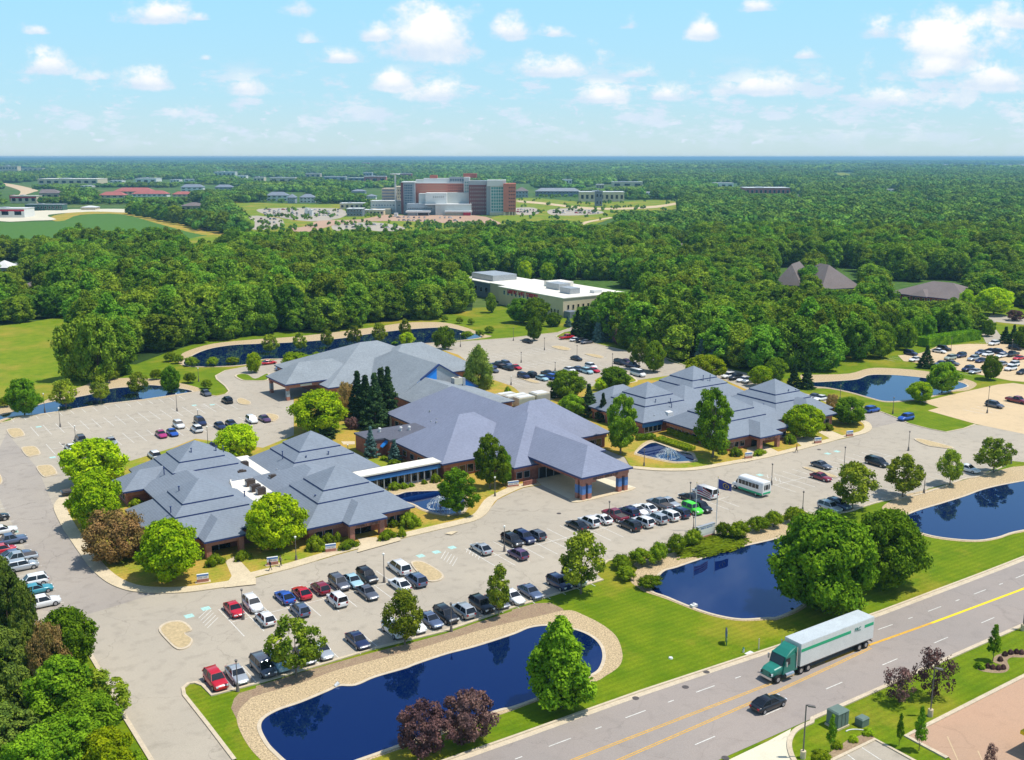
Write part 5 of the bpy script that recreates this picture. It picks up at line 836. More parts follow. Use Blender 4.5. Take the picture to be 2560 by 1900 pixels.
# kind: (R, H total, crown base, profile, clumps, clump radius, leaves, leaf size, material, core, extra, trunk radius)
TREES = {
    'maple': (5, 10, 1.6, prof_egg, 84, 1.15, 15000, .42, 'leaf_lime', .5, dict(lump=.35), .2), 'green': (5, 11, 1.6, prof_egg, 80, 1.2, 14000, .42, 'leaf_green', .5, dict(lump=.35), .22),
    'street': (3.4, 8.5, 2.2, prof_egg, 38, .85, 4200, .36, 'leaf_street', .38, dict(lump=.5, shell=.35), .15), 'broad': (6.5, 13, 1.7, prof_egg, 130, 1.35, 24000, .46, 'leaf_green', .5, dict(lump=.45, shell=.45), .33),
    'pyramid': (4.6, 14, 1.5, prof_spade, 96, 1.05, 17000, .42, 'leaf_green', .48, dict(lump=.45, shell=.45), .24), 'tallopen': (4.8, 14, 2.2, prof_egg, 64, 1.15, 12000, .42, 'leaf_green', .45, dict(lump=.5, shell=.3), .28),
    'plum': (3.6, 7.2, 1.0, prof_round, 64, .75, 8000, .28, 'leaf_plum', .2, dict(lump=.5, shell=.35), .16), 'smoke': (4.5, 7.5, .5, prof_round, 70, 1.05, 11000, .3, 'leaf_smoke', .5, dict(lump=.4), .2),
    'mauve': (4.2, 6.5, .3, prof_round, 34, 1.35, 3000, .5, 'leaf_mauve', .8, {}, .2), 'willow': (4.6, 11, .3, prof_tall, 46, 1.45, 9000, .36, 'leaf_willow', .82, dict(flat=1.3), .2),
    'spruce': (3.2, 13, .3, prof_cone, 130, .72, 9000, .34, 'needle', .6, dict(droop=.3, flat=.5, shell=.7, up=.1, lump=.4), .18), 'bluespruce': (3.0, 10, .2, prof_cone, 64, .85, 4500, .36, 'needle_blue', .75, dict(droop=.3, flat=.5, shell=.72, up=.1), .16),
    'pine': (5, 10.5, .6, prof_tall, 80, 1.05, 14000, .36, 'needle_pine', .5, dict(flat=.7, lump=.5, shell=.4), .22), 'young': (1.15, 4.6, 1.3, prof_pyr, 22, .42, 1500, .2, 'leaf_green', .6, dict(lump=.3), .06),
    'youngplum': (2.3, 5.0, .7, prof_egg, 26, .62, 1800, .22, 'leaf_plum', .35, dict(lump=.6, shell=.15), .09), 'topiary': (1.9, 2.6, 1.0, prof_flat, 26, .62, 3000, .16, 'leaf_box', .93, dict(flat=.8, shell=.55, lump=.12), .1),
    'roundlime': (3.2, 6.5, 1.0, prof_round, 36, 1.1, 4600, .36, 'leaf_lime', .8, {}, .14), 'crab': (2.6, 4.6, .8, prof_round, 26, .9, 3000, .3, 'leaf_green', .75, {}, .12),
    'wood_a': (5.2, 17, 1.0, prof_tall, 70, 1.45, 7500, .62, 'leaf_wood', .62, dict(lump=.4), .3), 'wood_b': (6.2, 14, .8, prof_round, 70, 1.6, 7500, .62, 'leaf_wood', .62, dict(lump=.4), .3),
    'wood_c': (5.0, 15.5, 1.2, prof_round, 64, 1.4, 6800, .6, 'leaf_wood', .62, dict(lump=.45), .28), 'wood_d': (6.8, 15.5, 1.0, prof_egg, 80, 1.65, 8500, .64, 'leaf_wood', .62, dict(lump=.45), .3),
}
NAME = dict(maple='maple_tree', green='broadleaf_tree', street='street_tree', broad='broadleaf_tree', pyramid='sweetgum_tree', tallopen='poplar_tree', plum='purple_plum_tree', smoke='smoke_tree', mauve='purple_leaved_shrub_tree', willow='willow_tree', spruce='spruce_tree', bluespruce='blue_spruce_tree', pine='pine_tree', young='young_tree', youngplum='purple_plum_tree', topiary='clipped_mushroom_tree', roundlime='maple_tree', crab='ornamental_tree', wood_a='forest_tree', wood_b='forest_tree', wood_c='forest_tree', wood_d='forest_tree')
TM = {}
def tree_meshes(kind, var=0):
    if (kind, var) not in TM:
        R, H, zb, prof, ncl, rc, nl, lf, m, core, ex, tr = TREES[kind]; sd = abs(hash_(kind)) % 1000 + var * 17
        TM[kind, var] = (crown_mesh('crown', sd, R, H - zb, zb, prof, ncl, rc, nl, lf, m, core, **ex), trunk_mesh(sd, H, tr, H * .72 if kind != 'topiary' else 1.2, {'topiary': 3, 'street': 8, 'youngplum': 9, 'tallopen': 7, 'plum': 6}.get(kind, 4), R, 'pale_bark' if kind in ('street', 'tallopen') else 'bark'))
    return TM[kind, var]
def hash_(s): return sum(ord(c) * (i + 3) * 31 for i, c in enumerate(s))
NTREE = [0]
def tree(kind, a, b, H, R, label, group=None, var=None, z=0.0):
    NTREE[0] += 1; var = (NTREE[0] % 2 if kind in ('maple', 'street', 'wood_a', 'wood_b', 'wood_d', 'topiary', 'green', 'spruce') else 0) if var is None else var
    cm, tm = tree_meshes(kind, var); R0, H0 = TREES[kind][0], TREES[kind][1]
    r = thing(NAME[kind], label, 'tree', (a, b, z), random.uniform(0, 6.28), group); r.scale = (R / R0, R / R0, H / H0)
    link('crown', cm, r); link('trunk', tm, r); return r
def ptree(kind, t, x, y, ytop, hw, label, group=None, z=0.0, var=None, top=None):
    """tree whose foot stands at tile point (x, y), whose tip shows at ytop and whose crown is hw wide either way"""
    X, Y = px(t, x, y); a, b = g(X, Y, z); H = height_at(a, b, px(t, x, ytop)[1]) * .97
    dist = hypot(a, b); R = hw * .2875 / FPX * math.sqrt(dist ** 2 + CAMH ** 2) * .95
    return tree(kind, a, b, H, R, label, group, var, z)
G1 = 'open-crowned trees along the front pond'
ptree('street', 'd1', 350, 930, 415, 205, 'leafy tree leaning over parked cars at the left end of the front pond row', G1)
ptree('street', 'd1', 1295, 645, 185, 178, 'yellow-green tree by the white car in the middle of the front pond bank', G1)
ptree('street', 'd1', 2112, 398, -30, 115, 'smaller yellow-green tree beside black SUV on the front pond bank', G1)
ptree('street', 'c2', 600, 1335, 805, 200, 'dense dark green tree standing between the front pond and the middle pond', G1)
ptree('pyramid', 'd2', 420, 1190, 385, 285, 'tall pyramidal green tree on the right shore of the front pond')
ptree('plum', 'd1', 1450, 1600, 1175, 215, 'lower left of the two purple-brown trees by the avenue')
ptree('plum', 'd1', 1850, 1500, 1050, 212, 'upper right of the two purple-brown trees by the avenue')
ptree('broad', 'c3', 480, 1480, 640, 385, 'huge bushy green tree behind the white truck trailer')
ptree('broad', 'c3', 1010, 1270, 612, 275, 'tall dark green tree to the right of the huge bushy one')
G2 = 'open-crowned trees along the right-hand pond'
for x, y, yt, hw, l in ((732, 605, 205, 190, 'dense green tree shading two silver-blue cars'), (1170, 500, 130, 165, 'airy yellow-green tree beside the right pond corner'), (1580, 392, 88, 108, 'thin small tree with a visible trunk above the right pond'), (1960, 285, -15, 140, 'olive green tree right of the white car near the right pond')): ptree('street', 'c3', x, y, yt, hw, l, G2)
G3 = 'bright green maples round the left clinic'
ptree('maple', 'c0', 1480, 1215, 720, 248, 'bright lime maple in front of the left clinic porch', G3, .14)
ptree('maple', 'c1', 175, 950, 470, 230, 'large lime maple between the two porches of the left clinic', G3, .14)
ptree('maple', 'c0', 840, 760, 300, 215, 'lime maple behind the brown smoke tree at the left corner', G3, .14)
ptree('maple', 'c0', 830, 385, -5, 228, 'lime maple at the rear left corner of the left clinic', G3, .14)
ptree('maple', 'b0', 2070, 1385, 1085, 172, 'lime maple behind the ridge of the left clinic roof', G3)
ptree('smoke', 'c0', 1020, 1040, 640, 235, 'brown-leaved smoke tree at the left corner of the left clinic', None, .14)
ptree('maple', 'b1', 560, 1170, 790, 235, 'broad lime tree between the left clinic and the spruces')
ptree('spruce', 'b1', 620, 1215, 965, 98, 'small dark spruce in front of the broad lime tree', None)
G4 = 'cluster of tall spruces beside the central building'
for x, y, yt, hw, l in ((890, 1040, 600, 125, 'leftmost tall spruce of the dark cluster'), (960, 1085, 640, 130, 'second spruce from the left in the dark cluster'), (1040, 1110, 615, 150, 'bushiest front spruce of the dark cluster'), (1095, 1020, 575, 135, 'hindmost spruce of the dark cluster'), (1155, 1050, 560, 125, 'tallest rightmost spruce of the dark cluster')): ptree('spruce', 'b1', x, y, yt, hw, l, G4, .14)
ptree('smoke', 'b1', 790, 960, 730, 80, 'brown-leaved tree tucked left of the spruce cluster', None, .14)
ptree('mauve', 'b1', 840, 1120, 1030, 55, 'low reddish shrub at the foot of the spruce cluster', None, .14)
ptree('bluespruce', 'b1', 1000, 1370, 1095, 72, 'grey-green courtyard spruce left of the blue awning', None, .14)
ptree('bluespruce', 'b1', 1205, 1400, 1210, 68, 'shorter courtyard conifer right of the blue awning', None, .14)
ptree('willow', 'b1', 1935, 775, 402, 138, 'yellow-green willow beside the bright blue gable', None, .14)
ptree('tallopen', 'c1', 1750, 655, 250, 155, 'green tree standing by the fountain pond next to the glass corridor', None, .14)
ptree('tallopen', 'c1', 2035, 420, -50, 130, 'taller tree in front of the violet roof left of the canopy', None, .14)
ptree('green', 'c1', 2150, 395, 90, 75, 'dark bushy tree hugging the wall left of the canopy', None, .14)
ptree('crab', 'b1', 1635, 430, 238, 88, 'small tree alone on the rear drive behind the grey roof')
G5 = 'olive trees lining the near shore of the rear pond'
for x, y, yt, hw, w in ((120, 468, 300, 68, 'first'), (385, 455, 285, 56, 'second'), (625, 420, 260, 58, 'third'), (850, 400, 225, 62, 'fourth'), (1070, 385, 200, 62, 'fifth'), (1300, 350, 165, 60, 'sixth')): ptree('street', 'b1', x, y, yt, hw, f'olive tree {w} from the left along the near shore of the long rear pond', G5)
ptree('roundlime', 'b1', 1312, 400, 285, 68, 'lime tree low in front of the last olive pond tree'); ptree('roundlime', 'b1', 350, 590, 462, 115, 'lime tree behind the side canopy of the grey-roofed building'); ptree('crab', 'b1', 648, 515, 458, 48, 'little lime tree peeping over the grey roof slope'); ptree('crab', 'b1', 1205, 385, 362, 30, 'tiny lime treetop behind the grey roof peak')
ptree('crab', 'b1', 470, 560, 480, 55, 'low green tree right of the lime tree behind the side canopy')
G6 = 'trees along the narrow pond at the far left'
for i, (k, x, y, yt, hw) in enumerate((('green', 215, 1000, 682, 118), ('street', 575, 950, 690, 95), ('street', 880, 900, 668, 86), ('street', 1200, 830, 630, 85), ('green', 1490, 800, 578, 82))): ptree(k, 'b0', x, y, yt, hw, f'tree {ordinal(i + 1)} from the left along the narrow blue pond', G6)
G7 = 'small mushroom-clipped trees on the rear lawns'
tp = [(px('b0', x, y), hw, yt, 'b0') for x, y, yt, hw in ((40, 930, 850, 50), (985, 692, 620, 50), (1360, 692, 612, 50), (1655, 722, 640, 50), (1800, 772, 700, 46), (1478, 535, 460, 50), (1552, 552, 480, 44), (1665, 572, 500, 64), (1850, 574, 500, 50), (2022, 562, 500, 50))]
tp += [(px('b1', x, y), hw, yt, 'b1') for x, y, yt, hw in ((1640, 185, 138, 32), (1770, 205, 152, 30), (1870, 215, 165, 34), (1945, 320, 285, 40), (2030, 285, 232, 50), (1835, 330, 275, 55), (1555, 350, 318, 30), (530, 515, 488, 40))]
for i, ((X, Y), hw, yt, t) in enumerate(sorted(tp)):
    a, b = g(X, Y); H = height_at(a, b, ROW[t[0]] + yt * .2875); tree('topiary', a, b, max(2.2, H), hw * .2875 / FPX * hypot(hypot(a, b), CAMH), f'mushroom-clipped tree {ordinal(i + 1)} from the left round the rear ponds', G7)
ptree('roundlime', 'b0', 2212, 632, 462, 62, 'lime tree on the grass islet left of the side canopy')
G8 = 'three big dark trees standing apart at the left wood edge'
for k, x, y, yt, hw, w in (('wood_b', 700, 690, 160, 165, 'left'), ('wood_d', 860, 715, 120, 175, 'middle'), ('wood_a', 1030, 650, 150, 150, 'right')): ptree(k, 'b0', x, y, yt, hw, f'{w} tree of the big dark clump beside the left meadow', G8)
ptree('green', 'b2', 195, 352, 150, 62, 'green tree in the islet at the far end of the rear lot')
ptree('green', 'b2', 475, 850, 612, 150, 'round green tree between the violet roof and the rear lot'); ptree('green', 'b2', 530, 1010, 830, 110, 'green tree below the round one beside the two spruces', None, .14)
ptree('spruce', 'b2', 665, 1010, 722, 95, 'brownish spruce behind the right slope of the violet roof', None, .14); ptree('spruce', 'b2', 790, 1050, 800, 75, 'shorter brownish spruce beside the right slope', None, .14); ptree('spruce', 'b2', 380, 850, 640, 55, 'slim dark conifer left of the round green tree')
ptree('green', 'b2', 885, 775, 582, 140, 'round bright tree behind the left peak of the right clinic'); ptree('roundlime', 'b2', 780, 790, 690, 60, 'small lime tree left of the round bright tree')
ptree('green', 'b2', 1230, 625, 355, 92, 'bright upright tree at the corner of the rear lot'); ptree('street', 'b2', 1105, 600, 330, 82, 'olive tree left of the bright upright tree in the rear lot')
ptree('mauve', 'b2', 960, 385, 236, 100, 'left mauve shrub tree at the edge of the wood'); ptree('mauve', 'b2', 1430, 490, 340, 118, 'right mauve shrub tree at the edge of the wood')
for k, x, y, yt, hw, l in (('spruce', 570, 320, 75, 85, 'broad dark conifer behind the red pickup truck'), ('spruce', 650, 345, 95, 75, 'dark conifer right of the broad one behind the rear lot'), ('bluespruce', 745, 365, 110, 58, 'silver-blue spruce at the back of the rear lot'), ('bluespruce', 825, 365, 95, 62, 'blue-green spruce between silver-blue spruce and mauve tree'), ('bluespruce', 487, 235, 130, 38, 'small pale blue spruce in front of the white building'), ('bluespruce', 1130, 420, 200, 60, 'blue spruce between the two mauve trees'), ('bluespruce', 1640, 560, 330, 85, 'grey-green spruce right of the right mauve tree'), ('bluespruce', 1750, 575, 340, 80, 'dull conifer beside the round lime tree behind the clinic')): ptree(k, 'b2', x, y, yt, hw, l)
ptree('tallopen', 'b2', 945, 1335, 820, 145, 'tall green tree left of the right fountain pond', None, .14); ptree('tallopen', 'b2', 1745, 1365, 770, 172, 'tall green tree right of the right fountain pond', None, .14)
ptree('maple', 'b2', 1690, 690, 480, 145, 'round lime tree behind the right clinic peak'); ptree('maple', 'b2', 2160, 750, 570, 92, 'lime tree behind the valley of the right clinic roof'); ptree('green', 'b3', 60, 700, 500, 90, 'dull green tree behind the right clinic roof')
ptree('maple', 'b3', 308, 1195, 912, 160, 'lime maple before the right porch of the right clinic', None, .14); ptree('green', 'b3', 695, 1075, 850, 138, 'green tree on the round lawn right of the right clinic', None, .14)
ptree('smoke', 'b3', 560, 960, 830, 55, 'reddish-brown tree behind the right end of the right clinic', None, .14)
ptree('spruce', 'b3', 222, 770, 540, 75, 'left spruce of the pair beside the right rear pond'); ptree('spruce', 'b3', 335, 770, 525, 68, 'right spruce of the pair beside the right rear pond')
ptree('maple', 'b3', 1322, 890, 712, 95, 'lime tree below the right rear pond'); ptree('green', 'b3', 1512, 805, 542, 112, 'dark green tree right of the right rear pond'); ptree('spruce', 'b3', 1375, 592, 385, 72, 'dark conifer behind the right rear pond'); ptree('green', 'b3', 1932, 692, 482, 72, 'green tree on the grass strip between the tan lots')
ptree('green', 'b3', 1915, 315, 170, 52, 'small green tree at the top of the far tan lot'); ptree('spruce', 'b3', 2060, 375, 225, 58, 'dark conifer at the top right of the far tan lot'); ptree('spruce', 'b3', 2130, 380, 205, 55, 'second dark conifer at the top right of the far tan lot'); ptree('green', 'b3', 2215, 420, 230, 70, 'dark tree at the right edge above the far tan lot')
# lower right corner
ptree('youngplum', 'd3', 1140, 1150, 850, 125, 'left thin purple tree beside the avenue', None); ptree('youngplum', 'd3', 1430, 1110, 685, 140, 'right thin purple tree beside the avenue', None)
ptree('young', 'd3', 1955, 788, 465, 58, 'upright young green tree beside the curved planting bed'); ptree('young', 'd3', 1138, 1530, 1238, 35, 'slimmest young tree above the corner parking lot'); ptree('young', 'd3', 1312, 1572, 1178, 55, 'young columnar tree at the corner of the red lot'); ptree('young', 'd3', 545, 1582, 1245, 44, 'dark young columnar tree beside the green utility cabinet'); ptree('youngplum', 'd3', 1930, 1720, 1505, 45, 'spindly brown sapling on the red lot edge')
# the thicket at the lower left
G9 = 'thicket of pines and shrubs in the lower left corner'
for i, (k, t, x, y, yt, hw) in enumerate((('pine', 'd0', -60, 560, -330, 190), ('pine', 'd0', 90, 640, -80, 190), ('pine', 'd0', 230, 700, 80, 120), ('green', 'd0', 600, 900, 340, 200), ('pine', 'd0', 240, 900, 420, 110), ('smoke', 'd0', 450, 1000, 480, 140), ('pine', 'd0', 60, 1000, 480, 190), ('green', 'd0', 560, 1330, 780, 250), ('street', 'd0', 930, 1270, 905, 200), ('pine', 'd0', 140, 1300, 800, 180), ('green', 'd0', 780, 1500, 1080, 220), ('pine', 'd0', 80, 1640, 1150, 240), ('green', 'd0', 620, 1800, 1280, 260), ('maple', 'd0', 950, 1850, 1400, 200), ('green', 'd0', 330, 1900, 1400, 230), ('crab', 'd0', 1160, 1780, 1590, 90))):
    ptree(k, t, x, y, yt, hw, {'pine': 'yellowish pine', 'green': 'leafy green tree', 'plum': 'dark brown bushy tree', 'smoke': 'rusty brown dying tree', 'street': 'light green reaching branch tree', 'maple': 'bright green tree', 'crab': 'low green bush tree'}[k] + f', {ordinal(i + 1)} from the top in the lower left thicket', G9)
# trees before the white building
for k, t, x, y, yt, hw, l in (('green', 'a2', 70, 1590, 1375, 105, 'left dark tree on the lawn before the white building'), ('green', 'a2', 200, 1600, 1370, 120, 'right dark tree on the lawn before the white building'), ('green', 'a1', 2042, 1502, 1330, 48, 'small tree left of the white building'), ('green', 'a2', 360, 1620, 1500, 70, 'low dark tree right of the lawn before the white building'), ('spruce', 'a2', 640, 1620, 1440, 95, 'dark conifer before the right end of the white building'), ('wood_b', 'a2', 820, 1560, 1340, 120, 'big tree covering the right end of the white building'),
    ('maple', 'a2', 115, 1235, 1045, 62, 'left of two bright domed trees behind the white building'), ('maple', 'a2', 305, 1235, 1065, 65, 'right of two bright domed trees behind the white building'), ('plum', 'a2', 210, 1215, 1050, 45, 'purple tree between the two bright domed trees'), ('wood_b', 'a3', 360, 1310, 1090, 110, 'tree hiding the gap between the two left brown roofs'), ('maple', 'a3', 1960, 1520, 1280, 130, 'yellowish tree right of the long brown roof'), ('plum', 'a3', 1900, 860, 730, 50, 'dark purple tree high in the right-hand wood'), ('maple', 'a3', 2005, 1010, 815, 105, 'lime domed tree high in the right-hand wood'), ('maple', 'a3', 1720, 1480, 1300, 60, 'small olive tree at the right end of the long brown roof'), ('bluespruce', 'a3', 1385, 1540, 1390, 55, 'dark blue conifer below the long brown roof'), ('plum', 'a3', 2150, 1570, 1480, 70, 'mauve shrub tree at the right picture edge')): ptree(k, t, x, y, yt, hw, l)
# ------------------------------------------------------------------ shrubs and hedges
BX = {}
def shrub(t, x, y, hw, hh, label, m='leaf_box', group='clipped shrubs in the lawns', z=.14, n=1600, leaf=.13, ratio=1.0, rz=.3):
    X, Y = px(t, x, y); a, b = g(X, Y, z); d = hypot(hypot(a, b), CAMH); R = hw * .2875 / FPX * d; H = hh * 2 * .2875 / FPX * d / cos(radians(24)) * .8
    if (m, n) not in BX: BX[m, n] = crown_mesh('shrub', len(BX) + 5, 1.0, 1.0, .02, prof_flat, 22, .34, n, leaf / 1.4, m, .93, flat=.9, lump=.12, shell=.6)
    o = link('shrub', BX[m, n], None, (a, b, z - .02), rz, (R, R * ratio, max(.5, H))); return tag(o, label, 'shrub', group)
shrub('c0', 1865, 1085, 90, 45, 'oval dark shrub left of the left clinic doorway', 'leaf_box', ratio=.6); shrub('c0', 2110, 1040, 75, 42, 'oval shrub right of the left clinic doorway', ratio=.6)
shrub('c0', 1235, 1070, 45, 50, 'shrub beside the wall left of the lime maple', ratio=1); shrub('c0', 1180, 570, 60, 32, 'low round shrub in the notch of the left clinic')
for x, y, hw, hh, l in ((515, 950, 85, 60, 'largest clipped shrub left of the small sign'), (630, 895, 65, 42, 'clipped shrub above the small sign'), (712, 880, 32, 42, 'upright clipped shrub right of the small sign'), (800, 935, 105, 34, 'long oval hedge shrub before the second porch'), (1140, 855, 95, 38, 'long oval hedge shrub right of the second porch'), (1190, 750, 50, 35, 'box-clipped shrub beside the large mound shrub'), (1335, 750, 95, 62, 'big dome-shaped shrub at the right end of the left clinic'), (1205, 425, 65, 30, 'low shrub below the glass corridor'), (1285, 420, 40, 26, 'low shrub touching the one below the corridor'), (1350, 405, 30, 17, 'tiny shrub below the glass corridor'), (1462, 382, 28, 20, 'single small shrub near the corridor end'), (1560, 365, 48, 38, 'ragged bush at the end of the glass corridor')): shrub('c1', x, y, hw, hh, l, ratio=.6 if hw > 90 and hh < 40 else 1)
shrub('c1', 1268, 838, 36, 38, 'bright yellow-green shrub on the lawn beside the porch hedge', 'leaf_bright'); shrub('c1', 578, 965, 34, 22, 'yellow-green shrub left of the small sign', 'leaf_bright')
for t, x, y, hw, hh, l in (('b3', 190, 1245, 55, 40, 'round shrub right of the right clinic porch'), ('b3', 515, 1130, 52, 30, 'dark round shrub beside the walk of the right clinic'), ('c2', 1945, 135, 58, 36, 'yellowish mound shrub left of the right clinic sign'), ('c2', 2150, 125, 90, 22, 'curved low hedge before the right clinic'), ('c2', 1830, 120, 40, 26, 'small mound shrub under the tall right tree'), ('b1', 1110, 1390, 35, 18, 'light shrub under the blue awning'), ('b1', 2190, 850, 40, 50, 'reddish bush right of the cooling units'), ('b1', 1200, 1425, 60, 20, 'low yellow-green shrub in the courtyard')): shrub(t, x, y, hw, hh, l, ratio=.5 if hw > 85 else 1)
def hedge(t, p0, p1, w, h, label, m='leaf_bright', z=.14):
    (a0, b0), (a1, b1) = at(t, *p0, z), at(t, *p1, z); L_ = hypot(a1 - a0, b1 - b0); r = np.random.default_rng(int(L_ * 10)); N_ = int(L_ * 260)
    mb = MB(); o = [(-L_ / 2, -w / 2), (L_ / 2, -w / 2), (L_ / 2, w / 2), (-L_ / 2, w / 2)]; mb.box(-L_ / 2, L_ / 2, -w / 2, w / 2, 0, h * .93, m)
    for _ in range(N_):
        x, y, q = r.uniform(-L_ / 2, L_ / 2), r.uniform(-w / 2, w / 2), r.uniform(0, h); f = r.integers(0, 4)
        if f < 2: q = h
        elif f == 2: y = math.copysign(w / 2, y)
        else: y = -w / 2
        s = .1; d1 = r.normal(size=3) * s; d2 = r.normal(size=3) * s; c = np.array([x, y, q]); mb.add([c + d1, c + d2, c - d1, c - d2], [(0, 1, 2, 3)], m)
    ob = mb.build('hedge', None, ((a0 + a1) / 2, (b0 + b1) / 2, z), math.atan2(b1 - b0, a1 - a0)); return tag(ob, label, 'hedge')
hedge('b2', (1370, 1160), (1620, 1245), 1.6, 1.3, 'flat-topped bright hedge along the wall of the right clinic'); hedge('b2', (1270, 1215), (1560, 1310), 2.4, .7, 'low bright hedge between the fountain pond and the tall hedge', 'leaf_bright'); hedge('b2', (1085, 1215), (1235, 1205), 2.0, 1.0, 'olive hedge under the blue fascia of the right clinic', 'leaf_box')
hedge('b3', (1345, 405), (1800, 338), 4.5, 3.2, 'long pale green bank of reeds beyond the right rear pond', 'leaf_green', 0)
G10 = 'mushroom-clipped trees above the middle pond'
mush = [('c2', 955, 1110, 1010, 100, 0), ('c2', 985, 1210, 1105, 92, 0), ('c2', 1190, 1285, 1188, 105, 0), ('c2', 1125, 1085, 955, 112, 1), ('c2', 1275, 1060, 902, 92, 1), ('c2', 1435, 990, 830, 95, 1), ('c2', 1575, 925, 785, 80, 1), ('c2', 1835, 845, 722, 68, 1), ('c2', 1975, 850, 718, 95, 1), ('c2', 2140, 790, 672, 95, 1), ('c3', 50, 755, 628, 85, 1), ('c3', 235, 720, 592, 95, 1)]
for i, (t, x, y, yt, hw, _) in enumerate(mush): ptree('topiary', t, x, y, yt, hw, f'mushroom-clipped tree {ordinal(i + 1)} along the gravel bank of the middle pond', G10)
for i, (x, y) in enumerate([(1910, 850), (1955, 860), (2005, 865), (2045, 860), (2020, 790), (2060, 745), (2110, 730), (2160, 725), (2205, 730)]): shrub('d3', x, y, 22, 20, f'small dark maroon shrub {ordinal(i + 1)} along the curved planting bed', 'leaf_plum', 'maroon shrubs in the curved bed', 0, 1600, .1)
shrub('d3', 1845, 850, 45, 24, 'low green shrub in the curved planting bed', 'leaf_green', None, 0); shrub('d3', 600, 1545, 42, 35, 'yellowish shrub beside the dark young tree', 'leaf_bright', None, 0); shrub('d3', 740, 1490, 38, 28, 'small yellowish shrub above the corner lot', 'leaf_bright', None, 0); shrub('d3', 870, 1430, 45, 28, 'olive shrub above the corner lot', 'leaf_bright', None, 0); shrub('d3', 460, 1640, 75, 35, 'bright yellow shrub at the bottom picture edge', 'leaf_bright', None, 0)
o = crown_mesh('juniper', 77, 1.0, .5, 0, prof_flat, 30, .3, 2600, .1, 'leaf_box', .8, flat=.5, lump=.4)
a, b = at('c2', 1740, 925); tag(link('juniper', o, None, (a, b, 0), .1, (7.2, 3.6, 1.1)), 'spreading low juniper around the large blue-white sign', 'shrub')
# ------------------------------------------------------------------ street furniture
def lamp(t, x, y, ytop, label, group, kind=0):
    X, Y = px(t, x, y); a, b = g(X, Y); H = height_at(a, b, px(t, x, ytop)[1]); r = thing('lamp_post', label, 'lamp post', (a, b, 0), 0, group)
    m = MB(); m.tube((0, 0, 0), (0, 0, .9), .24, .14, 'pole_metal', 10); m.build('base', r)
    m = MB(); m.tube((0, 0, .9), (0, 0, H - .3), .075, .05, 'pole_metal', 8); m.build('pole', r)
    m = MB(); m.tube((0, 0, H - .3), (0, 0, H - .05), .12, .19, 'lamp_globe' if kind == 1 else 'pole_metal', 10); m.tube((0, 0, H - .05), (0, 0, H + .06), .2, .06, 'pole_metal' if kind == 0 else 'lamp_globe', 10); m.build('lantern', r)
lamps = [('d0', 2115, 430, 165), ('d0', 2068, 1055, 780), ('c1', 1115, 1240, 985), ('c1', 2160, 970, 745), ('d1', 1698, 535, 285), ('c2', 845, 690, 530), ('c2', 1547, 545, 365), ('c2', 1576, 800, 665), ('c3', 30, 392, 205), ('c3', 655, 330, 58), ('b3', 1220, 1312, 1140), ('c3', 300, 625, 445), ('c3', 1355, 465, 290), ('c3', 2112, 205, 68), ('b3', 1905, 985, 750), ('b3', 1085, 990, 845), ('b3', 625, 872, 738),
         ('b0', 525, 1105, 935), ('b0', 665, 1295, 1092), ('b0', 1540, 968, 815), ('b0', 1810, 1282, 1100), ('b0', 390, 972, 812), ('b0', 1728, 710, 590), ('b0', 1722, 1030, 952), ('b2', 12, 355, 240), ('b2', 282, 437, 327), ('b2', 80, 545, 452), ('b2', 565, 510, 392), ('b2', 872, 592, 465), ('b2', 375, 615, 540), ('b1', 1778, 408, 290), ('b1', 2218, 740, 662), ('c2', 1148, 230, 75), ('c1', 2078, 495, 320), ('c1', 350, 1050, 838), ('c1', 800, 120, 40), ('b3', 1590, 445, 330), ('b3', 2115, 470, 360)]
for i, (X, q) in enumerate(sorted((px(t, x, y)[0], (t, x, y, yt)) for t, x, y, yt in lamps)): lamp(*q, f'dark lamp post, {ordinal(i + 1)} from the left of all the car park lamps', 'dark lamp posts round the car parks', 1 if q[0] in ('b0', 'b1', 'c1') else 0)
def street_light(t, x, y, ytop, label, arm=1.0, base=True):
    X, Y = px(t, x, y); a, b = g(X, Y); H = height_at(a, b, px(t, x, ytop)[1]); r = thing('street_light', label, 'street light', (a, b, 0), -TH)
    if base: MB().tube((0, 0, 0), (0, 0, .85), .3, .3, 'concrete', 12).build('concrete_base', r)
    MB().tube((0, 0, .85 if base else 0), (0, 0, H), .08, .07, 'pole_metal', 8).build('pole', r)
    if arm: m = MB(); m.box(0, .25, -.05, .05, H - .12, H, 'pole_metal'); m.cube8([(.15, -.18, H - .16), (.95, -.18, H - .3), (.15, .18, H - .16), (.95, .18, H - .3), (.15, -.16, H), (.95, -.16, H - .14), (.15, .16, H), (.95, .16, H - .14)], 'pole_metal'); m.build('lamp_head', r)
street_light('d3', 303, 1635, 1172, 'street light with a boxy head beside the avenue at the bottom'); street_light('d3', 1410, 1270, 850, 'thin tall street light in front of the purple trees', .9); street_light('d3', 2215, 525, 305, 'street light pole at the right picture edge', .9)
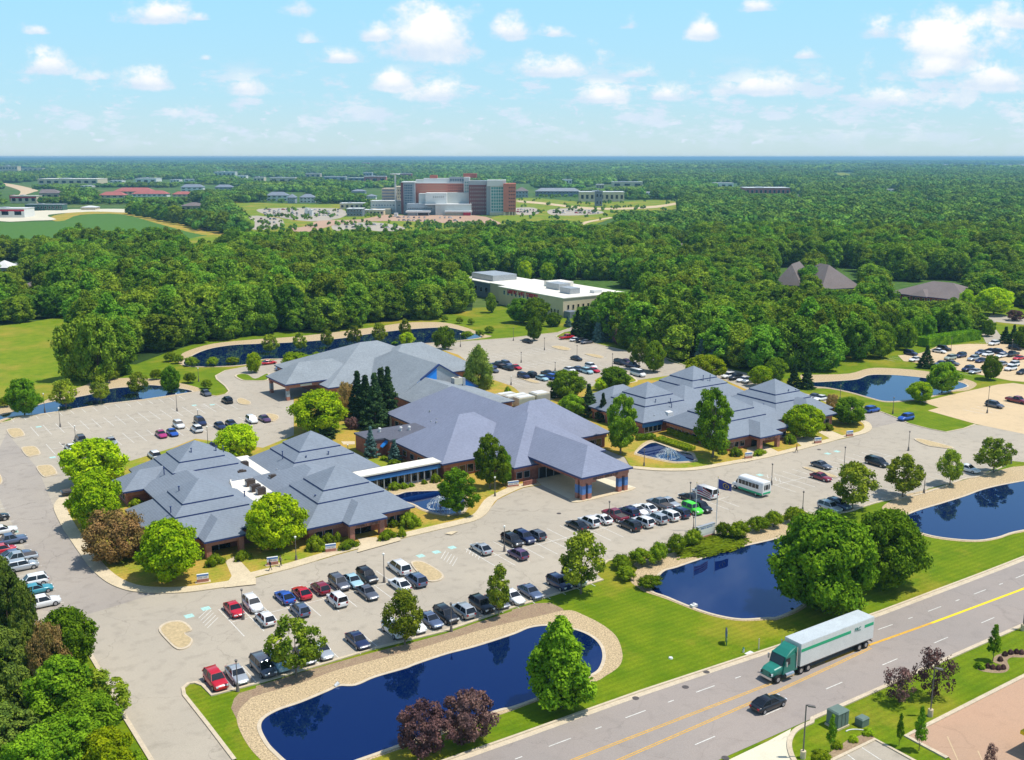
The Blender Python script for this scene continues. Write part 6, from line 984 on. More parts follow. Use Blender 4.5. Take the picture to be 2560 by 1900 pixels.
def flagpole(t, x, y, ytop, label, flag):
    X, Y = px(t, x, y); a, b = g(X, Y); H = height_at(a, b, px(t, x, ytop)[1]); r = thing('flagpole', label, 'flagpole', (a, b, 0), -TH)
    MB().tube((0, 0, 0), (0, 0, H), .09, .045, 'metal_white', 8).build('pole', r); MB().tube((0, 0, H), (0, 0, H + .15), .09, .05, 'gold', 8).build('finial', r)
    nx_, nz_ = 12, 8; L_, Wd = 2.9, 1.75; mb = MB()
    def P_(i, j):
        u, v = i / nx_, j / nz_; return (.08 + u * L_ * .8, .22 * sin(u * 7 + v * 2) * u, H - .25 - v * Wd * (1 - .25 * u) - u * 1.0 - (.45 * u * u if flag == 'us' else 0))
    for i in range(nx_):
        for j in range(nz_):
            if flag == 'us': m = 'flag_blue' if i < 5 and j < 4 else ('flag_red' if j % 2 == 0 else 'flag_white')
            else: m = 'flag_blue'
            mb.add([P_(i, j), P_(i, j + 1), P_(i + 1, j + 1), P_(i + 1, j)], [(0, 1, 2, 3)], m)
    f = mb.build('flag', r)
    if flag == 'us':
        s = MB()
        for i in range(5):
            for j in range(4): p = P_(i + .5, j + .5); s.box(p[0] - .05, p[0] + .05, p[1] - .05, p[1] + .05, p[2] - .05, p[2] + .05, 'flag_white')
        s.build('star_field', f)
    else:
        s = MB(); c = P_(6.5, 4)
        for k in range(14): q = 2 * pi * k / 14; p = (c[0] + cos(q) * .48, c[1], c[2] + sin(q) * .42 - cos(q) * .2); s.box(p[0] - .05, p[0] + .05, p[1] - .09, p[1] + .09, p[2] - .05, p[2] + .05, 'gold')
        s.tube((c[0], c[1], c[2] - .2), (c[0], c[1], c[2] + .2), .05, .1, 'gold', 6); s.build('torch_emblem', f)
flagpole('c2', 1775, 745, 325, 'right flagpole with a dark blue flag beside the shrubs', 'blue'); flagpole('c2', 1592, 790, 375, 'left flagpole with a red, white and blue striped flag', 'us')
def sign(t, x, y, label, w=1.7, h=.75, base=.55, rz=-.25, z=.14):
    a, b = at(t, x, y, z); r = thing('monument_sign', label, 'sign', (a, b, z), rz); MB().box(-w / 2 - .25, w / 2 + .25, -.45, .45, 0, .08, 'concrete').build('footing', r); MB().box(-w / 2, w / 2, -.22, .22, .08, base, 'brick_light').build('brick_base', r)
    m = MB(); m.box(-w / 2, w / 2, -.15, .15, base, base + h, 'white_wall'); m.box(-w / 2 + .02, w / 2 - .02, -.165, -.151, base + h * .62, base + h * .95, 'blue_stripe'); m.build('sign_panel', r); lettering_strokes(r, (-w / 2 + .2, -.152), (w / 2 - .2, -.152), base + h * .2, h * .22, 'slate_wall', seed=len(label), word=(5, 4), d=.01)
sign('c0', 1765, 1235, 'small white and blue sign on brick in front of the lime maple'); sign('c1', 650, 970, 'small white sign on brick between the clipped shrubs'); sign('c1', 145, 1085, 'small pale blue sign beside the walk behind the two people', z=.14)
sign('c2', 2055, 160, 'small white sign in the dry grass before the right clinic'); sign('b3', 432, 1245, 'small white sign on the lawn under the right lime maple'); sign('b3', 708, 1185, 'small white sign on the round lawn at the drive'); sign('c2', 10, 405, 'small pale sign left of the main canopy', 2.2, .7, .4)
a, b = at('c2', 1680, 855); r = thing('monument_sign', 'large blue-white sign on a brick base between clipped trees by the flagpoles', 'sign', (a, b, 0), .05)
MB().box(-2.0, 2.0, -.3, .3, 0, .6, 'brick_light').build('brick_base', r); m = MB(); m.box(-2.0, 2.0, -.25, .25, .6, 2.3, 'metal_white'); m.box(-2.04, 2.04, -.28, .28, 2.3, 2.4, 'metal_grey'); m.box(-1.95, 1.95, -.262, -.251, 1.0, 1.75, 'lamp_globe'); m.box(-2.06, -2.0, -.28, .28, .6, 2.35, 'dark_green_wall'); m.build('sign_panel', r); lettering_strokes(r, (-1.4, -.262), (1.4, -.262), 1.9, .22, 'blue_stripe', seed=9, word=(6, 7), d=.012)
a, b = at('d2', 1860, 640); r = thing('real_estate_sign', 'small dark blue roadside sign with an arched top in the grass', 'sign', (a, b, 0), .9); m = MB(); m.tube((-.6, 0, 0), (-.6, 0, 1.3), .06, .06, 'dark_green_wall', 6); m.tube((.6, 0, 0), (.6, 0, 1.3), .06, .06, 'dark_green_wall', 6); m.build('posts', r)
m = MB(); m.box(-.7, .7, -.05, .05, .35, .75, 'truck_green'); m.box(-.7, .7, -.05, .05, .78, 1.05, 'metal_grey'); m.box(-.62, .62, -.05, .05, 1.08, 1.6, 'blue_panel'); m.tube((0, -.05, 1.6), (0, .05, 1.6), .62, .62, 'navy_trim', 16); m.build('sign_board', r)
def tg(o, l, c, gr=None): return tag(o, l, c, gr)
a, b = at('d2', 2145, 690); tg(MB().tube((a, b, 0), (a, b, 1.5), .09, .07, 'metal_beige', 6).build('marker_post'), 'cream marker post in the grass near the avenue', 'post')
a, b = at('d2', 2012, 715); r = thing('fire_hydrant', 'small green and white hydrant beside the concrete slab', 'hydrant', (a, b, 0)); m = MB(); m.tube((0, 0, 0), (0, 0, .55), .12, .1, 'metal_white', 8); m.tube((0, 0, .55), (0, 0, .7), .14, .06, 'truck_green', 8); m.tube((-.2, 0, .4), (.2, 0, .4), .06, .06, 'truck_green', 6); m.build('body', r)
a, b = at('d3', 600, 1350); r = thing('utility_cabinet', 'large green utility cabinet beside the avenue', 'utility box', (a, b, 0), 0); m = MB(); m.box(-1, 1, -.9, .9, 0, .2, 'concrete'); m.build('plinth', r); m = MB(); m.box(-.9, .9, -.8, .8, .2, 1.9, 'utility_green'); m.cube8([(-.95, -.85, 1.9), (.95, -.85, 1.9), (-.95, .85, 1.9), (.95, .85, 1.9), (-.8, -.7, 2.05), (.8, -.7, 2.05), (-.8, .7, 2.05), (.8, .7, 2.05)], 'utility_green'); [m.box(x, x + .03, -.83, -.8, .3, 1.8, 'iron') for x in (-.3, .3)]; m.build('cabinet', r)
a, b = at('d3', 815, 1345); r = thing('utility_cabinet', 'smaller green utility box right of the large cabinet', 'utility box', (a, b, 0), 0); m = MB(); m.box(-.6, .6, -.5, .5, 0, .85, 'utility_green'); m.cube8([(-.64, -.54, .85), (.64, -.54, .85), (-.64, .54, .85), (.64, .54, .85), (-.5, -.4, 1.0), (.5, -.4, 1.0), (-.5, .4, 1.0), (.5, .4, 1.0)], 'utility_green'); m.build('cabinet', r)
a, b = at('d3', 690, 1400); m = MB(); [m.tube((a + i * .28, b - .9 * (i / 6) ** 2 * 1.2, .06), (a + (i + 1) * .28, b - .9 * ((i + 1) / 6) ** 2 * 1.2, .06), .07, .07, 'metal_white', 6) for i in range(-1, 6)]; tg(m.build('drain_pipe'), 'white drain pipe curving through grass by the utility cabinet', 'pipe')
a, b = at('d3', 2210, 1590); r = thing('glass_shelter', 'pale turquoise glass shelter with a yellow edge in the lower right corner', 'shelter', (a, b, 0), 0); MB().box(0, 6, -4, 0, 2.6, 4.0, 'lamp_globe').build('roof', r); MB().box(-.3, 6, -4.3, .3, 2.2, 2.59, 'bright_yellow').build('edge_band', r); MB().box(.2, 6, -4, -.2, 0, 2.19, 'teal_glass').build('wall', r)
a, b = at('d1', 688, 1015); tg(MB().tube((a, b, .05), (a + .5, b + .1, .35), .22, .22, 'metal_white', 8).build('outlet_pipe'), 'white pipe end on the near pond bank', 'pipe'); a, b = at('d2', 1580, 322); tg(MB().box(a - .5, a + .5, b - .3, b + .3, 0, .4, 'metal_white').tube((a, b, .4), (a, b, .6), .2, .15, 'metal_white', 8).build('pump_box'), 'white pump box at the edge of the middle pond', 'pump')
a, b = at('d2', 1380, 768); tg(MB().tube((a, b, 0), (a, b, .15), .3, .25, 'metal_white', 10).build('valve_cover'), 'small white valve cover in the middle of the lawn', 'valve cover')
# fountains
def fountain(t, x, y, label, s=1.0):
    a, b = at(t, x, y, .19); r = thing('fountain', label, 'fountain', (a, b, .19)); R_ = random.Random(3)
    m = MB()
    for ring, (rr, hh, n) in enumerate(((2.3, 1.5, 16), (1.2, 1.9, 8))):
        for k in range(n):
            q = 2 * pi * k / n; P0 = None
            for i in range(9):
                u = i / 8; p = (cos(q) * rr * s * u, sin(q) * rr * s * u, 4 * hh * s * u * (1 - u))
                if P0: m.tube(P0, p, .03, .028, 'spray', 4, False)
                P0 = p
    m.tube((0, 0, 0), (0, 0, 1.7 * s), .06, .42, 'spray', 10, False); m.build('water_jet', r)
    m = MB(); n = 40
    for k in range(n * 3):
        q = 2 * pi * k / n; rr = 2.25 * s * R_.uniform(.92, 1.12); m.tube((cos(q) * rr, sin(q) * rr, .0), (cos(q) * rr, sin(q) * rr, R_.uniform(.1, .35)), .12, .03, 'spray', 5, False)
    m.build('splash_ring', r); MB().tube((0, 0, -.1), (0, 0, .15), .4, .3, 'iron', 10).build('nozzle_float', r)
fountain('c1', 1605, 575, 'fountain spraying in the left fountain pond by the glass corridor'); fountain('b2', 1357, 1362, 'fountain spraying in the right fountain pond before the right clinic')
# ------------------------------------------------------------------ people (about ten pixels tall)
def person(a, b, rz, top, legs, label):
    j = {'p': (0, 0, .95), 'w': (0, 0, 1.15), 'ch': (.01, 0, 1.38), 'n': (.02, 0, 1.5), 'h': (.03, 0, 1.66), 'hl': (0, .1, .9), 'kl': (.16, .1, .5), 'al': (.22, .1, .08), 'tl': (.36, .1, .03), 'hr': (0, -.1, .9), 'kr': (-.05, -.1, .5), 'ar': (-.3, -.1, .12), 'tr': (-.2, -.1, .03), 'sl': (0, .2, 1.42), 'el': (-.08, .25, 1.15), 'wl': (.05, .25, .92), 'sr': (0, -.2, 1.42), 'er': (.08, -.25, 1.15), 'wr': (.25, -.25, .98)}
    e = [('p', 'w'), ('w', 'ch'), ('ch', 'n'), ('n', 'h'), ('p', 'hl'), ('hl', 'kl'), ('kl', 'al'), ('al', 'tl'), ('p', 'hr'), ('hr', 'kr'), ('kr', 'ar'), ('ar', 'tr'), ('ch', 'sl'), ('sl', 'el'), ('el', 'wl'), ('ch', 'sr'), ('sr', 'er'), ('er', 'wr')]
    rad = dict(p=.15, w=.13, ch=.16, n=.06, h=.11, hl=.1, hr=.1, kl=.065, kr=.065, al=.045, ar=.045, tl=.04, tr=.04, sl=.07, sr=.07, el=.045, er=.045, wl=.035, wr=.035)
    k = list(j); me = bpy.data.meshes.new('person_body'); me.from_pydata([j[q] for q in k], [(k.index(x), k.index(y)) for x, y in e], []); o = bpy.data.objects.new('person', me); COL.objects.link(o)
    md = o.modifiers.new('skin', 'SKIN'); 
    for i, q in enumerate(k): me.skin_vertices[0].data[i].radius = (rad[q], rad[q]); me.skin_vertices[0].data[i].use_root = q == 'p'
    s = o.modifiers.new('sub', 'SUBSURF'); s.levels = s.render_levels = 1
    dg = bpy.context.evaluated_depsgraph_get(); dg.update(); m2 = bpy.data.meshes.new_from_object(o.evaluated_get(dg)); bpy.data.objects.remove(o)
    for q in ('skin', top, legs): m2.materials.append(MATS[q])
    for p in m2.polygons:
        z = p.center[2]; p.material_index = 2 if z < .98 else (1 if z < 1.5 and not (z < 1.02 and abs(p.center[1]) > .2) else 0)
    o = link('person', m2, None, (a, b, .16), rz); tag(o, label, 'person'); bm = bmesh.new(); bmesh.ops.create_icosphere(bm, subdivisions=2, radius=.125); hm = bpy.data.meshes.new('hair'); bm.to_mesh(hm); bm.free(); hm.materials.append(MATS['bark']); link('hair', hm, o, (-.005, 0, 1.70)); return o
a, b = at('c1', 125, 1135, .16); person(a, b, 0, 'cloth_dark', 'cloth_dark', 'person in dark clothes walking past the pale blue sign'); a, b = at('c1', 215, 1100, .16); person(a, b, .2, 'cloth_khaki', 'cloth_dark', 'person in olive top standing right of the pale blue sign')
a, b = at('b3', 248, 1325, .05); person(a, b, 2.0, 'cloth_maroon', 'cloth_dark', 'person in maroon crossing the drive before the right clinic').location.z = .02; a, b = at('c2', 832, 735, .05); person(a, b, 1.2, 'cloth_dark', 'cloth_khaki', 'person in dark top beside the white sedan in the busy row').location.z = .02
# ================================================================== FAR GROUND
def sheet(name, pxs, m, z, smooth=True):
    p = W(pxs, z); return structure(name, smooth_poly(p, 3) if smooth else p, m, z)
sheet('crop_field', K('a0', (-3000, 790), (-300, 722), (0, 716), (480, 706), (640, 660), (1050, 628), (1400, 712), (1700, 800), (1960, 822), (2100, 1000), (1650, 1250), (500, 1100), (0, 1050), (-3000, 1300)), 'crop_field', .02)
sheet('field_margin', K('a0', (460, 700), (470, 655), (800, 612), (1110, 622), (1420, 700), (1760, 760), (1980, 815), (1940, 850), (1640, 800), (1350, 720), (1050, 645), (700, 650), (560, 700)), 'lawn_dry', .05)
sheet('bright_meadow', K('a0', (1640, 860), (1980, 822), (2226, 860)) + K('a1', (300, 860), (500, 960), (0, 1000)) + K('a0', (1700, 980)), 'meadow', .06)
sheet('campus_grass', K('a0', (1980, 545), (2226, 545)) + K('a1', (500, 560), (760, 560), (900, 640), (1150, 650), (1200, 660), (2000, 690), (2226, 560)) + K('a2', (100, 500), (700, 540), (1250, 520), (1460, 545), (1430, 600), (1150, 640), (880, 680), (600, 760), (200, 720), (0, 760)) + K('a1', (2226, 730), (1900, 760), (1300, 820), (700, 860), (300, 850), (0, 800)) + K('a0', (2100, 720)), 'meadow', .03)
sheet('campus_lot', K('a1', (20, 600), (300, 590), (520, 590), (740, 600), (780, 660), (560, 705), (300, 690), (60, 640)), 'asphalt', .10)
sheet('campus_lot', K('a1', (-60, 660), (200, 680), (240, 720), (230, 745), (60, 780), (-60, 760)), 'asphalt', .11)
sheet('campus_lot', K('a1', (680, 735), (1000, 715), (1240, 745), (1290, 780), (1080, 795), (900, 770), (700, 790)), 'asphalt', .10)
sheet('campus_road', K('a1', (560, 700), (900, 690), (1120, 650), (1300, 655), (1900, 655), (2080, 700), (2100, 735), (1700, 725), (1300, 705), (1000, 708), (700, 735), (470, 800), (290, 800), (280, 770), (430, 750)), 'red_lot', .12)
sheet('campus_lot', K('a2', (30, 590), (200, 590), (230, 640), (50, 650)), 'asphalt', .10); sheet('campus_lot', K('a2', (330, 605), (600, 592), (780, 620), (770, 640), (560, 655), (340, 650)), 'asphalt', .10)
sheet('campus_road', K('a2', (60, 525), (300, 545), (600, 580), (900, 590), (1250, 570), (1450, 540), (1450, 555), (1250, 590), (900, 606), (600, 598), (300, 562), (60, 540)), 'tan_lot', .11)
sheet('winding_path', K('a2', (590, 745), (620, 712), (680, 700), (850, 670), (880, 676), (690, 712), (640, 728), (605, 750)), 'tan_lot', .12, False)
sheet('far_highway', K('a0', (0, 372), (80, 380), (200, 402), (330, 438), (300, 450), (240, 470), (150, 495), (180, 455), (150, 430), (60, 400), (0, 385)), 'tan_lot', .1)
sheet('town_lot', K('a0', (0, 625), (240, 618), (550, 605), (700, 600), (1110, 600), (1110, 630), (800, 622), (420, 650), (490, 690), (300, 700), (0, 705)), 'pale_concrete', .08)
sheet('wood_lane', K('a3', (1010, 1360), (1080, 1350), (1300, 1410), (1700, 1465), (1690, 1490), (1500, 1490), (1050, 1380)), 'tan_lot', .05, False)
sheet('distant_field', K('a3', (1130, 222), (1500, 208), (1900, 218), (2226, 214), (3000, 214), (3000, 232), (2226, 230), (1900, 236), (1500, 228), (1200, 230)), 'pale_concrete', .3, False); sheet('distant_field', K('a3', (560, 285), (650, 282), (750, 305), (640, 310)), 'meadow', .3, False); sheet('distant_field', K('a3', (1420, 302), (1620, 305), (1600, 350), (1300, 330)), 'meadow', .3, False)
KEEP = []   # (x0, x1, y0, y1) in survey pixels: openings where the photograph sees over or between the trees
def keep(t, x0, y0, x1, y1): (a, c), (b, d) = px(t, x0, y0), px(t, x1, y1); KEEP.append((a, b, c, d))
keep('a0', -100, 560, 1130, 715); keep('a0', -100, 700, 480, 860); keep('a0', 400, 640, 1600, 760); keep('a0', 1640, 800, 1920, 900); keep('a0', 0, 372, 330, 500)
keep('a1', -60, 560, 780, 800); keep('a1', 560, 690, 1290, 800); keep('a1', 1050, 420, 2226, 740); keep('a1', 1100, 690, 1800, 790); keep('a2', -20, 380, 210, 700); keep('a2', 180, 500, 900, 690); keep('a2', 880, 520, 1450, 610); keep('a2', 590, 690, 870, 740)
keep('a3', 1130, 214, 3000, 232); keep('a3', 560, 282, 750, 308)
keep('a1', 1840, 1180, 2226, 1460); keep('a2', 0, 1220, 870, 1330); keep('a2', 290, 1330, 700, 1450); keep('a2', 960, 1300, 1060, 1335)
keep('a3', 70, 1110, 260, 1275); keep('a3', 480, 1115, 780, 1300); keep('a3', 1040, 1225, 1720, 1400); keep('a2', 1445, 905, 1540, 950); keep('a3', 2000, 1590, 2226, 1640); keep('b3', 1900, 60, 2226, 240)
# ------------------------------------------------------------------ buildings beyond the woods
def far_building(name, t, x0, x1, yb, yt, wall, roof, label, depth=14, style='flat', stripe=None, group=None, nwin=0, storeys=1, vis=True):
    (X0, Y0), (X1, _) = px(t, x0, yb), px(t, x1, yb); p0, p1 = g(X0, Y0), g(X1, Y0); L_ = hypot(p1[0] - p0[0], p1[1] - p0[1]); H = max(3.5, height_at(*p0, px(t, x0, yt)[1]))
    r = thing(name, label, 'building', (*p0, 0), math.atan2(p1[1] - p0[1], p1[0] - p0[0]), group)
    hw = H * (.62 if style != 'flat' else 1)
    MB().box(0, L_, 0, depth, 0, hw, wall).build('wall', r); rb = MB()
    if style == 'flat': rb.box(-.4, L_ + .4, -.4, depth + .4, hw, hw + H * .06, roof); rb.box(L_ * .3, L_ * .45, depth * .3, depth * .7, hw + H * .06, hw + H * .16, 'metal_grey')
    elif style == 'hip': hip(rb, -.8, L_ + .8, -.8, depth + .8, hw, H - hw, roof, fh=.3)
    elif style == 'gable': hip(rb, -.8, L_ + .8, -.8, depth + .8, hw, H - hw, roof, fh=.3, gable='a0')
    rb.build('roof', r)
    if stripe: MB().box(-.05, L_ + .05, -.12, -.02, hw * .72, hw * .92, stripe).build('stripe', r)
    for s in range(storeys):
        for i in range(nwin):
            w = L_ / nwin; window(r, (w * (i + .22), 0), w * .56, hw / storeys * .45, '-b', hw / storeys * (s + .28), 'dark_glass', 'white_wall', fw=.12)
    if vis: (a, c), (b, d) = px(t, x0, yt), px(t, x1, yb - (yb - yt) * .3); KEEP.append((a, b, c, d))
    return r
FB = far_building
FB('distant_building', 'a0', 0, 155, 292, 230, 'cream_wall', 'metal_beige', 'pale tan building at the top left edge beyond the trees', 30, nwin=6, storeys=2); FB('distant_building', 'a0', 160, 372, 278, 245, 'cream_wall', 'shingle_brown', 'long pale building right of the tan one at top left', 25, nwin=5)
FB('warehouse', 'a0', 330, 850, 390, 340, 'cream_wall', 'roof_membrane', 'very long beige warehouse above the highway at left', 60, nwin=8); FB('warehouse', 'a0', 1180, 1360, 382, 335, 'white_wall', 'metal_white', 'white-roofed warehouse with a bright front beyond the trees', 40, nwin=3)
FB('brown_roofed_hall', 'a0', 345, 515, 515, 430, 'tan_wall', 'shingle_brown', 'orange-tan gabled hall beside the highway', 22, 'gable', nwin=3); FB('restaurant', 'a0', 95, 320, 550, 488, 'cream_wall', 'metal_beige', 'low cream building with a red band near the left edge', 18, stripe='red_paint', nwin=4); FB('petrol_canopy', 'a0', 85, 155, 530, 484, 'red_paint', 'red_paint', 'bright red block near the left edge', 10)
FB('shelter_hall', 'a0', 220, 545, 612, 562, 'dark_green_wall', 'metal_grey', 'long dark green low hall above the crop field', 14, nwin=10); FB('shop_building', 'a0', -120, 215, 675, 598, 'white_wall', 'metal_white', 'white shop with a red stripe at the left edge of the field', 24, stripe='red_paint', nwin=3)
r = FB('domed_shelter', 'a0', 705, 830, 608, 572, 'cream_wall', 'metal_white', 'round-topped pale green shelter at the end of the crop field', 14, 'hip')
FB('apartment_building', 'a0', 990, 1325, 500, 415, 'cream_wall', 'shingle_red', 'large red-roofed apartment block, rear wing', 20, 'hip', nwin=8, storeys=2); FB('apartment_building', 'a0', 1150, 1452, 515, 440, 'white_wall', 'shingle_red', 'red-roofed apartment block with white front', 16, 'hip', nwin=7, storeys=2); FB('apartment_building', 'a0', 862, 1080, 528, 450, 'cream_wall', 'shingle_red', 'red-roofed apartment block left of the white-fronted one', 16, 'hip', nwin=4, storeys=2); FB('apartment_building', 'a0', 1500, 1668, 510, 448, 'cream_wall', 'shingle_red', 'single red-roofed apartment block right of the white-fronted one', 14, 'hip', nwin=4, storeys=2)
FB('brown_house', 'a0', 1570, 1762, 618, 545, 'tan_wall', 'shingle_brown', 'brown-roofed house above the dark tree row', 20, 'hip', nwin=4); FB('distant_building', 'a0', 1860, 2045, 322, 278, 'pale_wall', 'metal_white', 'white flat building high above the tree row', 30, nwin=5)
for i, (t, x0, x1, yb, yt) in enumerate((('a0', 1575, 1765, 450, 385), ('a0', 1870, 2020, 445, 388), ('a1', 90, 275, 530, 452), ('a1', 275, 340, 550, 470), ('a1', 380, 510, 545, 470), ('a1', 830, 950, 470, 430), ('a1', 960, 1040, 520, 470))): FB('town_house', t, x0, x1, yb, yt, 'grey_wall' if i % 2 else 'white_wall', 'shingle_blue', f'grey-roofed town house {ordinal(i + 1)} from the left among the trees', 14, 'hip', group='grey-roofed houses left of the hospital', nwin=4, storeys=2)
for i, (t, x0, x1, yb, yt, wl_) in enumerate((('a0', 2060, 2140, 345, 310, 'white_wall'), ('a0', 1480, 1560, 370, 345, 'white_wall'), ('a0', 1600, 1740, 362, 342, 'white_wall'), ('a1', -20, 70, 365, 325, 'cream_wall'), ('a1', 120, 340, 375, 328, 'cream_wall'), ('a1', 430, 560, 330, 292, 'tan_wall'), ('a1', 590, 780, 358, 320, 'grey_wall'), ('a1', 800, 950, 362, 330, 'slate_wall'), ('a1', 940, 1130, 375, 318, 'pinkred_wall'), ('a1', 930, 1010, 320, 285, 'grey_wall'), ('a1', 1250, 1355, 325, 292, 'pinkred_wall'), ('a1', 920, 985, 232, 198, 'pinkred_wall'), ('a0', 950, 1060, 370, 352, 'white_wall'), ('a0', 700, 800, 412, 398, 'white_wall'))): FB('distant_building', t, x0, x1, yb, yt, wl_, 'metal_white', f'small far building {ordinal(i + 1)} of the pale town strip left of the hospital', 25, group='town strip left of the hospital', nwin=3)
FB('gabled_house', 'a2', 30, 140, 500, 410, 'grey_wall', 'shingle_brown', 'beige gabled building just right of the hospital', 26, 'hip', nwin=4, storeys=2); FB('terrace_houses', 'a2', 205, 595, 490, 418, 'slate_wall', 'shingle_grey', 'long row of grey-brown terraced homes right of the hospital', 18, 'hip', nwin=12, storeys=2)
FB('school_building', 'a2', 590, 975, 535, 455, 'cream_wall', 'metal_white', 'low white building right of the hospital with a dark block', 30, nwin=9); FB('office_block', 'a2', 725, 785, 575, 452, 'slate_wall', 'slate_wall', 'dark cube in front of the low white building', 14, nwin=2, storeys=2)
for i, (t, x0, x1, yb, yt, wl_) in enumerate((('a2', 440, 520, 385, 345, 'white_wall'), ('a2', 735, 800, 428, 388, 'tan_wall'), ('a2', 870, 1135, 412, 366, 'cream_wall'), ('a2', 1755, 1925, 418, 375, 'white_wall'), ('a3', 1040, 1130, 450, 430, 'white_wall'), ('a2', 1740, 1775, 295, 272, 'white_wall'), ('a2', 1140, 1210, 478, 455, 'white_wall'), ('a3', 160, 215, 215, 203, 'white_wall'), ('a3', 400, 515, 228, 212, 'cream_wall'), ('a3', 575, 600, 228, 212, 'white_wall'), ('a3', 810, 890, 225, 208, 'white_wall'), ('a3', 1020, 1075, 232, 218, 'white_wall'), ('a3', 1370, 1400, 555, 520, 'tan_wall'), ('a3', 255, 275, 500, 482, 'white_wall'))): FB('distant_building', t, x0, x1, yb, yt, wl_, 'metal_white', f'small far building {ordinal(i + 1)} of those in the woods right of the hospital', 22, group='small buildings in the woods right of the hospital', nwin=3)
FB('red_warehouse', 'a2', 2030, 2415, 480, 418, 'pinkred_wall', 'metal_white', 'long red-walled building with a white roof in the wood', 45, nwin=10)
FB('cottage', 'a0', -60, 82, 1200, 1055, 'white_wall', 'metal_white', 'white house among trees at the left picture edge', 10, 'hip', nwin=2); FB('cottage', 'a0', 130, 205, 1110, 1055, 'white_wall', 'metal_grey', 'second small white house among trees at the left edge', 8, 'hip', nwin=2); FB('cottage', 'a0', 205, 300, 1330, 1240, 'tan_wall', 'shingle_brown', 'small tan house lower down among trees at the left edge', 8, 'hip', nwin=2)
# radio mast and chimney
def mast(t, x, yb, yt, label):
    X, Y = px(t, x, yb); a, b = g(X, Y); H = height_at(a, b, px(t, x, yt)[1]); m = MB(); d = hypot(a, b); s = d / 2600 * .55
    m.tube((a, b, 0), (a, b, H), s, s * .6, 'metal_grey', 4); [m.tube((a, b, H * f), (a, b, H * f + s), s * 1.6, s * 1.6, 'metal_grey', 6) for f in (.5, .8)]; tag(m.build('radio_mast'), label, 'mast')
mast('a1', 1365, 310, 168, 'thin pale radio mast left of the hospital roof')
# ------------------------------------------------------------------ hospital
hx, hy = g(920 + 1250 * .18, 420 + 655 * .18); hd = math.sqrt(hx * hx + hy * hy + CAMH ** 2); U = .18 * hd / FPX
Hs = thing('hospital', 'large red-brick and pale glass hospital standing beyond the woods', 'hospital', (hx, hy, 0), -TH + .0)
def hb(name, x0, x1, ytop, ybot, d0, dep, m, base=655, parent=None, **k):
    """block between crop columns x0..x1; heights from crop rows"""
    z1 = (base - ytop) * U; z0 = max(0, (base - ybot) * U); return MB().box((x0 - 1250) * U, (x1 - 1250) * U, d0, d0 + dep, z0, z1, m).build(name, parent or Hs)
def facade(x0, x1, y0, y1, d, nx, ny, glass, frame, parent=None, name='window', wf=.6, hf=.5):
    w = (x1 - x0) * U / nx; h = (y1 - y0) * U / ny
    for i in range(nx):
        for j in range(ny): window(parent or Hs, ((x0 - 1250) * U + w * (i + (1 - wf) / 2), d), w * wf, h * hf, '-b', (655 - y1) * U + h * (j + (1 - hf) / 2), glass, frame, name, fw=.16)
hb('tower', 450, 640, 222, 700, 20, 30, 'grey_wall'); hb('tower_side', 447, 482, 225, 700, 19.5, 30.6, 'maroon_wall'); facade(495, 610, 245, 520, 20, 5, 8, 'blue_glass', 'metal_grey', wf=.86, hf=.8); hb('roof_edge', 455, 645, 212, 224, 19, 32, 'metal_white')
hb('brick_wing', 636, 1325, 236, 700, 30, 22, 'hospital_brick'); hb('roof_edge', 640, 1400, 226, 237, 29, 24, 'metal_white'); facade(700, 1070, 245, 355, 30, 12, 3, 'cream_wall', 'brick', wf=.5, hf=.42); facade(1090, 1310, 245, 355, 30, 8, 3, 'dark_glass', 'brick', wf=.5, hf=.42)
hb('penthouse', 752, 1112, 168, 228, 34, 14, 'metal_white'); hb('penthouse', 640, 752, 185, 228, 34, 12, 'pale_wall'); hb('penthouse', 1112, 1330, 150, 228, 32, 14, 'grey_wall'); hb('stair_tower', 835, 938, 125, 170, 38, 8, 'pinkred_wall'); hb('stair_tower', 1305, 1495, 103, 160, 38, 10, 'pinkred_wall')
facade(1120, 1320, 165, 215, 32, 6, 1, 'blue_glass', 'metal_white', wf=.8, hf=.7)
hb('pale_block', 800, 1092, 360, 700, 8, 24, 'white_wall'); hb('pale_block', 700, 802, 370, 700, 14, 20, 'pale_wall'); hb('pale_block', 1090, 1400, 360, 700, 16, 16, 'pale_wall'); facade(900, 1060, 395, 430, 8, 6, 1, 'dark_glass', 'white_wall', wf=.4, hf=.8)
hb('core_tower', 1322, 1402, 150, 700, 18, 20, 'pale_wall'); facade(1332, 1392, 200, 480, 18, 2, 7, 'teal_glass', 'pale_wall', wf=.7, hf=.6)
hb('podium', 545, 945, 505, 700, 4, 20, 'grey_wall'); facade(560, 900, 545, 585, 4, 14, 1, 'dark_glass', 'metal_grey', wf=.7, hf=.5); hb('podium', 944, 1432, 512, 700, -2, 26, 'pale_wall'); hb('roof_edge', 800, 1436, 505, 514, -2.6, 27, 'metal_white')
hb('canopy', 550, 880, 592, 612, -14, 16, 'metal_white'); hb('canopy_wall', 575, 700, 612, 700, -12, 12, 'grey_wall'); hb('entrance_glazing', 705, 870, 614, 700, -3, 1, 'dark_glass'); [hb('canopy_post', x, x + 8, 612, 700, -13.5, 1, 'metal_white') for x in (708, 860)]
hb('canopy', 1075, 1445, 592, 610, -12, 11, 'metal_white'); hb('emergency_entrance', 1330, 1425, 612, 690, -10, 8, 'red_paint'); hb('canopy_wall', 1080, 1325, 614, 700, -8, 6, 'metal_beige')
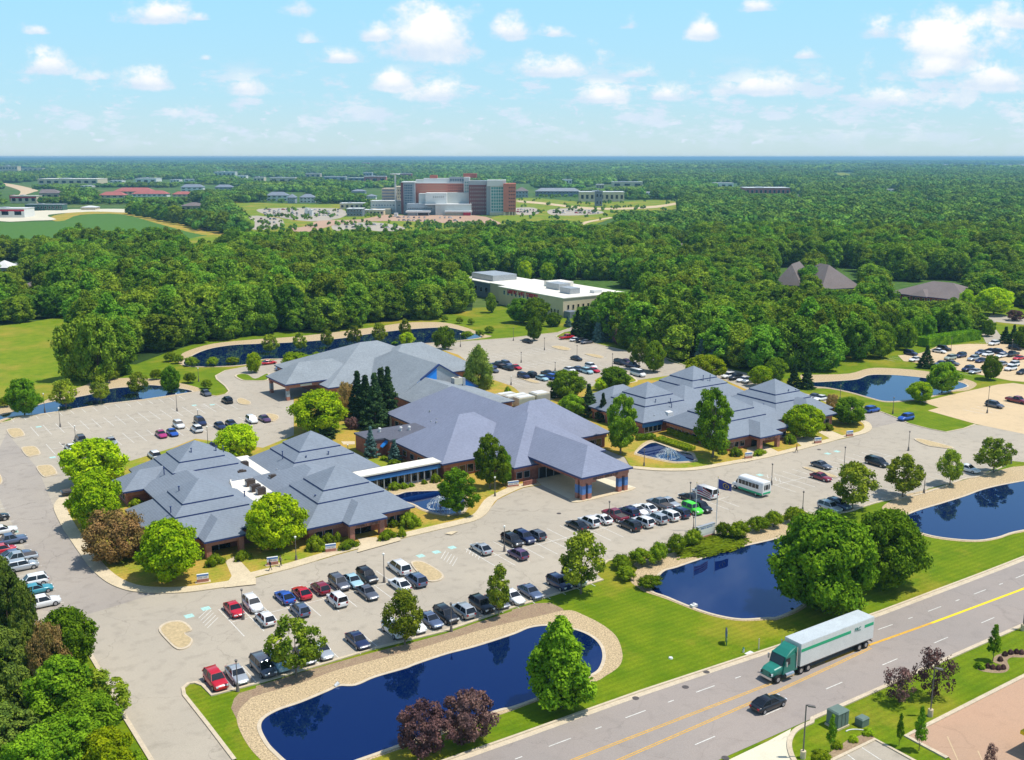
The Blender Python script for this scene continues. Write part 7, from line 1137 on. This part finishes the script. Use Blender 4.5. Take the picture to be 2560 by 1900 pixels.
hb('maroon_wing', 1400, 1645, 250, 700, 6, 26, 'maroon_wall'); hb('roof_edge', 1390, 1650, 195, 251, 6.4, 24, 'metal_grey'); facade(1408, 1640, 262, 620, 6, 9, 7, 'slate_wall', 'tan_wall', wf=.42, hf=.42)
hb('pale_fin', 1640, 1695, 200, 700, 2, 26, 'grey_wall'); hb('glass_tower', 1694, 1880, 262, 620, 0, 26, 'pale_wall'); facade(1704, 1872, 270, 606, 0, 5, 8, 'teal_glass', 'metal_white', wf=.9, hf=.86); hb('roof_edge', 1650, 1905, 184, 263, -1, 27, 'metal_white')
hb('tower_base', 1685, 1945, 618, 735, -2, 24, 'cream_wall'); facade(1790, 1870, 640, 725, -2, 1, 1, 'blue_glass', 'metal_white', wf=.9, hf=.9)
hb('brick_tower', 1872, 2042, 228, 610, -4, 24, 'hospital_brick'); facade(1942, 2032, 260, 590, -4, 3, 7, 'dark_glass', 'brick', wf=.7, hf=.3); [hb('column', x, x + 22, 605, 735, -4, 3, 'cream_wall') for x in (1878, 1945, 1985, 2022)]; hb('recess', 1880, 2040, 610, 735, 2, 18, 'maroon_wall')
o2 = thing('office_block', 'tan striped office block left of the hospital tower', 'building', (hx, hy, 0), -TH)
hb('wall', 120, 310, 318, 700, 60, 30, 'tan_wall', parent=o2); hb('wing', 308, 445, 290, 700, 56, 30, 'cream_wall', parent=o2)
for k in range(4): hb('window_band', 124, 306, 335 + k * 42, 352 + k * 42, 59.8, .3, 'slate_wall', parent=o2); facade(318, 440, 330 + k * 48, 356 + k * 48, 56, 4, 1, 'dark_glass', 'cream_wall', parent=o2, hf=.8)
o3 = thing('service_building', 'long low pale service building at the foot of the hospital', 'building', (hx, hy, 0), -TH); hb('wall', 0, 440, 485, 700, 34, 20, 'pale_wall', parent=o3); hb('roof', -4, 444, 478, 486, 33, 22, 'metal_white', parent=o3); facade(20, 420, 520, 560, 34, 10, 1, 'blue_glass', 'white_wall', parent=o3)
hb('lean_to', 10, 300, 585, 700, 20, 12, 'cream_wall', parent=o3)
o4 = thing('chimney', 'slender white chimney with a flat cap beside the hospital', 'chimney', (hx, hy, 0), -TH); c = MB(); X_ = (360 - 1250) * U; c.tube((X_, 30, 0), (X_, 30, (655 - 110) * U), 1.1, .9, 'metal_white', 12); c.build('shaft', o4); c = MB(); c.tube((X_, 30, (655 - 116) * U), (X_, 30, (655 - 100) * U), 5.4, 5.6, 'metal_white', 16); c.build('cap', o4)
r = FB('clinic_block', 'a1', 790, 925, 665, 600, 'slate_wall', 'metal_white', 'dark blue glazed low block left of the service building', 20, nwin=5, storeys=2); FB('clinic_block', 'a1', 925, 1110, 655, 610, 'cream_wall', 'metal_white', 'low cream block with sand-coloured front beside the chimney', 16, nwin=6); FB('clinic_block', 'a1', 730, 940, 602, 552, 'cream_wall', 'metal_white', 'low cream building behind the dark blue block', 20, nwin=5)
for i, (x, y0, y1) in enumerate(((440, 662, 598), (475, 662, 612), (1215, 668, 648))): FB('storage_tank', 'a1', x - 14, x + 14, y0, y1, 'white_wall', 'metal_white', f'white tank block {ordinal(i + 1)} from the left in the hospital car park', 8, group='white tanks in the hospital car park')
# cars of the hospital car parks: a few pixels each
HC = [('white', .3), ('silver', .2), ('black', .2), ('grey', .12), ('navy', .08), ('red', .05), ('maroon', .05)]
def tiny_cars(t, x0, y0, x1, y1, n, nr, where):
    for k in range(nr):
        for i in range(n):
            if random.random() < .22: continue
            u = (i + .5) / n; v = (k + .5) / nr; X, Y = px(t, x0 + (x1 - x0) * u + random.uniform(-3, 3), y0 + (y1 - y0) * v + u * 4); c = random.choices([q[0] for q in HC], [q[1] for q in HC])[0]; kd = random.choice(('sedan', 'suv', 'hatchback')); a, b = g(X, Y)
            car(kd, c, (a, b, .14), -TH + random.choice((0, pi / 2)), f'{COLW.get(c, c)} {WORD[kd]} in the {where}', f'{COLW.get(c, c)} {WORD[kd]}s in the {where}', True)
tiny_cars('a1', 60, 600, 730, 665, 17, 4, 'big hospital car park on the left'); tiny_cars('a1', 30, 675, 215, 735, 5, 2, 'small far car park left of the hospital'); tiny_cars('a1', 760, 728, 1240, 775, 8, 2, 'car park below the hospital'); tiny_cars('a1', 1220, 665, 1800, 715, 13, 2, 'drop-off area before the hospital'); tiny_cars('a2', 40, 600, 200, 640, 6, 2, 'car park just right of the hospital'); tiny_cars('a2', 350, 612, 770, 645, 11, 2, 'farther car park right of the hospital')
# ================================================================== WOODS
def edge(x):   # the wood's front edge, in survey pixels
    pts = K('b0', (-3000, 330), (0, 205), (300, 190), (640, 130), (700, 500), (1100, 560), (1180, 470), (1500, 440), (1620, 405), (1850, 345), (2226, 312)) + K('b1', (300, 285), (700, 258), (1000, 212), (1250, 175), (1450, 165), (1880, 110), (1960, 60)) + K('b2', (0, -60), (380, -60), (600, 240), (720, 330), (860, 360), (1000, 425), (1300, 492), (1560, 555), (1850, 585), (2100, 620)) + K('b3', (100, 640), (400, 615), (620, 600), (720, 560), (1000, 500), (1120, 465), (1400, 372), (1800, 315), (1880, 250), (2000, 180), (2226, 120), (5000, 60))
    return float(np.interp(x, [p[0] for p in pts], [p[1] for p in pts]))
FIELDS = [K('a0', (-3000, 790), (0, 716), (480, 706), (640, 640), (1050, 618), (1400, 705), (1700, 790), (1985, 820), (2226, 850)) + K('a1', (150, 900), (0, 960)) + K('a0', (1650, 960), (500, 960), (0, 1010), (-3000, 1100)), K('a0', (1980, 550), (2226, 545)) + K('a1', (760, 555), (1200, 660), (2226, 560)) + K('a2', (100, 500), (700, 540), (1250, 520), (1460, 545), (1430, 600), (1150, 640), (880, 690), (600, 780), (200, 760), (0, 790)) + K('a1', (2226, 760), (1900, 790), (1300, 830), (700, 880), (300, 870), (0, 830)) + K('a0', (2100, 700)), K('a0', (-200, 560), (1110, 600), (1110, 640), (500, 700), (-200, 720)), W([]) or K('a3', (1130, 214), (3000, 214), (3000, 232), (1130, 232))]
FIELDS += [K('a1', (1880, 1560), (1980, 1440), (2226, 1420)) + K('a2', (500, 1520), (870, 1330), (900, 1340), (880, 1400), (560, 1600), (0, 1660)), K('a3', (1010, 1340), (1750, 1400), (1700, 1500), (1020, 1400)), K('a3', (1880, 1560), (2226, 1480), (2226, 1652), (2000, 1652)), K('a0', (0, 380), (200, 400), (340, 440), (240, 480), (150, 500), (170, 450), (0, 400))]
FB_ = [(np.array(f), min(p[0] for p in f), max(p[0] for p in f), min(p[1] for p in f), max(p[1] for p in f)) for f in FIELDS]
def inside(x, y):
    for P, x0, x1, y0, y1 in FB_:
        if x0 <= x <= x1 and y0 <= y <= y1:
            a, b = P, np.roll(P, -1, 0); c = ((a[:, 1] > y) != (b[:, 1] > y)); 
            with np.errstate(divide='ignore', invalid='ignore'): q = x < (b[:, 0] - a[:, 0]) * (y - a[:, 1]) / (b[:, 1] - a[:, 1]) + a[:, 0]
            if np.count_nonzero(c & q) % 2: return True
    return False
BIG = [(245, 277, 322, 415)]
OKF = [1.0]
def ok(a, b, H, R, near=True):
    OKF[0] = 1.0
    x, y = project(a, b)
    if y > edge(x) or inside(x, y): return None
    xt, yt = project(a, b, H); d = math.sqrt(a * a + b * b + CAMH ** 2); rp = R * FPX / d
    hit = False
    for x0, x1, y0, y1 in KEEP:
        if x + rp > x0 and x - rp < x1 and yt < y1 and y > y0:
            if y < y1 + 4: return None
            need = (y - y1) / max(1e-6, y - yt)
            if need < .42: return None
            if need < OKF[0]: OKF[0] = need
    if 240 < a < 282 and 318 < b < 418: return None
    if hypot(a - hx, b - hy) < 95: return None
    return x, y, yt, d
# woodland trees, nearest first
RW = random.Random(11); cand = []
def wedge(dmin, dmax, step, jit, margin=.62):
    out = []; n = int(dmax * 1.3 / step)
    for i in range(-n, n + 1):
        for j in range(0, n + 1):
            X = (i + RW.uniform(-jit, jit)) * step; Y = (j + RW.uniform(-jit, jit)) * step
            if dmin < Y <= dmax and abs(X) < Y * margin + 30: out.append((X * cos(TH) + Y * sin(TH), -X * sin(TH) + Y * cos(TH), Y))
    return out
TOWN = lambda x, y: (x < 1000 and 430 < y < 520) or (1500 < x < 2560 and y < 455)
wk = ['wood_a', 'wood_b', 'wood_d', 'wood_c', 'wood_a', 'wood_d']
for a, b, Y in wedge(150, 760, 7.6, .42):
    sz = RW.uniform(.72, 1.18); k = RW.randrange(6); H = TREES[wk[k]][1] * sz * RW.uniform(.9, 1.05); x, y = project(a, b)
    if x > 1750 and 700 < y < 860: H *= .72; sz *= .85     # younger growth by the right rear pond
    if y > edge(x) - 6: H *= .75
    q = ok(a, b, H, 3.6 * sz)
    if q: f = OKF[0]; cand.append((q[3], a, b, wk[k], H * f, TREES[wk[k]][0] * sz * (.4 + .6 * f), q[0]))
cand.sort(); N_IND = 175
GW = {0: ('leafy forest tree in the front rank of the wood behind the long rear pond', 'front trees of the wood behind the long rear pond'), 1: ('leafy forest tree at the front of the wood above the left meadow', 'front trees of the wood above the left meadow'), 2: ('leafy forest tree at the front of the wood behind the right clinic', 'front trees of the wood behind the right clinic')}
for d, a, b, k, H, R, x in cand[:N_IND]:
    if x > 2180 and k != 'wood_x' and b < 320: tree('green', a, b, min(H, 8.5), R * .62, 'light green young tree in the growth between the brown roofs and tan lot', 'young trees between the brown roofs and the tan lot', var=0); continue
    l, gr = GW[1 if x < 330 else (0 if x < 1400 else 2)]; tree(k, a, b, H, R, l, gr, var=0)
def scatter(name, label, pts, protos, cat='woodland'):
    me = bpy.data.meshes.new(name); me.from_pydata([p[:3] for p in pts], [], [])
    for nm, typ, vals in (('rot', 'FLOAT', [p[3] for p in pts]), ('idx', 'INT', [p[6] for p in pts])): me.attributes.new(nm, typ, 'POINT').data.foreach_set('value', vals)
    at_ = me.attributes.new('scl', 'FLOAT_VECTOR', 'POINT'); at_.data.foreach_set('vector', [c for p in pts for c in (p[4], p[4], p[5])])
    o = link(name, me); tag(o, label, cat, None, 'stuff')
    ng = bpy.data.node_groups.new(name, 'GeometryNodeTree'); ng.interface.new_socket('Geometry', in_out='INPUT', socket_type='NodeSocketGeometry'); ng.interface.new_socket('Geometry', in_out='OUTPUT', socket_type='NodeSocketGeometry')
    N, L = ng.nodes, ng.links; gi, go = N.new('NodeGroupInput'), N.new('NodeGroupOutput'); iop = N.new('GeometryNodeInstanceOnPoints'); jn = N.new('GeometryNodeJoinGeometry')
    for p in protos:
        oi = N.new('GeometryNodeObjectInfo'); oi.transform_space = 'ORIGINAL'; oi.inputs['Object'].default_value = p; oi.inputs['As Instance'].default_value = True; L.new(oi.outputs['Geometry'], jn.inputs[0])
    L.new(gi.outputs[0], iop.inputs['Points']); L.new(jn.outputs[0], iop.inputs['Instance']); iop.inputs['Pick Instance'].default_value = True
    def attr(nm, t): n = N.new('GeometryNodeInputNamedAttribute'); n.data_type = t; n.inputs['Name'].default_value = nm; return n.outputs[0]
    L.new(attr('idx', 'INT'), iop.inputs['Instance Index']); cx = N.new('ShaderNodeCombineXYZ'); L.new(attr('rot', 'FLOAT'), cx.inputs[2]); L.new(cx.outputs[0], iop.inputs['Rotation']); L.new(attr('scl', 'FLOAT_VECTOR'), iop.inputs['Scale']); L.new(iop.outputs[0], go.inputs[0])
    o.modifiers.new('scatter', 'NODES').node_group = ng; me.materials.append(MATS['leaf_wood']); return o
crowns = {}
for o in COL.objects:
    if o.name.startswith('crown') and o.parent and o.parent.name.startswith('forest_tree'): crowns.setdefault(o.data.name, o)
cl = list(crowns.items()); meshkind = {TM[k][0].name: k[0] for k in TM}
protos = [o for _, o in cl]; pk = {meshkind[n]: i for i, (n, _) in enumerate(cl)}
mid = []
for d, a, b, k, H, R, x in cand[N_IND:]:
    k2 = k if k in pk else RW.choice(list(pk)); mid.append((a, b, 0, RW.uniform(0, 6.28), R / TREES[k2][0], H / TREES[k2][1], pk[k2]))
scatter('woodland', 'continuous dense green wood behind its front rank of trees', mid, protos)
# lighter crowns for the farther woods
def lumpy(name, seed, n, size, H, R, faces, lf, m):
    r = np.random.default_rng(seed); V = []; parts = MB(); iv, fi = ico(); vs = []; fs = []; nv = 0
    for _ in range(n):
        c = np.array([r.uniform(-size, size), r.uniform(-size, size), 0]); h = H * r.uniform(.7, 1.1); rr = R * r.uniform(.7, 1.25)
        for q in range(3):
            cc = c + np.array([r.uniform(-.5, .5) * rr, r.uniform(-.5, .5) * rr, h * (.45 + .2 * q)]); s = rr * (1 - .22 * q)
            vs.append(cc + iv * (1 + (r.random(len(iv))[:, None] - .5) * .5) * np.array([s, s, s * .75])); fs.append(fi + nv); nv += len(iv)
        k = faces; d = r.normal(size=(k, 3)); d[:, 2] = abs(d[:, 2]); d /= np.linalg.norm(d, axis=1)[:, None]; p = c + np.array([0, 0, h * .62]) + d * np.array([rr, rr, h * .42]) * r.uniform(.85, 1.1, size=(k, 1)); nn = d + r.normal(size=(k, 3)) * .5; t = np.cross(nn, r.normal(size=(k, 3))); t /= np.linalg.norm(t, axis=1)[:, None]; b_ = np.cross(nn / np.linalg.norm(nn, axis=1)[:, None], t)
        tri = np.stack([p + t * lf, p - t * lf * .5 + b_ * lf * .8, p - t * lf * .5 - b_ * lf * .8], 1).reshape(-1, 3); vs.append(tri); fs.append(np.arange(3 * k).reshape(-1, 3) + nv); nv += 3 * k
    vs = np.concatenate(vs); fs = np.concatenate(fs); me = bpy.data.meshes.new(name); me.vertices.add(len(vs)); me.vertices.foreach_set('co', vs.ravel().astype(np.float32)); me.loops.add(fs.size); me.loops.foreach_set('vertex_index', fs.ravel().astype(np.int32)); me.polygons.add(len(fs)); me.polygons.foreach_set('loop_start', (np.arange(len(fs)) * 3).astype(np.int32)); me.polygons.foreach_set('loop_total', np.full(len(fs), 3, np.int32)); me.materials.append(MATS[m]); me.update(calc_edges=True); return me
def clump(label, seed, n, size, H, R, faces, lf, a, b):
    o = link('tree_clump', lumpy('tree_clump', seed, n, size, H, R, faces, lf, 'leaf_far'), None, (a, b, 0)); return tag(o, label, 'trees', None, 'stuff')
sa, sb = [], None
c1, c2, c3 = g(1500, 470), g(1900, 455), g(2250, 462)
P1_ = [clump('single far tree among the woods beyond the hospital', 5, 1, .1, 13, 5.0, 70, 1.2, *c1), clump('pair of far trees among the woods beyond the hospital', 6, 2, 3.5, 14, 4.6, 50, 1.2, *c2), clump('small far tree group in the wood', 7, 2, 4, 11, 5.2, 50, 1.2, *c3)]
for i, (t, x, y) in enumerate((('a0', 1150 + k * 62, 648 + k * 12) for k in range(14))):   # the dark tree row along the crop field
    a, b = at(t, x, y); sz = RW.uniform(.85, 1.15); mid_k = list(pk)[i % len(pk)]; tree(wk[i % 4], a, b, 15 * sz, 7.5 * sz, f'dense dark tree {ordinal(i + 1)} from the left in the row along the crop field', 'row of dark trees along the crop field', var=0)
pts = []
for a, b, Y in wedge(760, 1700, 9.0, .45):
    x, y = project(a, b)
    if TOWN(x, y) and RW.random() < .12: continue
    s = RW.uniform(.7, 1.25); q = ok(a, b, 13 * s, 5 * s)
    if q: f = OKF[0]; pts.append((a, b, 0, RW.uniform(0, 6.28), s * (.4 + .6 * f), s * f * RW.uniform(.85, 1.0), RW.randrange(3)))
for _ in range(260):
    t, x, y = RW.choice((('a1', RW.uniform(20, 1300), RW.uniform(590, 800)), ('a2', RW.uniform(30, 1400), RW.uniform(500, 700)), ('a1', RW.uniform(1300, 2200), RW.uniform(730, 790))))
    a, b = at(t, x, y); s = RW.uniform(.22, .45)
    if not (hypot(a - hx, b - hy) < 70): pts.append((a, b, 0, RW.uniform(0, 6.28), s, s, 0))
scatter('far_woodland', 'far woods and town trees round the hospital', pts, P1_)
c1, c2 = g(1300, 425), g(2000, 428)
P2_ = [clump('patch of the distant wood', 15, 26, 26, 13, 6, 26, 2.0, *c1), clump('another patch of the distant wood', 16, 26, 26, 12, 6.5, 26, 2.0, *c2)]
pts = []
for a, b, Y in wedge(1700, 4600, 46, .4):
    q = ok(a, b, 14, 24)
    if q and RW.random() < .95: f = OKF[0]; pts.append((a, b, -1, RW.uniform(0, 6.28), RW.uniform(.85, 1.2), RW.uniform(.7, 1.25) * f, RW.randrange(2)))
for a, b, Y in wedge(4600, 15000, 115, .45, .56):
    q = ok(a, b, 20, 30)
    if q and RW.random() < .9: pts.append((a, b, -2, RW.uniform(0, 6.28), 2.7, RW.uniform(1.0, 2.0), RW.randrange(2)))
scatter('distant_woodland', 'distant woods stretching to the horizon', pts, P2_)
# scattered pale houses far away among the woods are the distant_building things above
# ================================================================== AIR, SKY, LIGHT, CAMERA
HAZE = 0.00010
hz = MB().box(-9000, 20000, -1500, 20000, -1.5, 66, 'asphalt').build('haze'); tag(hz, 'thin pale haze in the air over the whole valley', None, None, 'stuff')
m = bpy.data.materials.new('haze_air'); m.use_nodes = True; N, L = m.node_tree.nodes, m.node_tree.links; N.remove(N['Principled BSDF']); v = N.new('ShaderNodeVolumePrincipled'); v.inputs['Color'].default_value = (.36, .70, .98, 1); v.inputs['Density'].default_value = HAZE; v.inputs['Anisotropy'].default_value = .2
L.new(v.outputs[0], N['Material Output'].inputs['Volume']); hz.data.materials.clear(); hz.data.materials.append(m); hz.data.update()
SUN_EL = radians(66); az = -TH - radians(3)          # sun to the right of the picture, shadows fall to the left
d = Vector((cos(SUN_EL) * cos(az), cos(SUN_EL) * sin(az), sin(SUN_EL)))
sl = bpy.data.lights.new('sun', 'SUN'); sl.energy = 4.6; sl.angle = radians(.53); sl.color = (1, .955, .87); so = link('sun', sl); so.rotation_euler = d.to_track_quat('Z', 'Y').to_euler()
w = bpy.data.worlds.new('World'); sc.world = w; w.use_nodes = True; N, L = w.node_tree.nodes, w.node_tree.links; N.clear()
out = N.new('ShaderNodeOutputWorld'); bg = N.new('ShaderNodeBackground'); bg.inputs[1].default_value = .12; L.new(bg.outputs[0], out.inputs[0])
sky = N.new('ShaderNodeTexSky'); sky.sky_type = 'NISHITA'; sky.sun_disc = False; sky.sun_elevation = SUN_EL; sky.sun_rotation = pi / 2 - az; sky.air_density = 1.3; sky.dust_density = .3; sky.ozone_density = 3.0
tc = N.new('ShaderNodeTexCoord'); G_ = tc.outputs['Generated']
def M(op, a, b=None, c=None, clamp=False):
    n = N.new('ShaderNodeMath'); n.operation = op; n.use_clamp = clamp
    for i, q in enumerate((a, b, c)):
        if q is None: continue
        if isinstance(q, (int, float)): n.inputs[i].default_value = q
        else: L.new(q, n.inputs[i])
    return n.outputs[0]
def dot(vec):
    n = N.new('ShaderNodeVectorMath'); n.operation = 'DOT_PRODUCT'; n.inputs[1].default_value = vec; L.new(G_, n.inputs[0]); return n.outputs['Value']
def mapr(x, a, b, c, d_, smooth=True):
    n = N.new('ShaderNodeMapRange'); n.interpolation_type = 'SMOOTHSTEP' if smooth else 'LINEAR'; n.clamp = True
    for i, q in enumerate((a, b, c, d_)): n.inputs[i + 1].default_value = q
    L.new(x, n.inputs[0]); return n.outputs[0]
fwd = M('MAXIMUM', dot((sin(TH), cos(TH), 0)), .05); lat = M('DIVIDE', dot((cos(TH), -sin(TH), 0)), fwd); el = M('DIVIDE', dot((0, 0, 1)), fwd)
cv = N.new('ShaderNodeCombineXYZ'); L.new(lat, cv.inputs[0]); L.new(el, cv.inputs[1])
def noise(vec, s, d_=6, r=.6, sy=1.0):
    mp = N.new('ShaderNodeMapping'); mp.inputs['Scale'].default_value = (s, s * sy, s); L.new(vec, mp.inputs[0]); n = N.new('ShaderNodeTexNoise'); n.inputs['Scale'].default_value = 1; n.inputs['Detail'].default_value = d_; n.inputs['Roughness'].default_value = r; L.new(mp.outputs[0], n.inputs['Vector']); return n.outputs['Fac']
n1 = noise(cv.outputs[0], 22, 7, .62, 1.35); n2 = noise(cv.outputs[0], 60, 4, .6, 1.2)
# the large cumulus: centre x, base y (survey pixels), half width, height
CL = [(385, 52, 110, 62, 1), (495, 48, 36, 22, .7), (112, 178, 84, 66, .95), (365, 215, 86, 62, 1), (235, 195, 50, 22, .45), (95, 82, 40, 22, .45), (1070, 130, 150, 150, 1), (945, 96, 62, 52, .95), (850, 152, 78, 42, .9), (785, 105, 32, 20, .5), (740, 30, 60, 40, .4), (1275, 92, 66, 62, .85), (1375, 88, 50, 32, .75), (1370, 185, 112, 58, .9), (985, 218, 66, 60, 1), (1100, 245, 90, 62, .9), (610, 228, 70, 60, .6), (600, 185, 30, 22, .5), (1575, 68, 46, 44, .8), (1765, 92, 50, 60, .95), (1900, 24, 62, 34, .75), (2010, 142, 44, 28, .7), (1585, 188, 66, 36, .8), (1500, 160, 35, 40, .4), (1890, 230, 128, 60, .95), (1500, 250, 92, 54, .9), (1660, 245, 84, 46, .85), (2200, 90, 90, 62, .8), (2380, 160, 190, 150, 1), (2480, 215, 110, 84, 1), (2540, 60, 90, 70, .8), (2200, 260, 110, 60, .8), (2050, 205, 40, 28, .6), (515, 148, 24, 14, .5), (2330, 185, 110, 52, .8)]
den = None; shd = None
for (x, y, hw, hh, s) in CL:
    u = (x - 1280) / FPX; v = (950 - y) / FPX; f = cp + v * sp; lx, ly = u / f, (-sp + v * cp) / f
    U_ = M('MULTIPLY', M('SUBTRACT', lat, lx), FPX / hw); V_ = M('MULTIPLY', M('SUBTRACT', el, ly), FPX / hh)
    V2 = M('MAXIMUM', V_, M('MULTIPLY', V_, -4.5)); q = M('SUBTRACT', 1.0, M('SQRT', M('MULTIPLY_ADD', U_, U_, M('MULTIPLY', V2, V2)))); q = M('MULTIPLY', q, s) if s < 1 else q
    h_ = M('MULTIPLY', M('MAXIMUM', q, 0), V_)
    den = q if den is None else M('MAXIMUM', den, q); shd = h_ if shd is None else M('MAXIMUM', shd, h_)
dens = M('ADD', den, M('MULTIPLY', M('SUBTRACT', n1, .5), 2.3)); dens = M('ADD', dens, M('MULTIPLY', M('SUBTRACT', n2, .5), .5)); cover = mapr(dens, .0, .62, 0, 1)
# low banks of small clouds towards the horizon
n3 = noise(cv.outputs[0], 17, 8, .66, 2.6); band = M('MULTIPLY', mapr(el, .006, .03, .25, 1), mapr(el, .06, .095, 1, 0)); lo = M('MULTIPLY', mapr(M('ADD', n3, M('MULTIPLY', lat, .05)), .48, .60, 0, .9), band); n4 = noise(cv.outputs[0], 55, 6, .62, 1.9); lo = M('MAXIMUM', lo, M('MULTIPLY', mapr(n4, .57, .68, 0, .9), M('MULTIPLY', mapr(el, .004, .015, 0, 1), mapr(el, .04, .065, 1, 0))))
up = noise(G_, 3.2, 7, .6); upc = M('MULTIPLY', mapr(up, .55, .68, 0, .9), mapr(dot((0, 0, 1)), .16, .3, 0, 1))
cov = M('MAXIMUM', M('MAXIMUM', cover, lo), upc)
lit = M('ADD', M('MULTIPLY', mapr(M('ADD', M('MULTIPLY', shd, 3.0), M('MULTIPLY', M('SUBTRACT', n1, .5), 1.6)), -.15, .95, 0, 1), 1.0), .0); thick = mapr(dens, .1, .9, 0, 1)
cmix = N.new('ShaderNodeMix'); cmix.data_type = 'RGBA'; cmix.inputs[6].default_value = (5.6, 6.6, 7.8, 1); cmix.inputs[7].default_value = (8.9, 8.7, 8.3, 1); L.new(lit, cmix.inputs[0])
# clear sky colour : Nishita, tinted with elevation towards the photograph's pale cyan
ramp = N.new('ShaderNodeValToRGB'); L.new(mapr(el, 0, .16, 0, 1, False), ramp.inputs['Fac']); e = ramp.color_ramp.elements; e[0].color = (.56, .735, .80, 1); e[0].position = 0; e[1].color = (.36, .75, 1.02, 1); e[1].position = 1; q = e.new(.35); q.color = (.43, .75, .93, 1)
skm = N.new('ShaderNodeMix'); skm.data_type = 'RGBA'; skm.blend_type = 'MIX'; skm.inputs[0].default_value = .75
rs = N.new('ShaderNodeVectorMath'); rs.operation = 'SCALE'; rs.inputs['Scale'].default_value = 8.6; L.new(ramp.outputs['Color'], rs.inputs[0])
fade = mapr(dot((0, 0, 1)), .15, .5, .85, .0); L.new(fade, skm.inputs[0]); L.new(sky.outputs[0], skm.inputs[6]); L.new(rs.outputs[0], skm.inputs[7])
fin = N.new('ShaderNodeMix'); fin.data_type = 'RGBA'; L.new(M('MULTIPLY', cov, .96), fin.inputs[0]); L.new(skm.outputs[2], fin.inputs[6]); L.new(cmix.outputs[2], fin.inputs[7]); L.new(fin.outputs[2], bg.inputs[0])
w.cycles.sampling_method = 'MANUAL'; w.cycles.sample_map_resolution = 512
cam = bpy.data.cameras.new('camera'); co = link('camera', cam); co.location = (0, 0, CAMH); cam.sensor_width = 36; cam.lens = 36 * FPX / 2560; cam.clip_start = 1; cam.clip_end = 120000
co.rotation_euler = (pi / 2 - PITCH, 0, -TH); sc.camera = co
sc.view_settings.view_transform = 'Standard'; sc.view_settings.look = 'None'; sc.view_settings.gamma = 1; sc.view_settings.exposure = .06
sc.render.engine = 'CYCLES'; cy = sc.cycles; cy.max_bounces = 5; cy.diffuse_bounces = 2; cy.glossy_bounces = 2; cy.transmission_bounces = 3; cy.transparent_max_bounces = 6; cy.volume_bounces = 0; cy.use_denoising = True; cy.denoising_prefilter = 'ACCURATE'; cy.caustics_reflective = False; cy.caustics_refractive = False; cy.sample_clamp_indirect = 4
